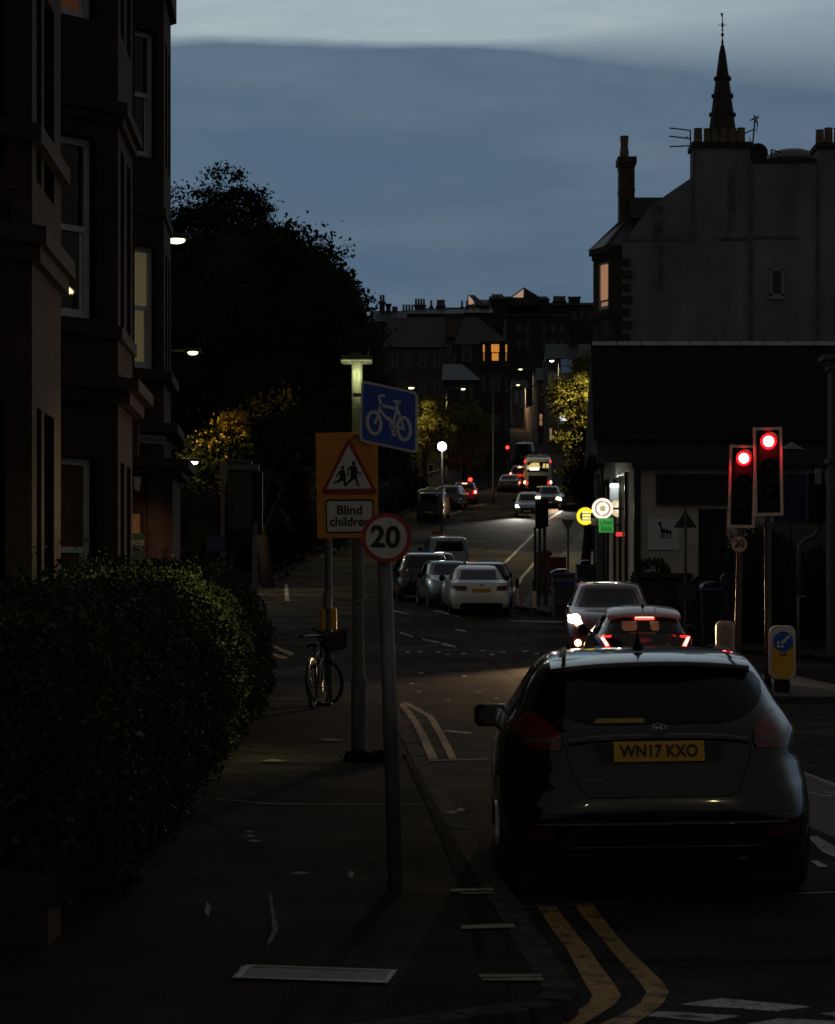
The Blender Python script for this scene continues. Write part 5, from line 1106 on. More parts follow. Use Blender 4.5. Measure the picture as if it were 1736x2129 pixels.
m = MB(); m.prism(rq([z(350, 922, .008), z(568, 1336, .008), z(138, 1342, .008)], .012), (0, .004, 0)); m.build('triangle_panel', SIGNW, t)
m = MB(); zz_ = lambda a, b: z(a, b, .011)
def fig(polys):
    for p_ in polys: m.prism([zz_(*q_) for q_ in p_], (0, .003, 0))
fig([[(292 + 17 * math.cos(a), 1140 + 20 * math.sin(a)) for a in np.linspace(0, 2 * PI, 14, endpoint=False)],
     [(268, 1162), (305, 1160), (318, 1190), (322, 1240), (300, 1250), (266, 1235), (262, 1195)], [(268, 1165), (240, 1195), (228, 1228), (238, 1232), (252, 1205), (272, 1190)], [(312, 1180), (322, 1210), (348, 1208), (350, 1218), (318, 1222), (305, 1200)],
     [(268, 1232), (300, 1248), (262, 1280), (225, 1282), (212, 1298), (204, 1276), (245, 1258)], [(280, 1240), (320, 1240), (325, 1275), (322, 1312), (304, 1314), (302, 1278)],
     [(396 + 19 * math.cos(a), 1100 + 22 * math.sin(a)) for a in np.linspace(0, 2 * PI, 14, endpoint=False)],
     [(362, 1125), (420, 1125), (426, 1165), (430, 1240), (366, 1242), (372, 1180)], [(366, 1128), (338, 1150), (336, 1190), (356, 1205), (360, 1195), (346, 1184), (350, 1160), (372, 1150)], [(420, 1128), (440, 1180), (472, 1192), (470, 1202), (432, 1194), (412, 1150)],
     [(370, 1238), (410, 1240), (348, 1290), (330, 1312), (316, 1308), (336, 1272)], [(404, 1238), (430, 1238), (442, 1298), (462, 1300), (460, 1310), (434, 1314), (418, 1275)]])
m.build('children_symbol', INK, t)
m = MB(); m.prism(rq([z(126, 1440, .004), z(588, 1440, .004), z(588, 1758, .004), z(134, 1762, .004)], .04), (0, .004, 0)); m.build('plate_border', INK, t)
m = MB(); m.prism(rq([z(140, 1458, .008), z(574, 1456, .008), z(574, 1742, .008), z(148, 1748, .008)], .03), (0, .004, 0)); m.build('plate', SIGNW, t)
text('lettering', 'Blind', INK, t, z(357, 1545, .0125), .185*.712, sx=1.0, bold=.0022); text('lettering', 'children', INK, t, z(362, 1655, .0125), .178*.712, sx=1.0, bold=.0022)
# leaning 20 sign on a thin post, nearest
xb, yb = GP(823, 1850, KH)
T = thing('speed_limit_sign', 'round 20 speed limit sign on a leaning thin pole on the near pavement', 'road sign', (xb, yb, KH), inplace=True)
tp = P(797, 1075, yb); m = MB(); m.tube([(xb, yb, KH - .05), tp], .040, 18); m.build('pole', GALV, T, smooth=True)
c = P(803, 1118, yb - .055); rs = 52 * yb / FPX
m = MB(); m.prism(circ(c, rs, 40), (0, .006, 0)); m.build('border', SIGNR, T)
m = MB(); m.prism(circ(c - Vector((0, .003, 0)), rs * .82, 40), (0, .003, 0)); m.build('panel', mat('sign_white_dull', (.58, .58, .57), .5, var=.12, scale=14), T)
text('lettering', '20', INK, T, c + Vector((-.005, -.0045, 0)), rs * 1.18, rot=(R(90), R(2), 0), sx=1.0, bold=.005)
m = MB(); m.box(c + Vector((0, .018, .03)), (.1, .025, .03)); m.build('clip', GALV, T)

# ------------------------------------------------------------------ bicycle leaning by the post
bx, by_ = GP(652, 1474, KH)
T = thing('bicycle', 'dark bicycle with a front basket leaning beside the push-button post', 'bicycle', (bx, by_, g(by_) + KH), rot=(0, R(-3), R(-7)))
def wheel(parent, c, ang, steer=0, r=.335):
    M = Matrix.Translation(c) @ Matrix.Rotation(ang, 4, 'Z')
    def ringm(rad, rr): return [M @ Vector((0, rad * math.cos(a), rad * math.sin(a))) for a in np.linspace(0, 2 * PI, 29)]
    m = MB(); m.tube(ringm(r, .02), .021, 8, cap=False); w = m.build('wheel', RUBBER, parent, smooth=True)
    m = MB(); m.tube(ringm(r - .03, .01), .010, 6, cap=False); m.build('rim', mat('dull_rim', (.10, .095, .09), .4, metal=.8), w, smooth=True)
    m = MB()
    for k in range(14): a = 2 * PI * k / 14; m.tube([M @ Vector((.02 * (-1) ** k, 0, 0)), M @ Vector((0, (r - .03) * math.cos(a), (r - .03) * math.sin(a)))], .0016, 3)
    m.build('spokes', CHROME, w)
    return w
wheel(T, (0, 0, .34), 0); FW = Vector((0, 1.03, .34)); wheel(T, FW, R(62))
BIKEF = mat('bike_frame', (.02, .022, .026), .3, coat=.5)
bb = Vector((0, .44, .29)); st_ = Vector((0, .28, .80)); hdt = Vector((0, .86, .86)); hdb = Vector((0, .90, .70))
m = MB()
for a, b in ((bb, st_), (bb, hdb), (hdb, hdt), (st_ - Vector((0, -.02, .1)), hdt - Vector((0, 0, .04)))): m.tube([a, b], .017, 8)
for s in (-1, 1):
    m.tube([Vector((s * .06, 0, .34)), bb + Vector((s * .03, 0, 0))], .010, 6); m.tube([Vector((s * .06, 0, .34)), st_ + Vector((s * .015, .02, -.1))], .010, 6)
m.build('frame', BIKEF, T, smooth=True)
m = MB()
for s in (-1, 1): m.tube([FW + Vector((s * .02, s * .05, 0)), FW + Vector((s * .02, s * .045 - .08, .28)), hdb], .013, 6)
m.build('fork', CHROME, T, smooth=True)
m = MB(); m.tube([st_, st_ + Vector((0, -.03, .12))], .013, 8); m.build('seat_post', CHROME, T)
m = MB(); m.grid([[Vector((x_ * w_, .25 + y_, .935 - abs(x_) ** 2.2 * .05 + dzz)) for x_ in np.linspace(-1, 1, 9)] for y_, w_, dzz in ((-.13, .05, -.03), (-.11, .085, 0), (-.05, .095, .005), (.02, .06, 0), (.10, .03, 0), (.14, .018, -.01))]); m.grid([[Vector((x_ * w_, .25 + y_, .89)) for x_ in (-1, 1)] for y_, w_ in ((-.13, .05), (-.05, .09), (.02, .05), (.14, .018))]); m.build('saddle', BLACK, T, smooth=True)
mh = Vector((.02, .83, 1.03)); d1 = Vector((math.cos(R(62)), math.sin(R(62)), 0))
m = MB(); m.tube([hdt, mh], .012, 6); m.tube([mh - d1 * .30 + Vector((-.05, -.10, .0)), mh - d1 * .20 + Vector((0, -.03, .01)), mh, mh + d1 * .2 + Vector((0, -.02, .02)), mh + d1 * .28 + Vector((-.10, -.05, .02))], .011, 8); m.build('handlebar', CHROME, T, smooth=True)
m = MB(); m.tube([mh - d1 * .20 + Vector((-.02, -.04, 0)), mh - d1 * .32 + Vector((-.10, -.12, 0))], .018, 8); m.build('grip', BLACK, T, smooth=True); m = MB(); m.tube([mh + d1 * .26 + Vector((-.06, -.03, .02)), mh + d1 * .2 + Vector((-.24, -.06, .10))], .018, 8); m.build('grip', BLACK, T, smooth=True)
bc = mh + Vector((.17, .12, -.10)); m = MB(); mm_ = Matrix.Translation(bc) @ Matrix.Rotation(R(-12), 4, 'Y') @ Matrix.Rotation(R(20), 4, 'Z')
top = [mm_ @ Vector((x_, y_, .13)) for x_, y_ in ((-.20, -.15), (.20, -.15), (.20, .15), (-.20, .15))]; bot = [mm_ @ Vector((x_, y_, -.14)) for x_, y_ in ((-.14, -.11), (.14, -.11), (.14, .11), (-.14, .11))]
m.grid([[*bot, bot[0]], [*top, top[0]]]); m.poly(bot); m.build('basket', mat('wicker_dark', (.03, .016, .013), .8, var=.4, scale=30), T)
m = MB(); m.tube([*top, top[0]], .012, 6, cap=False); m.build('basket_rim', mat('basket_rim', (.06, .04, .03), .6), T)
m = MB(); m.tube([Vector((0, .375 * math.sin(a), .34 + .375 * math.cos(a))) for a in np.linspace(-1.9, .8, 14)], .026, 6); m.build('mudguard', BIKEF, T, smooth=True)
m = MB(); m.tube([bb + Vector((-.09, 0, 0)), bb + Vector((.09, 0, 0))], .012, 6); m.box(bb + Vector((.10, .02, -.16)), (.012, .02, .17)); m.box(bb + Vector((-.10, -.02, .16)), (.012, .02, .17)); m.box(bb + Vector((.15, .02, -.24)), (.09, .08, .02)); m.box(bb + Vector((-.15, -.02, .24)), (.09, .08, .02)); m.lathe([(.08, -.004), (.08, .004)], bb + Vector((.07, 0, 0)), 'x', 16); m.build('pedals', BLKM, T)

# ------------------------------------------------------------------ near traffic lights, keep-left bollards
def signal(label, u0, v0, u1, v1, Y, lean, u_base, lit=0, group='red traffic lights at the stop line', facing=1, e=9):
    pc = P((u0 + u1) / 2, (v0 + v1) / 2, Y); w_, h_ = PX(u1, Y) - PX(u0, Y), PZ(v0, Y) - PZ(v1, Y)
    base = Vector((PX(u_base, Y), Y + .12, g(Y)))
    t = thing('traffic_light', label, 'traffic light', base, group=group, inplace=True)
    M = Matrix.Translation(pc) @ Matrix.Rotation(lean, 4, 'Y')
    def bx(mb, c, d): mb.box(M @ Vector(c), d, ry=lean); return mb
    m = MB(); fw = w_ * .105
    for c, d in (((-w_ / 2 + fw / 2, 0, 0), (fw, .02, h_)), ((w_ / 2 - fw / 2, 0, 0), (fw, .02, h_)), ((0, 0, h_ / 2 - fw / 2), (w_ - 2 * fw, .02, fw)), ((0, 0, -h_ / 2 + fw / 2), (w_ - 2 * fw, .02, fw))): bx(m, c, d)
    m.build('border', BOARDW, t)
    m = MB(); bx(m, (0, .012, 0), (w_ - 2 * fw, .02, h_ - 2 * fw)); bd = m.build('backing_board', BLACK, t)
    m = MB(); bx(m, (0, -.02, 0), (w_ * .70, .12, h_ * .86)); m.build('housing', BLACK, t, bevel=.02)
    r_ = w_ * .27
    for k in range(3):
        c = M @ Vector((0, -.085, h_ * .335 - k * h_ * .29))
        if k == lit:
            m = MB(); m.lathe([(r_, .01), (r_, 0), (r_ * .7, -.012), (.001, -.016)], c, 'y', 24); m.build('red_lens', REDSIG, t, smooth=True)
            m = MB(); m.lathe([(r_ * .74, 0), (r_ * .5, -.01), (.001, -.014)], c + Vector((0, -.010, 0)), 'y', 24); m.build('lamp_core', REDCORE, t, smooth=True)
            light('POINT', 'glow', t, c + Vector((0, -.20, 0)), e, (1, .008, .02), .08)
        else:
            m = MB(); m.lathe([(r_, .01), (r_, 0), (r_ * .7, -.012), (.001, -.016)], c, 'y', 20); m.build('unlit_lens', mat('unlit_lens', (.006, .004, .004), .3, spec=.2), t, smooth=True)
        m = MB(); rows = []
        for yv, kx in ((.0, 1), (-.16, 1)):
            rows.append([c + Vector((r_ * 1.12 * math.cos(a), yv * (.35 + .65 * math.sin(max(.0, min(PI, a)))), r_ * 1.12 * math.sin(a))) for a in np.linspace(-.35, PI + .35, 17)])
        m.grid(rows); m.build('visor', BLACK, t)
    m = MB(); m.tube([base - Vector((0, 0, .1)), base + Vector((0, 0, .9)), M @ Vector((0, .12, -h_ * .3)), M @ Vector((0, .12, h_ * .4))], .058, 14); m.build('pole', mat('signal_post_grey', (.10, .09, .08), .5, metal=.2, var=.2), t, smooth=True)
    return t
T1 = signal('shorter red traffic light, lower of the pair, above a small 20 disc', 1515, 925, 1571, 1097, 37.5, R(1.6), 1536)
T2_ = signal('taller red traffic light, upper of the pair, right of its twin', 1567, 888, 1627, 1072, 35.0, R(-1.1), 1599)
t = thing('speed_limit_disc', 'small yellowish round 20 disc under the shorter traffic light', 'road sign', P(1536, 1131, 37.3), inplace=True)
c = P(1537, 1131, 37.36); rs = 18 * 37.3 / FPX
m = MB(); m.prism(circ(c, rs, 28), (0, .01, 0)); m.build('panel', mat('sign_buff', (.75, .58, .40), .5), t); text('lettering', '20', INK, t, c - Vector((0, .002, 0)), rs * 1.25, bold=.004)
m = MB(); m.ring(c - Vector((0, .003, 0)), rs, rs * .90, .002); m.build('border', mat('sign_dark_rim', (.10, .05, .04), .5), t); m = MB(); m.box(c + Vector((0, .05, 0)), (.04, .1, .04)); m.build('clip', GALV, t)
# traffic island
mb = MB(); ip = [(PX(1560, 34), 33.6), (6.9, 33.5), (7.3, 34.5), (7.0, 39.5), (6.0, 40), (5.4, 39.5), (5.2, 35)]
mb.prism([(a, b, g(b)) for a, b in ip], (0, 0, .11)); struct('traffic_island', mb, mat('island_paving', (.05, .048, .044), .85, var=.3, scale=3))
def keepleft(label, u0, u1, v0, v1, Y, face=True):
    c = P((u0 + u1) / 2, v1, Y); w_, h_ = PX(u1, Y) - PX(u0, Y), PZ(v0, Y) - PZ(v1, Y); zb = c.z
    t = thing('bollard', label, 'bollard', (c.x, Y, g(Y) + .1), inplace=True)
    r = w_ * .32
    m = MB(); m.prism(rrect(c.x - w_ / 2, c.x + w_ / 2, zb, zb + h_, r, Y, 7), (0, .22, 0)); m.build('shell', mat('bollard_white', (.72, .70, .66), .45) if face else mat('bollard_cream', (.80, .72, .56), .5), t, bevel=.02)
    m = MB(); m.box((c.x, Y + .11, (g(Y) + zb) / 2), (w_ * .55, .16, zb - g(Y) + .1)); m.build('foot', BLACK, t)
    if face:
        m = MB(); q = rrect(c.x - w_ * .44, c.x + w_ * .44, zb + h_ * .03, zb + h_ * .74, w_ * .43, Y - .008, 8); q = [p_ for p_ in q if p_.z < zb + h_ * .5] ; q = q + []
        q = [Vector((c.x + w_ * .44, Y - .008, zb + h_ * .66)), Vector((c.x - w_ * .44, Y - .008, zb + h_ * .66))] + [Vector((c.x + w_ * .44 * math.cos(a), Y - .008, zb + w_ * .47 + w_ * .44 * math.sin(a))) for a in np.linspace(PI, 2 * PI, 15)]
        m.prism(q, (0, .006, 0)); m.build('yellow_panel', mat('bollard_yellow', (.80, .40, .01), .45), t)
        cc_ = Vector((c.x, Y - .012, zb + h_ * .70)); m = MB(); m.prism(circ(cc_, w_ * .40, 28), (0, .004, 0)); m.build('blue_disc', SIGNB, t)
        m = MB(); a_ = w_ * .40; o_ = cc_ - Vector((0, .004, 0))
        stroke(m, [o_ + Vector((a_ * .58, 0, a_ * .55)), o_ + Vector((-a_ * .30, 0, -a_ * .30))], a_ * .26, .003)
        m.prism([o_ + Vector((-a_ * .62, 0, -a_ * .58)), o_ + Vector((-a_ * .56, 0, a_ * .12)), o_ + Vector((-a_ * .30, 0, -a_ * .04)), o_ + Vector((-a_ * .04, 0, -a_ * .30)), o_ + Vector((a_ * .12, 0, -a_ * .56))], (0, .003, 0)); m.build('arrow', SIGNW, t)
        m = MB(); e_ = Vector((c.x, Y - .0095, zb + h_ * .45)); stroke(m, [e_ + Vector((w_ * .12 * math.cos(a), 0, w_ * .10 * math.sin(a))) for a in np.linspace(-.5, PI + .6, 12)], .014, .002); stroke(m, [e_ + Vector((-.03, 0, -.005)), e_ + Vector((.03, 0, .005))], .02, .002); m.build('emblem', INK, t)
    else:
        m = MB(); m.prism(rrect(c.x - w_ * .36, c.x + w_ * .36, zb + h_ * .05, zb + h_ * .93, w_ * .3, Y - .008, 7), (0, .006, 0)); m.build('panel', mat('bollard_cream_panel', (.42, .37, .28), .5), t)
    return t
keepleft('tall white and yellow keep-left bollard with a blue arrow disc', 1601.5, 1654.5, 1300, 1413, 34.6)
keepleft('plain cream bollard half hidden behind the nearest car roof', 1490, 1529, 1291, 1392, 38.2, face=False)
# bent pipe and thin marker post by the right hedge
t = thing('bent_pipe_post', 'pale bent pipe post rising and curving in front of the right hedge', 'post', (PX(1661, 47), 47, g(47)), inplace=True)
m = MB(); m.tube([P(1661, 1300, 47), P(1661, 1150, 47), P(1664, 1133, 47), P(1675, 1122, 47), P(1690, 1116, 47), P(1700, 1105, 47), P(1703, 1085, 47), P(1704, 1060, 47)], .05, 10); m.build('pipe', mat('pipe_grey', (.11, .11, .105), .5, var=.3), t, smooth=True)
m = MB(); m.box(P(1698, 1035, 47), (.42, .25, 1.1)); m.build('signal_head', BLACK, t, bevel=.03); m = MB(); m.box(P(1701, 990, 46.8), (.13, .08, .33)); m.build('lamp', mat('pale_unit', (.42, .40, .36), .5), t)
t = thing('marker_post', 'thin metal marker post catching warm light beside the yellow bollard', 'post', (PX(1660, 45.5), 45.5, g(45.5)), inplace=True)
m = MB(); m.tube([(PX(1660, 45.5), 45.5, g(45.5)), P(1659.5, 1240, 45.5)], .028, 8); m.build('post', GALV, t, smooth=True); m = MB(); m.box(P(1665, 1240, 45.5), (.2, .05, .04)); m.build('cap', GALV, t)

# ------------------------------------------------------------------ mid-distance street furniture on the right
def flexpost(label, u, v0, v1, col, stripe, Y, group='reflective posts on the kerb build-out'):
    t = thing('bollard', label, 'bollard', (PX(u, Y), Y, g(Y) + .1), group=group, inplace=True)
    x = PX(u, Y); z1, z0 = PZ(v0, Y), g(Y) + .1
    m = MB(); m.lathe([(.16, 0), (.14, .05), (.055, .09), (.055, z1 - z0), (.03, z1 - z0 + .03)], (x, Y, z0), n=14); m.build('post', BLACK, t, smooth=True, angle=40)
    m = MB(); a, b = stripe; m.lathe([(.058, z0 + (z1 - z0) * a), (.058, z0 + (z1 - z0) * b)], (x, Y, 0), n=14); m.build('reflective_band', col, t, smooth=True, angle=40)
    return t
REFO = mat('reflective_orange', (.75, .50, .38), .4); REFR = mat('reflective_red', (.62, .07, .05), .4, emit=(.6, .05, .03), es=.12)
flexpost('black post with a pale orange band nearest the white parked car', 1075.5, 1205, 1270, REFO, (.12, .72), 63.5)
flexpost('black post with a pale orange band, second from the white parked car', 1110.5, 1205, 1276, REFO, (.15, .66), 61.5)
flexpost('post glowing red beside the oncoming red car', 1158.5, 1228, 1290, REFR, (.25, .98), 60)
flexpost('black bollard with two yellow bands behind the second car roof', 1378.5, 1243, 1300, mat('reflective_yellow', (.5, .36, .14), .5), (.55, .62), 47, group=None)
def wbin(label, u0, u1, v0, Y, body, lid, group='wheelie bins by the shop'):
    w_ = PX(u1, Y) - PX(u0, Y); c = P((u0 + u1) / 2, v0, Y); h_ = c.z - g(Y) - .1
    t = thing('wheelie_bin', label, 'bin', (c.x, Y, g(Y) + .1), group=group, inplace=True)
    m = MB(); z0 = g(Y) + .1
    m.add([(c.x + sx_ * w_ * k, Y + sy_ * w_ * .5 * kk, z) for z, k, kk in ((z0 + .06, .40, .7), (z0 + h_ * .9, .48, .95)) for sx_, sy_ in ((-1, -1), (1, -1), (1, 1), (-1, 1))], [(0, 1, 5, 4), (1, 2, 6, 5), (2, 3, 7, 6), (3, 0, 4, 7), (0, 3, 2, 1), (4, 5, 6, 7)]); m.build('body', body, t, bevel=.03)
    m = MB(); m.grid([[Vector((c.x + x_ * w_ * .53, Y + y_ * w_ * .55, z0 + h_ * (.92 + .08 * (1 - abs(x_) ** 3)) + .02 * (y_ + 1))) for x_ in np.linspace(-1, 1, 9)] for y_ in (-1, -.6, .6, 1)]); m.box((c.x, Y, z0 + h_ * .9), (w_ * 1.04, w_ * 1.05, .06)); m.build('lid', lid, t)
    for s in (-1, 1): MB().lathe([(.09, -.03), (.09, .03)], (c.x + s * w_ * .42, Y + w_ * .45, z0 + .09), 'x', 14).build('wheel', RUBBER, t)
    return t
BLUEB = mat('bin_blue', (.018, .02, .085), .5); BLUEL = mat('bin_lid_blue', (.05, .06, .24), .4)
wbin('wide blue wheelie bin in front of its twin, left of the shop pier', 1146, 1196, 1184, 61.5, BLUEB, BLUEL); wbin('rear blue bin with a rounded lid against the shop pier', 1198, 1240, 1166, 65, BLUEB, mat('bin_lid_dark', (.03, .032, .09), .4))
wbin('black bin with a blue lid under the clipped hedge', 1457, 1500, 1211, 47.5, BLACK, BLUEL); wbin('blue bin standing just behind the black bin', 1498, 1518, 1195, 48.8, BLUEB, BLUEB)
t = thing('parcel_box', 'dull steel box behind the oncoming red car, left of the shop', 'box', (PX(1180, 58), 58, g(58)), inplace=True)
m = MB(); m.box(P(1183, 1226, 58) + Vector((0, 0, -.35)), (.85, .5, .8)); m.build('body', DGREY, t, bevel=.03); m = MB(); m.box(P(1183, 1206, 58), (.9, .55, .08)); m.build('lid', mat('box_lid', (.14, .14, .14), .5), t); m = MB(); m.box(P(1183, 1262, 58), (.7, .4, .5)); m.build('foot', BLKM, t)
t = thing('post_box', 'dark red pillar post box with its smaller neighbour behind the signal posts', 'post box', (PX(1130, 76), 76, g(76)), inplace=True)
x = PX(1130, 76); z0 = g(76) + .1; zt = PZ(1141, 76); m = MB(); m.lathe([(.30, 0), (.30, .1), (.26, .14), (.26, zt - z0 - .22)], (x, 76, z0), n=20); m.build('body', mat('postbox_red', (.11, .012, .012), .4), t, smooth=True, angle=40)
m = MB(); m.lathe([(.31, zt - z0 - .22), (.31, zt - z0 - .14), (.2, zt - z0 - .04), (.01, zt - z0)], (x, 76, z0), n=20); m.build('cap', MC['postbox_red'], t, smooth=True, angle=40); m = MB(); m.box((x, 76 - .262, zt - .55), (.26, .02, .06)); m.build('slot', INK, t)
t = thing('pouch_box', 'square dark red box standing right of the post box', 'post box', (PX(1158, 75), 75, g(75)), inplace=True)
m = MB(); m.box((PX(1158, 75), 75, (PZ(1158, 75) + g(75) + .1) / 2 + .15), (.62, .5, PZ(1158, 75) - g(75) - .4)); m.build('body', MC['postbox_red'], t, bevel=.03); m = MB(); m.box((PX(1158, 75), 75, g(75) + .25), (.3, .3, .4)); m.build('foot', BLKM, t)
# signal backs and posts by the build-out
t = thing('traffic_light', 'black backs of a traffic light pair standing before the oncoming silver car', 'traffic light', (PX(1124, 72), 72, g(72)), inplace=True)
m = MB(); m.box(P(1121, 1068, 72), (.26, .3, 1.0)); m.box(P(1133, 1066, 72.3), (.22, .3, .95)); m.build('housing', BLACK, t, bevel=.03)
m = MB(); m.tube([(PX(1122, 72), 72, g(72)), P(1122, 1090, 72)], .055, 10); m.tube([(PX(1132, 72.3), 72.3, g(72)), P(1132, 1090, 72.3)], .055, 10); m.build('pole', mat('signal_post_dark', (.03, .03, .03), .5), t)
m = MB()
for u in (1116, 1121): m.lathe([(.05, 0), (.05, .03)], P(u, 1034, 71.8), 'y', 12)
m.build('indicator_lamps', glow('small_warm_glow', (1, .85, .5), 3), t)
for lab, u, v0, v1, Y in (('thin dark post left of the post box', 1112.5, 1100, 1245, 70), ('thin dark guard post between the post box and blue bin', 1120, 1190, 1258, 66), ('short dark guard post left of the blue bin', 1135, 1195, 1255, 66)):
    t = thing('post', lab, 'post', (PX(u, Y), Y, g(Y)), group='posts on the build-out', inplace=True); m = MB(); m.tube([(PX(u, Y), Y, g(Y)), P(u, v0, Y)], .045, 8); m.build('shaft', MC['signal_post_dark'], t); m = MB(); m.lathe([(.055, 0), (.055, .05), (.02, .08)], P(u, v0, Y), n=10); m.build('cap', MC['signal_post_dark'], t)
def trisign(label, u, v0, v1, vb, hw, Y, m_):
    t = thing('triangle_sign', label, 'road sign', (PX(u, Y), Y, g(Y)), inplace=True)
    m = MB(); m.prism(rq([P(u, v0, Y), P(u + hw, v1, Y), P(u - hw, v1, Y)], .03), (0, .02, 0)); m.build('panel', m_, t)
    m = MB(); m.tube([(PX(u, Y), Y - .03, g(Y)), P(u, v0 - 6, Y - .03)], .035, 8); m.build('pole', GREYP, t); return t
trisign('dark back of a triangular sign before the white poster', 1425, 1062, 1097, 1250, 25, 50, mat('sign_back', (.055, .05, .045), .6))
trisign('pale inverted triangular sign back above the post boxes', 1181, 1108, 1080, 1230, 13, 70, mat('sign_back_pale', (.16, .15, .13), .6))
t = thing('notice_board', 'small dull board on two legs by the brown wall', 'sign', (PX(1428, 49.5), 49.5, g(49.5)), inplace=True)
m = MB(); m.box(P(1428, 1231, 49.5), (.42, .03, .36)); m.build('panel', mat('notice_grey', (.06, .05, .05), .6, var=.2), t); m = MB()
for u in (1418, 1438): m.tube([P(u, 1245, 49.52), (PX(u, 49.5), 49.52, g(49.5))], .02, 6)
m.build('leg', BLKM, t)
# left side: signal backs, cycle sign and bin across the junction
t = thing('traffic_light', 'dark back of a traffic light with a pale hood left of the orange board', 'traffic light', (PX(522, 58), 58, g(58)), inplace=True)
m = MB(); m.box(P(500, 1030, 58), (.62, .3, 1.9)); m.build('housing', mat('faded_black', (.028, .026, .026), .6), t, bevel=.04); m = MB(); m.box(P(502, 972, 57.9), (.95, .34, .15)); m.build('hood', mat('faded_board', (.10, .09, .075), .6), t)
m = MB(); m.box(P(530, 1045, 58.2), (.42, .3, 1.7)); m.build('rear_housing', BLACK, t, bevel=.04); m = MB(); m.tube([P(530, 1085, 58.05), (PX(530, 58), 58.05, g(58))], .07, 10); m.build('pole', GREYP, t)
t = thing('sign_post', 'thin pole with a pale top plate left of the dark traffic light', 'post', (PX(464, 56), 56, g(56)), inplace=True)
m = MB(); m.tube([(PX(463, 56), 56, g(56)), P(463, 995, 56)], .05, 8); m.build('pole', mat('brownish_pole', (.12, .08, .05), .6, var=.3), t); m = MB(); m.box(P(464, 978, 56), (.20, .05, .45)); m.build('plate', mat('buff_plate', (.16, .135, .09), .6), t)
t = thing('cycle_sign', 'small violet-blue cycle sign low behind the end of the hedge', 'road sign', P(448, 1131, 55), inplace=True)
m = MB(); m.prism([P(429, 1146, 55), P(467, 1147, 55), P(467, 1115, 55), P(429, 1115, 55)], (0, .02, 0)); m.build('panel', mat('violet_blue', (.025, .022, .10), .5), t); m = MB()
q = lambda a, b: P(a, b, 54.99)
for cx_ in (440, 458): stroke(m, [q(cx_ + 5 * math.cos(a), 1137 + 5 * math.sin(a)) for a in np.linspace(0, 2 * PI, 13)], .015, .003)
for pts in ([(440, 1137), (445, 1124), (442, 1121)], [(445, 1127), (455, 1127), (458, 1137)], [(446, 1128), (450, 1137), (455, 1127)], [(453, 1124), (459, 1123)]): stroke(m, [q(*p_) for p_ in pts], .014, .003)
m.build('bicycle_symbol', mat('violet_white', (.09, .075, .18), .5), t); m = MB(); m.tube([P(466, 1147, 55.05), (PX(466, 55), 55.05, g(55))], .04, 8); m.build('pole', GREYP, t)
t = thing('litter_bin', 'dark litter bin on the pavement across the side street', 'bin', (PX(594, 110), 110, g(110)), inplace=True)
x = PX(594, 110); z0 = g(110) + .1; zt = PZ(1076, 110); m = MB(); m.lathe([(.26, 0), (.30, .1), (.30, zt - z0 - .1)], (x, 110, z0), n=16); m.build('body', BLACK, t, smooth=True, angle=40); m = MB(); m.lathe([(.32, zt - z0 - .1), (.30, zt - z0), (.1, zt - z0 + .05)], (x, 110, z0), n=16); m.build('lid', mat('bin_lid_pale', (.10, .09, .07), .5), t)
t = thing('salt_bin', 'small orange bin at the foot of the globe lamp post', 'bin', (PX(909, 122), 122, g(122)), inplace=True)
m = MB(); m.box((PX(909, 122), 122, (PZ(1106, 122) + g(122)) / 2), (.55, .5, PZ(1106, 122) - g(122))); m.build('body', mat('salt_orange', (.42, .17, .02), .5), t, bevel=.04); m = MB(); m.box((PX(909, 122), 122, PZ(1105, 122)), (.62, .56, .08)); m.build('lid', MC['salt_orange'], t)
def fsig(label, u, v, Y, n=1, post=0):
    t = thing('traffic_light', label, 'traffic light', (PX(u, Y), Y + .1, g(Y)), group='distant red traffic lights', inplace=True); c = P(u, v, Y)
    m = MB(); m.box(c + Vector((0, .12, -.32)), (.36, .2, 1.1)); m.build('housing', BLACK, t, bevel=.03); m = MB(); m.lathe([(.15, 0), (.12, -.02), (.01, -.03)], c, 'y', 16); m.build('red_lens', glow('far_red', (1, .03, .02), 5), t)
    m = MB(); m.tube([c + Vector((0, .14, -.8)), (c.x, Y + .14, g(Y))], .06, 8); m.build('pole', GREYP, t); light('POINT', 'glow', t, c - Vector((0, .3, 0)), 10, (1, .05, .03), .12)
fsig('distant red traffic light up by the hill road', 1055, 930, 195); fsig('distant red traffic light beside the braking red car', 977.5, 997, 158)
t = thing('light_box_sign', 'small bright white sign box among the right hand trees', 'shop sign', P(1172, 867, 230), inplace=True)
m = MB(); m.prism([P(1165, 874, 230), P(1180, 874, 230), P(1176, 861, 230), P(1164, 864, 230)], (0, .3, 0)); m.build('panel', glow('white_box', (.9, .97, 1), 1.2), t); m = MB(); m.tube([P(1172, 874, 230.1), (PX(1172, 230), 230.1, g(230))], .08, 6); m.build('pole', BLKM, t)
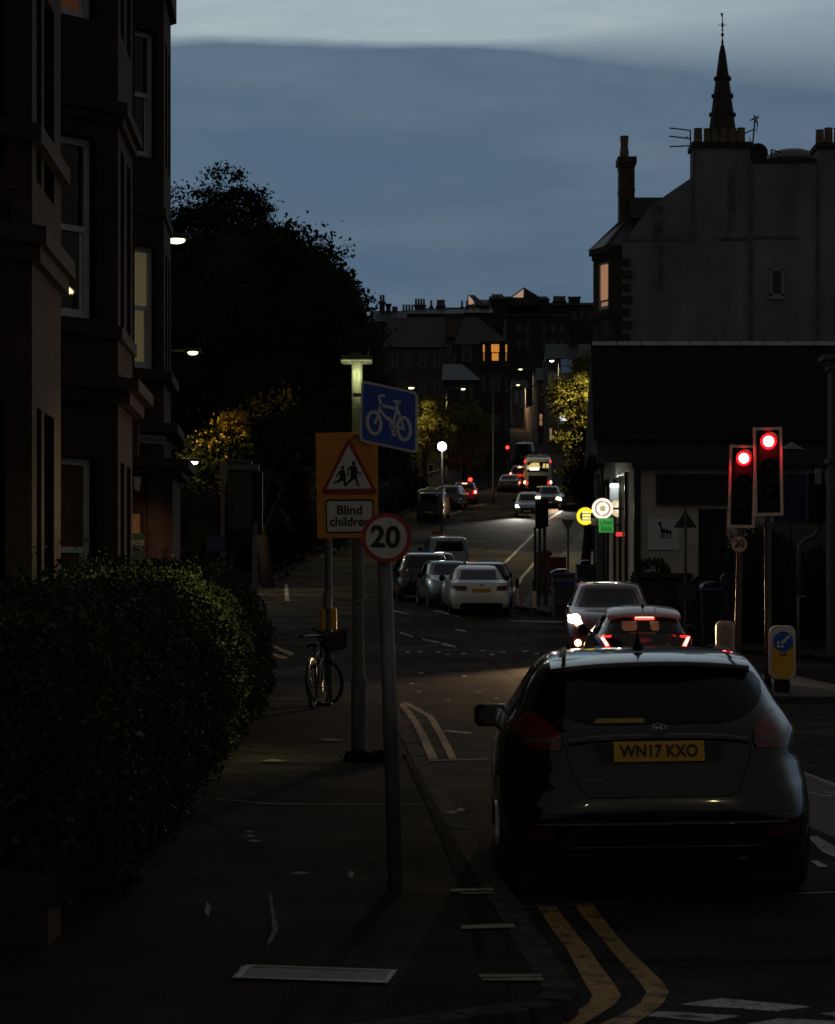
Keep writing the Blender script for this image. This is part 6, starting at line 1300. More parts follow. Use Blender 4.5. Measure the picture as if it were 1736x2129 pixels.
# brownish walls and gateposts along the left pavement of the hill
def ramp_wall(name, label, a, b, h, m_, th=.35):
    t = thing(name, label, 'wall', (a[0], a[1], g(a[1])), inplace=True); rows = []
    mb = MB(); k = max(2, int(abs(b[1] - a[1]) / 3)); A, B = Vector((a[0], a[1])), Vector((b[0], b[1])); tt = (B - A).normalized(); nn = Vector((-tt.y, tt.x)) * th
    for i in range(k + 1):
        p_ = A.lerp(B, i / k); zz = g(p_.y); rows.append([(p_.x, p_.y, zz - .2), (p_.x, p_.y, zz + h), (p_.x + nn.x, p_.y + nn.y, zz + h), (p_.x + nn.x, p_.y + nn.y, zz - .2)])
    mb.grid(rows); mb.poly(rows[0]); mb.poly(rows[-1]); mb.build('masonry', m_, t)
    mb = MB(); mb.grid([[Vector(r[1]) - Vector((nn.x, nn.y, 0)) * .15, Vector(r[1]) + Vector((-nn.x * .15, -nn.y * .15, .1)), Vector(r[2]) + Vector((nn.x * .15, nn.y * .15, .1)), Vector(r[2]) + Vector((nn.x * .15, nn.y * .15, 0))] for r in rows]); mb.build('coping', GRAN, t); return t
ramp_wall('garden_wall', 'long low garden wall behind the parked dark van', (LK(112) - 2.2, 112), (LK(150) - 2.2, 150), 1.5, BRK)
ramp_wall('garden_wall', 'low garden wall climbing the left of the hill before the bay house', (LK(154) - 2.2, 154), (LK(205) - 2.4, 205), 1.6, BRK)
ramp_wall('garden_wall', 'wall under the big dark tree across the side street', (-22, 75), (LK(98) - 3, 98), 1.2, GREYST)
ramp_wall('garden_wall', 'dark wall on the right side of the hill under the trees', (RK(190) + 2.5, 190), (RK(122) + 2.4, 122), 1.8, GREYST)

# ------------------------------------------------------------------ vehicles
class Car:
    """body as a stack of rounded plan outlines; y runs from the rear bumper (0) forward"""
    def __init__(s, prof, n=4.5, nz=60, npl=88):
        p = np.array(prof, float); t = np.arange(len(p)); tt = np.linspace(0, len(p) - 1, nz)
        def cr(col):
            m = np.gradient(col); o = []
            d = np.diff(col); m = np.zeros(len(col)); m[0], m[-1] = d[0], d[-1]
            for i in range(1, len(col) - 1): m[i] = 0 if d[i - 1] * d[i] <= 0 else 2 * d[i - 1] * d[i] / (d[i - 1] + d[i])
            for q in tt:
                i = min(int(q), len(col) - 2); f = q - i
                o.append((2 * f ** 3 - 3 * f ** 2 + 1) * col[i] + (f ** 3 - 2 * f ** 2 + f) * m[i] + (-2 * f ** 3 + 3 * f ** 2) * col[i + 1] + (f ** 3 - f ** 2) * m[i + 1])
            return np.array(o)
        s.z, s.yr, s.yf, s.w = (cr(p[:, k]) for k in range(4)); s.n = n
        s.npl = npl
    def nn(s, z): return s.n + 2.6 * max(0.0, min(1.0, (.80 - z) / .35))
    def at(s, z): return (float(np.interp(z, s.z, s.yr)), float(np.interp(z, s.z, s.yf)), float(np.interp(z, s.z, s.w)))
    def body(s):
        m = MB(); rows = []
        for z, yr, yf, w in zip(s.z, s.yr, s.yf, s.w):
            N_ = s.nn(z)
            yc, hl = (yr + yf) / 2, (yf - yr) / 2; r = []
            for k in range(s.npl + 1):
                a = 2 * PI * k / s.npl; c, q = math.cos(a), math.sin(a)
                r.append(Vector((w * math.copysign(abs(c) ** (2 / N_), c), yc + hl * math.copysign(abs(q) ** (2 / N_), q), z)))
            rows.append(r)
        m.grid(rows); m.poly(rows[0][:-1]); m.poly(rows[-1][:-1]); return m
    def rear(s, x, z, off=.004, front=False):
        yr, yf, w = s.at(z); yc, hl = (yr + yf) / 2, (yf - yr) / 2; N_ = s.nn(z); k = hl * (1 - min(.9995, abs(x) / w) ** N_) ** (1 / N_)
        return Vector((x, yc + k + off if front else yc - k - off, z))
    def side(s, y, z, sg, off=.004):
        yr, yf, w = s.at(z); yc, hl = (yr + yf) / 2, (yf - yr) / 2; N_ = s.nn(z)
        return Vector((sg * (w * (1 - min(.9995, abs(y - yc) / hl) ** N_) ** (1 / N_) + off), y, z))
    def patch(s, rows, fn, nr=10, nc=14, th=0.0):
        """rows: (z, lo, hi); a skin laid on the body through fn(coord, z)"""
        r = sorted(rows); zs = [a[0] for a in r]; m = MB(); g_ = []
        for z in np.linspace(zs[0], zs[-1], nr):
            lo, hi = float(np.interp(z, zs, [a[1] for a in r])), float(np.interp(z, zs, [a[2] for a in r]))
            g_.append([fn(c, z) for c in np.linspace(lo, hi, nc)])
        return m.grid(g_)
PROF = {
 'hatch': [(.17, .22, 4.05, .78), (.21, .08, 4.22, .86), (.36, .02, 4.34, .90), (.52, 0, 4.36, .912), (.63, .015, 4.35, .912), (.69, .05, 4.28, .912), (.79, .08, 4.02, .905), (.88, .11, 3.60, .89), (.96, .15, 3.2, .865), (1.01, .20, 3.02, .835), (1.10, .30, 2.80, .77), (1.22, .45, 2.50, .705), (1.31, .58, 2.25, .645), (1.355, .68, 2.1, .60), (1.385, .88, 1.92, .53), (1.402, 1.15, 1.75, .40), (1.408, 1.35, 1.6, .2), (1.41, 1.44, 1.5, .04)],
 'saloon': [(.18, .35, 4.3, .70), (.23, .12, 4.5, .82), (.40, .02, 4.6, .88), (.60, 0, 4.62, .905), (.75, .02, 4.55, .905), (.84, .03, 4.2, .90), (.92, .05, 3.7, .885), (.975, .08, 3.35, .87), (1.0, .45, 3.2, .83), (1.02, .72, 3.12, .79), (1.12, .98, 2.9, .735), (1.25, 1.28, 2.6, .67), (1.34, 1.52, 2.38, .61), (1.39, 1.75, 2.2, .53), (1.415, 1.9, 2.1, .38), (1.42, 1.98, 2.02, .05)],
 'suv': [(.22, .30, 4.1, .74), (.27, .10, 4.3, .85), (.45, .02, 4.42, .90), (.70, 0, 4.45, .925), (.85, .02, 4.38, .925), (.97, .05, 4.0, .915), (1.06, .09, 3.4, .895), (1.12, .12, 3.2, .86), (1.30, .24, 2.9, .79), (1.46, .40, 2.6, .725), (1.55, .52, 2.45, .68), (1.60, .75, 2.3, .60), (1.625, 1.2, 2.1, .42), (1.63, 1.6, 1.8, .05)],
 'van': [(.25, .15, 4.25, .80), (.30, .04, 4.38, .87), (.55, 0, 4.45, .90), (.80, 0, 4.40, .905), (.95, .01, 4.1, .905), (1.08, .015, 3.75, .90), (1.2, .02, 3.55, .885), (1.45, .04, 3.2, .84), (1.65, .06, 2.95, .80), (1.76, .09, 2.8, .77), (1.82, .18, 2.7, .70), (1.845, .5, 2.5, .55), (1.85, 1.2, 1.8, .1)],
 'mini': [(.2, .25, 3.6, .70), (.25, .08, 3.75, .80), (.42, .01, 3.86, .845), (.65, 0, 3.88, .86), (.80, .03, 3.75, .86), (.92, .07, 3.4, .85), (.99, .11, 3.0, .83), (1.03, .14, 2.85, .79), (1.18, .26, 2.55, .72), (1.32, .38, 2.3, .66), (1.40, .50, 2.15, .61), (1.44, .75, 2.0, .52), (1.46, 1.2, 1.7, .3), (1.465, 1.4, 1.55, .05)],
 'bus': [(.25, .1, 10.4, 1.18), (.32, .03, 10.5, 1.25), (.9, 0, 10.55, 1.27), (1.5, 0, 10.55, 1.27), (2.0, .02, 10.5, 1.265), (2.6, .08, 10.4, 1.24), (2.85, .16, 10.3, 1.2), (2.95, .3, 10.2, 1.1), (3.0, .6, 10.0, .9), (3.02, 2, 8, .2)],
}
def paint(name, col, metal=.0, rough=.28): return mat(name, col, rough, metal=metal, coat=1.0, spec=.5)
def tyres(car, root, L_, w, r=.315, ys=None, wide=.21):
    ys = ys or (L_ * .185, L_ * .795)
    for y in ys:
        wq = abs(car.side(y, .42, 1, 0).x)
        for s in (-1, 1):
            m = MB(); m.lathe([(r * .62, -wide / 2), (r * .9, -wide / 2), (r, -wide * .36), (r, wide * .36), (r * .9, wide / 2), (r * .62, wide / 2)], (s * (wq - wide / 2 - .012), y, r), 'x', 26); wh = m.build('wheel', RUBBER, root, smooth=True, angle=35)
            m = MB(); xo = s * (wq - .020); m.lathe([(r * .64, -.03), (r * .64, .01), (r * .58, -.005), (r * .58, -.03)], (xo, y, r), 'x', 26)
            for k in range(5):
                a = 2 * PI * k / 5; m.box((xo - s * .012, y + r * .3 * math.cos(a), r + r * .3 * math.sin(a)), (.03, r * .62, r * .17), rx=a)
            m.build('rim', ALLOY, wh)
            m = MB(); q = [Vector((0, r * 1.20 * math.cos(a), r * 1.20 * math.sin(a))) for a in np.linspace(-.5, PI + .5, 22)]
            arch = [car.side(y + p.y, max(car.z[0] + .01, r + p.z), s, .003) for p in q]
            c = car.side(y, r, s, .002); m.add([c] + arch, [(0, i, i + 1) for i in range(1, len(arch))]); m.build('wheel_arch', BLACK, root)
def vehicle(name, label, cat, kind, X, Y, col, toward=False, rz=0.0, scale=1.0, detail=True, brake=False, head=None, tailm=None, he=0, zoff=0.0, plate=True, group=None, n=4.5, roll=0.0, wheel_r=.315, fog=False, mirror=True, sill=True, zhh=None):
    car = Car(PROF[kind], n=n); L_ = car.yf.max(); w = car.w.max(); zt = car.z.max(); sl = slope(Y)
    rot = (-sl if toward else sl, roll, (PI if toward else 0) + rz)
    t = thing(name, label, cat, (X, Y, g(Y) + zoff), rot=rot, group=group); t.scale = (scale,) * 3
    car.body().build('body', col, t, smooth=True)
    zb = float(car.z[np.argmax(car.z > (1.0 if kind in ('hatch', 'saloon', 'mini') else 1.1 if kind == 'suv' else 1.2))]); zw = zt - (.10 if kind != 'van' else .16)
    rl = lambda x, z: car.rear(x, z); fl = lambda x, z: car.rear(x, z, front=True)
    wz = lambda z: car.at(z)[2]
    if kind != 'bus':
        k0, k1 = (zb + .02, zw - .01)
        k1r = min(k1, zt - .115)
        car.patch([(k0, -.74 * wz(k0), .74 * wz(k0)), ((k0 + k1r) / 2, -.86 * wz((k0 + k1r) / 2), .86 * wz((k0 + k1r) / 2)), (k1r, -.80 * wz(k1r), .80 * wz(k1r))], rl).build('rear_window', GLASS, t, smooth=True)
        car.patch([(k0, -.86 * wz(k0), .86 * wz(k0)), (k1, -.82 * wz(k1), .82 * wz(k1))], fl).build('windscreen', GLASS, t, smooth=True)
        for s in (-1, 1):
            rows = []
            for z in np.linspace(k0, k1, 5): yr, yf, _ = car.at(z); rows.append((z, yr + (.42 if kind != 'van' else 2.0) + .1, yf - .50))
            sw = car.patch(rows, lambda y, z: car.side(y, z, s), nc=18).build('side_window', GLASS, t, smooth=True)
            if mirror:
                yf = car.at(zb + .03)[1]; m = MB(); c = Vector((s * (wz(zb) + .14), yf - .55, zb + .02)); m.lathe([(.02, -.09), (.085, -.05), (.10, .0), (.09, .06), (.03, .09)], c, 'x', 14); m.tube([c, (s * (wz(zb) - .06), yf - .48, zb - .03)], .025, 8); m.build('wing_mirror', BLACK, t, smooth=True)
    tyres(car, t, L_, w, wheel_r, ys=(2.3, 7.6) if kind == 'bus' else None)
    if sill:
        car.patch([(car.z[0] + .05, -.80 * w, .80 * w), (.36 if kind != 'bus' else .5, -.78 * w, .78 * w)], rl, nr=4).build('rear_valance', BLACK, t, smooth=True)
    # lamps
    zl = {'hatch': .90, 'saloon': .82, 'suv': .98, 'van': 1.0, 'mini': .80, 'bus': .75}[kind]
    for s in (-1, 1):
        if kind == 'van': rows = [(zl - .16, s * .885 * w, s * .965 * w), (zl + .2, s * .87 * w, s * .95 * w)]
        elif kind == 'saloon': rows = [(zl - .075, s * .46 * w, s * .975 * w), (zl + .065, s * .50 * w, s * .955 * w)]
        else: rows = [(zl - .09, s * .66 * w, s * .955 * w), (zl + .12, s * .70 * w, s * .945 * w)]
        car.patch(rows, rl, nr=6, nc=10).build('tail_light', tailm or (BRAKE if brake else TAIL), t, smooth=True)
        if brake:
            m = MB(); c = car.rear(s * .80 * w, zl + .01, .02); m.lathe([(.10, .012), (.08, .0), (.01, -.008)], c, 'y', 14); m.build('brake_core', BRAKEC, t, smooth=True)
    if brake:
        zz = zt - .10 if kind == 'suv' else zt - .085
        car.patch([(zz - .022, -.16, .16), (zz + .018, -.16, .16)], lambda x, z: car.rear(x, z, .02), nr=3, nc=8).build('high_brake_light', BRAKEC, t)
        light('POINT', 'glow', t, (0, -.35, zl), 12, (1, .06, .03), .3)
    if plate:
        c = car.rear(0, zl - .06 if kind != 'van' else .62, .014); m = MB(); m.box(c, (.52, .012, .11)); m.build('number_plate', PLATEY, t)
    zh = {'hatch': .68, 'saloon': .66, 'suv': .80, 'van': .80, 'mini': .68, 'bus': .7}[kind]; zh = zhh or zh
    fw = MB()
    if toward:
        for s in (-1, 1):
            rows = [(zh - .07, s * .62 * w, s * .93 * w), (zh + .06, s * .70 * w, s * .95 * w)]
            lit = head is not None and (head == 'both' or (head == 'left') == (s > 0))
            car.patch(rows, fl, nr=6, nc=10).build('headlight', (HEADY if he and he[1] == 'y' else HEADW) if lit else mat('headlight_off', (.25, .26, .27), .08, coat=1, metal=.4), t, smooth=True)
            if lit:
                c = car.rear(s * .78 * w, zh, .03, front=True); m = MB(); m.lathe([(.02, -.06), (.085, -.03), (.105, 0), (.09, .02)], c, 'y', 16); m.build('headlight_bulb', HEADY if he[1] == 'y' else HEADW, t, smooth=True)
                light('SPOT', 'beam', t, c + Vector((0, .10, 0)), he[0], (1, .66, .34) if he[1] == 'y' else (1, .95, .82), .06, rot=(R(90 - he[2]), 0, 0), spot=84, blend=.85)
            if fog and lit:
                c = car.rear(s * .72 * w, .40, .02, front=True); m = MB(); m.lathe([(.02, -.03), (.05, -.015), (.06, .01)], c, 'y', 14); m.build('fog_light', HEADY, t, smooth=True)
        car.patch([(.34, -.55 * w, .55 * w), (zh - .10, -.5 * w, .5 * w)], fl, nr=5).build('grille', BLACK, t, smooth=True)
        if plate: c = car.rear(0, .48, .014, front=True); m = MB(); m.box(c, (.52, .012, .11)); m.build('number_plate', PLATEW, t)
    return t, car

# the nearest car: dark grey hatchback waiting at the lights
FOCUS = paint('dark_grey_metallic', (.022, .0215, .021), metal=.85, rough=.22)
XF, YF_ = 1.352, 11.78
T, car = vehicle('hatchback', 'dark grey hatchback filling the right foreground, seen from behind', 'car', 'hatch', XF, YF_, FOCUS, rz=R(-1.6), roll=R(-1.0), zoff=-.012, wheel_r=.325, plate=False, sill=False, tailm=TAIL, n=4.3)
for o in list(T.children):
    if o.name.split('.')[0] in ('rear_window', 'tail_light', 'wing_mirror'): bpy.data.objects.remove(o)
rl = lambda x, z, o=.004: car.rear(x, z, o)
# rear screen, with the body colour rim left around it
car.patch([(1.005, -.36, .36), (1.03, -.47, .47), (1.08, -.57, .57), (1.15, -.63, .63), (1.22, -.64, .64), (1.27, -.60, .60), (1.295, -.55, .55)], lambda x, z: rl(x, z, .006), nr=22, nc=30).build('rear_window', mat('hatch_glass', (.006, .003, .0035), .03, spec=.28), T, smooth=True)
# roof spoiler and roof strips
m = MB(); rows = []
for y_, z_, wd_ in ((.80, 1.388, .56), (.66, 1.372, .575), (.53, 1.345, .575), (.47, 1.328, .565)): rows.append([Vector((x_ * wd_, y_ + .10 * abs(x_) ** 2.5, z_ - .035 * abs(x_) ** 2.2)) for x_ in np.linspace(-1, 1, 25)])
rows.append([v + Vector((0, .012, -.022)) for v in rows[-1]]); rows.append([v + Vector((0, .10, -.005)) for v in rows[-1]]); m.grid(rows); m.build('spoiler', FOCUS, T, smooth=True)
for s in (-1, 1):
    m = MB(); m.grid([[Vector((s * x_, y_, z_)) for x_ in (xa, xa + .028)] for y_, z_, xa in ((.66, 1.371, .50), (.80, 1.390, .488), (.95, 1.401, .475), (1.3, 1.411, .455), (1.7, 1.410, .44))]); m.build('roof_strip', BLACK, T)
m = MB()
m.lathe([(.001, .09), (.012, .04), (.03, .0), (.034, -.02), (.001, -.03)], (-.045, .93, 1.425), n=14); m.tube([(-.045, .93, 1.45), (-.05, .88, 1.53)], .004, 6); m.build('aerial', BLACK, T, smooth=True)
m = MB(); car_rows = [(1.325, -.10, .10), (1.318, -.10, .10)]
# tail lights with a clear lower segment
for s in (-1, 1):
    car.patch([(.865, s * .55, s * .70), (.90, s * .535, s * .765), (.96, s * .54, s * .80), (1.02, s * .60, s * .795), (1.065, s * .67, s * .77)], lambda x, z: rl(x, z, .012), nr=12, nc=14).build('tail_light', TAIL, T, smooth=True)
    car.patch([(.905, s * .57, s * .73), (.935, s * .565, s * .735)], lambda x, z: rl(x, z, .016), nr=4, nc=8).build('reversing_light', TAILC, T, smooth=True)
    car.patch([(.385, s * .58, s * .76), (.45, s * .60, s * .80)], lambda x, z: rl(x, z, .006), nr=4, nc=8).build('reflector', mat('deep_red_reflector', (.07, .006, .008), .2, coat=.5), T, smooth=True)
    c = Vector((s * .905, 2.62, .945)); m = MB(); m.lathe([(.04, -.12), (.082, -.10), (.088, -.02), (.088, .04), (.08, .085), (.03, .105)], c, 'x', 18)
    for v in m.v: v.y = c.y + (v.y - c.y) * .8; v.z = c.z + math.copysign(min(.075, abs(v.z - c.z) * 1.12), v.z - c.z)
    m.tube([c, (s * .80, 2.70, .97)], .03, 8); mo = m.build('wing_mirror', FOCUS if s < 0 else BLACK, T, smooth=True)
    m = MB(); m.prism([c + Vector((q_.x * .09, -.074, q_.z * .06)) for q_ in circ((0, 0, 0), 1, 18)], (0, .004, 0)); m.build('mirror_glass', mat('mirror_glass', (.5, .52, .55), .03, metal=1), mo)
# tailgate shut lines, plate recess, lower bumper, exhaust trim
m = MB()
def skin_line(pts, o=.005, r=.0035): m.tube([rl(x_, z_, o - .004) for x_, z_ in pts], r, 5)
skin_line([(-.52, .90), (-.50, .80), (-.44, .66), (-.40, .615)] + [(x_, .61) for x_ in np.linspace(-.36, .36, 9)] + [(.40, .615), (.44, .66), (.50, .80), (.52, .90)])
skin_line([(x_, .52) for x_ in np.linspace(-.80, .80, 21)], r=.003)
m.build('shut_line', BLACK, T)
m = MB()
lip = [(-.50, .905), (-.36, .925), (-.2, .93), (0, .932), (.2, .93), (.36, .925), (.50, .905)]
m.grid([[rl(x_, z_ + dz_, o_) for x_, z_ in lip] for dz_, o_ in ((.02, .002), (.01, .022), (-.005, .024), (-.02, .002))]); m.build('tailgate_handle', FOCUS, T, smooth=True)
car.patch([(.79, -.33, .33), (.90, -.37, .37)], lambda x, z: rl(x, z, .003), nr=4, nc=14).build('plate_recess', mat('recess_grey', (.018, .018, .02), .35, metal=.5), T, smooth=True)
m = MB(); pz = .858; m.grid([[rl(x_, z_, .02) for x_ in (-.25, .25)] for z_ in (.803, .913)]); pl_ = m.build('number_plate', PLATEY, T)
c_ = rl(0, pz, .022); tilt = math.atan2((rl(0, .913, 0) - rl(0, .803, 0)).y, .11)
text('lettering', 'WN17 KXO', INK, pl_, c_ + Vector((0, -.004, 0)), .098, rot=(R(90) - tilt, 0, 0), sx=.83, bold=.0018)
m = MB(); e_ = rl(0, .985, .008); m.lathe([(.052, .004), (.05, 0), (.044, 0), (.043, .004)], e_, 'y', 26)
for v in m.v: v.z = e_.z + (v.z - e_.z) * .42
m.build('badge', CHROME, T, smooth=True); m = MB(); m.prism([Vector((e_.x + .044 * math.cos(a), e_.y + .002, e_.z + .018 * math.sin(a))) for a in np.linspace(0, 2 * PI, 24, endpoint=False)], (0, .004, 0)); bdg = m.build('badge_panel', mat('badge_blue', (.03, .04, .08), .3), T)
text('lettering', 'Ford', CHROME, bdg, e_ + Vector((0, .0005, 0)), .028, rot=(R(80), 0, 0))
DIMC = mat('dim_chrome', (.14, .14, .14), .3, metal=1)
c_ = rl(-.36, .70, .006); text('model_lettering', 'FOCUS', DIMC, T, c_, .034, rot=(R(86), 0, R(-4))); c_ = rl(.37, .70, .006); text('model_lettering', 'TDCi', DIMC, T, c_, .026, rot=(R(86), 0, R(4)))
m = car.patch([(.215, -.78, .78), (.30, -.80, .80), (.37, -.60, .60), (.40, -.52, .52)], lambda x, z: rl(x, z, .007), nr=10, nc=24); m.build('lower_bumper', BLACK, T, smooth=True)
m = MB(); m.grid([[rl(x_, z_, o_) for x_ in np.linspace(-.70, .70, 21)] for z_, o_ in ((.475, .0), (.468, .014), (.455, .016), (.445, .004))]); m.build('bumper_crease', FOCUS, T, smooth=True)
m = MB(); m.tube([rl(x_, .335, .015) for x_ in np.linspace(-.55, .55, 15)], .007, 6); m.build('bumper_trim', mat('gloss_black', (.01, .01, .01), .08, coat=1), T, smooth=True)
m = MB(); m.lathe([(.035, -.06), (.035, .1), (.028, .1), (.028, -.06)], (.44, .10, .255), 'y', 16); m.build('exhaust', DIMC, T, smooth=True)
car.patch([(1.012, -.355, -.07), (1.036, -.33, -.07)], lambda x, z: rl(x, z, .0075), nr=3, nc=8).build('window_sticker', mat('yellow_sticker', (.36, .28, .04), .5, var=.4, scale=60), T)
# tow eye cap line and fuel flap left out of sight; under-tray box set low to block headlight glow below the bumper
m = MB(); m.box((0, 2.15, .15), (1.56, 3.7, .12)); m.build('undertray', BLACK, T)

# the white-roofed hatch in front of it and the oncoming red car
HB = paint('black_paint', (.014, .012, .014), rough=.2)
T, car = vehicle('hatchback', 'black hatchback with a pale roof and glowing brake lights ahead of the grey car', 'car', 'hatch', PX(1337, 37.2), 36.6, HB, rz=R(-1.5), zoff=-.03, scale=1.0, plate=False, tailm=HB, n=4.2)
rl = lambda x, z, o=.004: car.rear(x, z, o)
for s in (-1, 1):
    m = MB(); 
    m.tube([rl(x_, z_, .012) for x_, z_ in [(s * .60, .985), (s * .765, .955), (s * .70, .89), (s * .67, .82), (s * .62, .78)]], [.018, .034, .034, .034, .02], 8); m.build('brake_light', BRAKE, T, smooth=True)
    m = MB(); m.tube([rl(x_, z_, .034) for x_, z_ in [(s * .74, .955), (s * .70, .89), (s * .66, .82)]], .024, 8); m.build('brake_core', BRAKEC, T, smooth=True)
car.patch([(1.295, -.16, .16), (1.325, -.16, .16)], lambda x, z: rl(x, z, .05), nr=3, nc=8).build('high_brake_light', BRAKEC, T)
car.patch([(1.265, -.17, .17), (1.29, -.17, .17)], lambda x, z: rl(x, z, .012), nr=3, nc=8).build('brake_light_housing', BRAKE, T)
light('POINT', 'glow', T, (0, -.8, .85), 2, (1, .03, .03), .3); light('POINT', 'glow', T, (0, -.3, 1.48), .8, (1, .03, .03), .15)
WHITE = paint('white_paint', (.62, .62, .64), rough=.3)
m = MB(); rows = []
for y_, z_, wd_ in ((2.2, 1.41, .42), (1.7, 1.495, .50), (1.2, 1.505, .57), (.85, 1.455, .62), (.60, 1.385, .64), (.46, 1.335, .63)): rows.append([Vector((x_ * wd_, y_ + .12 * abs(x_) ** 3, z_ - .05 * abs(x_) ** 2.4)) for x_ in np.linspace(-1, 1, 19)])
rows.append([v + Vector((0, .06, -.03)) for v in rows[-1]]); m.grid(rows); m.build('roof', WHITE, T, smooth=True)
m = MB(); m.lathe([(.001, .1), (.012, .03), (.035, -.02)], (0, .95, 1.49), n=10); m.tube([(0, .95, 1.52), (0, .9, 1.64)], .006, 5); m.tube([(.19, .62, 1.38), (.19, .62, 1.47)], .006, 5); m.build('aerial', BLACK, T)
for xa, xb in ((-.40, -.14), (.09, .24)):
    m = MB(); m.grid([[rl(x_, z_, .009) for x_ in np.linspace(xa + (.03 if z_ < 1.12 else 0), xb - (.03 if z_ < 1.12 else 0), 4)] for z_ in (1.08, 1.12, 1.18, 1.24)]); m.build('lit_window_patch', mat('lit_patch_tan', (.75, .62, .34), .6, var=.25, scale=9), T, smooth=True)  # tan patches on the glass stand in for light seen through the cabin
car.patch([(1.03, -.28, .18), (1.05, -.28, .18)], lambda x, z: rl(x, z, .010), nr=2, nc=8).build('window_sticker', mat('yellow_sticker', (.36, .28, .04), .5), T)
c_ = rl(0, .72, .02); m = MB(); m.box(c_, (.52, .012, .11)); m.build('number_plate', PLATEY, T)
RED = paint('dark_red_paint', (.20, .045, .06), metal=.3, rough=.3)
T, car = vehicle('hatchback', 'oncoming dark red car with one warm headlight glowing behind the black hatchback', 'car', 'mini', PX(1259, 49), 48.6, RED, toward=True, rz=R(-4), head='left', he=(1100, 'y', 7), fog=True, scale=1.10, n=4.0, zhh=.83)
# the queue on the left
T, car = vehicle('saloon_car', 'white saloon car, nearest of the cars waiting in the middle', 'car', 'saloon', PX(1001, 61.5), 61.3, paint('silver_white', (.78, .75, .74), rough=.35), rz=R(3.5), tailm=mat('dull_red_lens', (.10, .012, .014), .2, coat=.5))
m = car.patch([(.975, -.80, .80), (.985, -.78, .78)], lambda x, z: car.rear(x, z, .03), nr=3, nc=14); m.build('boot_lip', MC['silver_white'], T)
m = MB(); m.lathe([(.045, 0), (.045, -.006), (.001, -.01)], car.rear(0, .92, .003), 'y', 16); m.build('badge', CHROME, T)
car.patch([(.245, -.62, .62), (.40, -.56, .56)], lambda x, z: car.rear(x, z, .012), nr=4, nc=14).build('diffuser', BLACK, T, smooth=True)
vehicle('estate_car', 'black estate car half hidden by the white saloon, roof showing', 'car', 'suv', PX(1012, 68.5) - .05, 66.0, paint('black_paint', (.014, .012, .014)), rz=R(4), scale=.94, zoff=-.1)
vehicle('small_car', 'small silver-blue car facing the camera between the black cars', 'car', 'mini', PX(912, 70), 69.8, paint('silver_blue', (.16, .20, .25), metal=.5, rough=.3), toward=True, rz=R(8), scale=.98, n=3.8)
vehicle('suv_car', 'tall black car with a bright roof, leftmost of the parked group', 'car', 'suv', PX(884, 75), 70.5, paint('black_paint', (.014, .012, .014)), rz=R(5), scale=1.0)
vehicle('saloon_car', 'silver-blue car roof peeping between the tall black car and the pale van', 'car', 'mini', PX(908, 82), 80, MC['silver_blue'], rz=R(4))
T, car = vehicle('van', 'pale blue-white van parked facing away behind the group of cars', 'van', 'van', PX(934, 93), 92, paint('pale_van_blue', (.40, .46, .53), rough=.35), rz=R(5), n=6.5, plate=False)
car.patch([(1.73, -.14, .14), (1.765, -.10, .10)], lambda x, z: car.rear(x, z, .012), nr=3, nc=8).build('high_brake_light', TAIL, T)
T, car = vehicle('van', 'dark van with ladders on its roof rack parked by the left kerb', 'van', 'van', PX(893, 136), 134, paint('dark_van_grey', (.055, .06, .068), metal=.3), rz=R(-7), n=6.5)
m = MB()
for k in range(4): m.box((0, .25 + k * .65, 1.93), (1.45, .07, .05))
for s in (-1, 1): m.box((s * .72, 1.3, 1.93), (.05, 2.6, .05)); m.box((s * .35, 1.3, 2.03), (.06, 2.8, .06))
for k in range(9): m.box((0, .1 + k * .3, 2.03), (.66, .04, .03))
for s in (-1, 1):
    for y_ in (.3, 2.2): m.tube([(s * .70, y_, 1.8), (s * .72, y_, 1.93)], .02, 6)
m.build('roof_rack', mat('rack_grey', (.22, .22, .23), .5, metal=.4), T)
vehicle('estate_car', 'silver car parked just beyond the dark van, side glinting', 'car', 'suv', PX(930, 146), 144, paint('mid_grey', (.11, .11, .115), metal=.6), rz=R(-9))
vehicle('hatchback', 'dark red car braking on the hill with three bright red lights', 'car', 'mini', PX(965, 151), 150, RED, brake=True, rz=R(-3), scale=1.05)
T, car = vehicle('saloon_car', 'silver car coming down the hill with one bright white headlight', 'car', 'suv', PX(1101, 140), 141.5, paint('silver', (.42, .44, .47), metal=.4), toward=True, rz=R(-4), head='left', he=(1500, 'w', 7), scale=.9)
vehicle('saloon_car', 'dark car coming down the hill with one warm headlight behind the silver car', 'car', 'suv', PX(1148, 147), 149.5, paint('brown_grey', (.05, .046, .044), metal=.4), toward=True, rz=R(-5), head='right', he=(1500, 'y', 8), scale=.86)
vehicle('hatchback', 'oncoming dark car showing a single small headlight near the trees', 'car', 'suv', PX(1200, 146), 148, paint('brown_grey', (.05, .046, .044)), toward=True, rz=R(-9), head='left', he=(500, 'w', 7), scale=.95)
vehicle('saloon_car', 'dark saloon parked beside the left kerb of the hill', 'car', 'saloon', PX(1053, 167), 166, paint('mid_grey', (.11, .11, .115)), rz=R(-9), scale=.95)
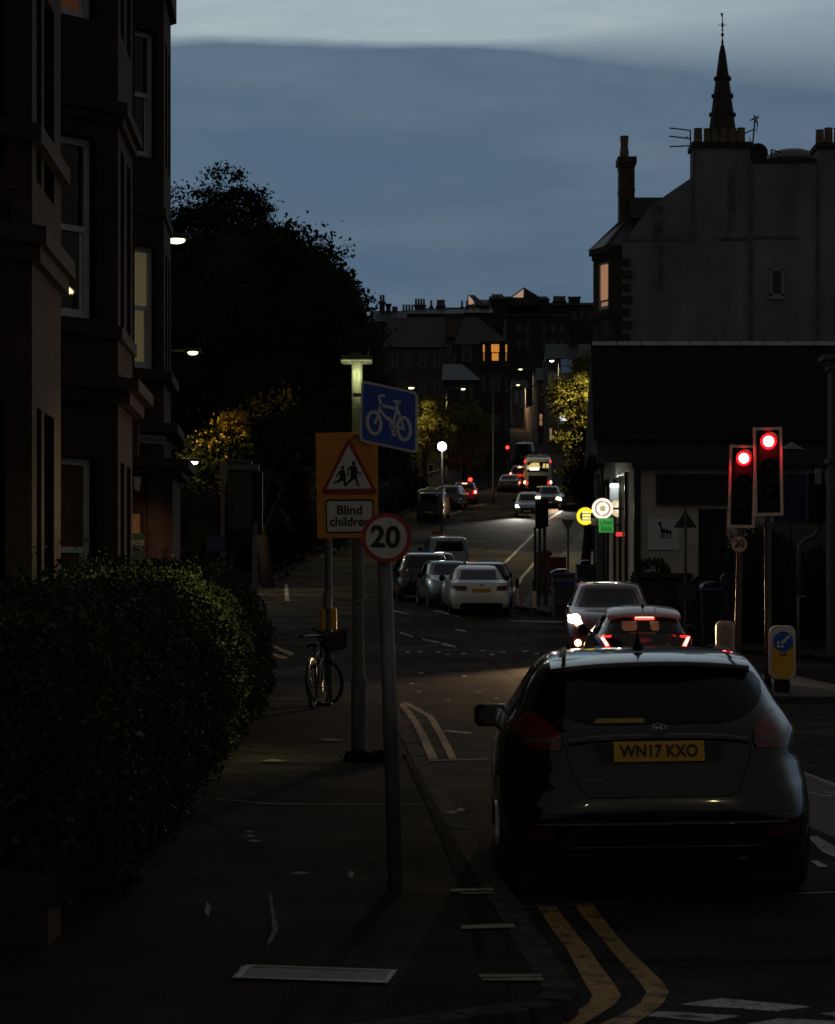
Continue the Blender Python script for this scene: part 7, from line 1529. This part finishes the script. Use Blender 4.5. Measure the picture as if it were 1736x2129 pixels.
vehicle('hatchback', 'car braking just left of the single decker bus', 'car', 'suv', PX(1079, 178), 177, paint('black_paint', (.014, .012, .014)), brake=True, rz=R(-8))
vehicle('van', 'dark van with a pale roof parked higher up the hill under the red light', 'van', 'van', PX(1087, 215), 214, paint('dark_van_grey', (.035, .037, .04)), rz=R(-8), n=6.5, scale=1.12)
T, car = vehicle('bus', 'white single decker bus with lit yellow rear window climbing the hill', 'bus', 'bus', PX(1118, 168), 168, paint('bus_white', (.70, .68, .65), rough=.4), rz=R(-3.2), n=7, wheel_r=.45, scale=.87, tailm=BRAKE, plate=False, mirror=False)
rl = lambda x, z, o=.01: car.rear(x, z, o)
car.patch([(1.75, -1.06, 1.06), (2.65, -1.05, 1.05)], rl, nr=8, nc=16).build('rear_window', mat('bus_glass', (.015, .013, .01), .1), T, smooth=True)
for pts in ([(1.98, -.95, -.30), (2.30, -1.0, -.25), (2.56, -.5, .12)], [(2.1, -.25, .22), (2.58, -.45, .10)], [(2.12, .42, .66), (2.50, .50, .68)], [(2.10, .76, .98), (2.48, .74, .98)]):
    car.patch(pts, lambda x, z: rl(x, z, .02), nr=6, nc=6).build('lit_pane', glow('bus_interior_light', (1, .70, .22), .75), T)
car.patch([(1.92, -.72, .10), (2.14, -.72, .10)], lambda x, z: rl(x, z, .03), nr=4, nc=6).build('route_display', glow('bus_display', (1, .98, .9), 2.5), T)
car.patch([(.45, -.9, .9), (1.42, -.82, .82)], rl, nr=6, nc=10).build('engine_cover', BLACK, T)
for s in (-1, 1): m = MB(); m.lathe([(.12, .02), (.1, -.01), (.01, -.02)], rl(s * 1.12, 2.68, .02), 'y', 14); m.build('marker_light', BRAKE, T, smooth=True)
for s in (-1, 1): m = MB(); m.lathe([(.16, .02), (.12, -.01), (.01, -.02)], rl(s * 1.12, .80, .03), 'y', 14); m.build('tail_core', BRAKEC, T, smooth=True)
m = MB(); m.box(rl(.18, .42, .02), (.52, .02, .11)); m.build('number_plate', mat('lit_yellow_plate', (.6, .35, .03), .4, emit=(.8, .5, .05), es=.25), T)
S.render.film_transparent = False
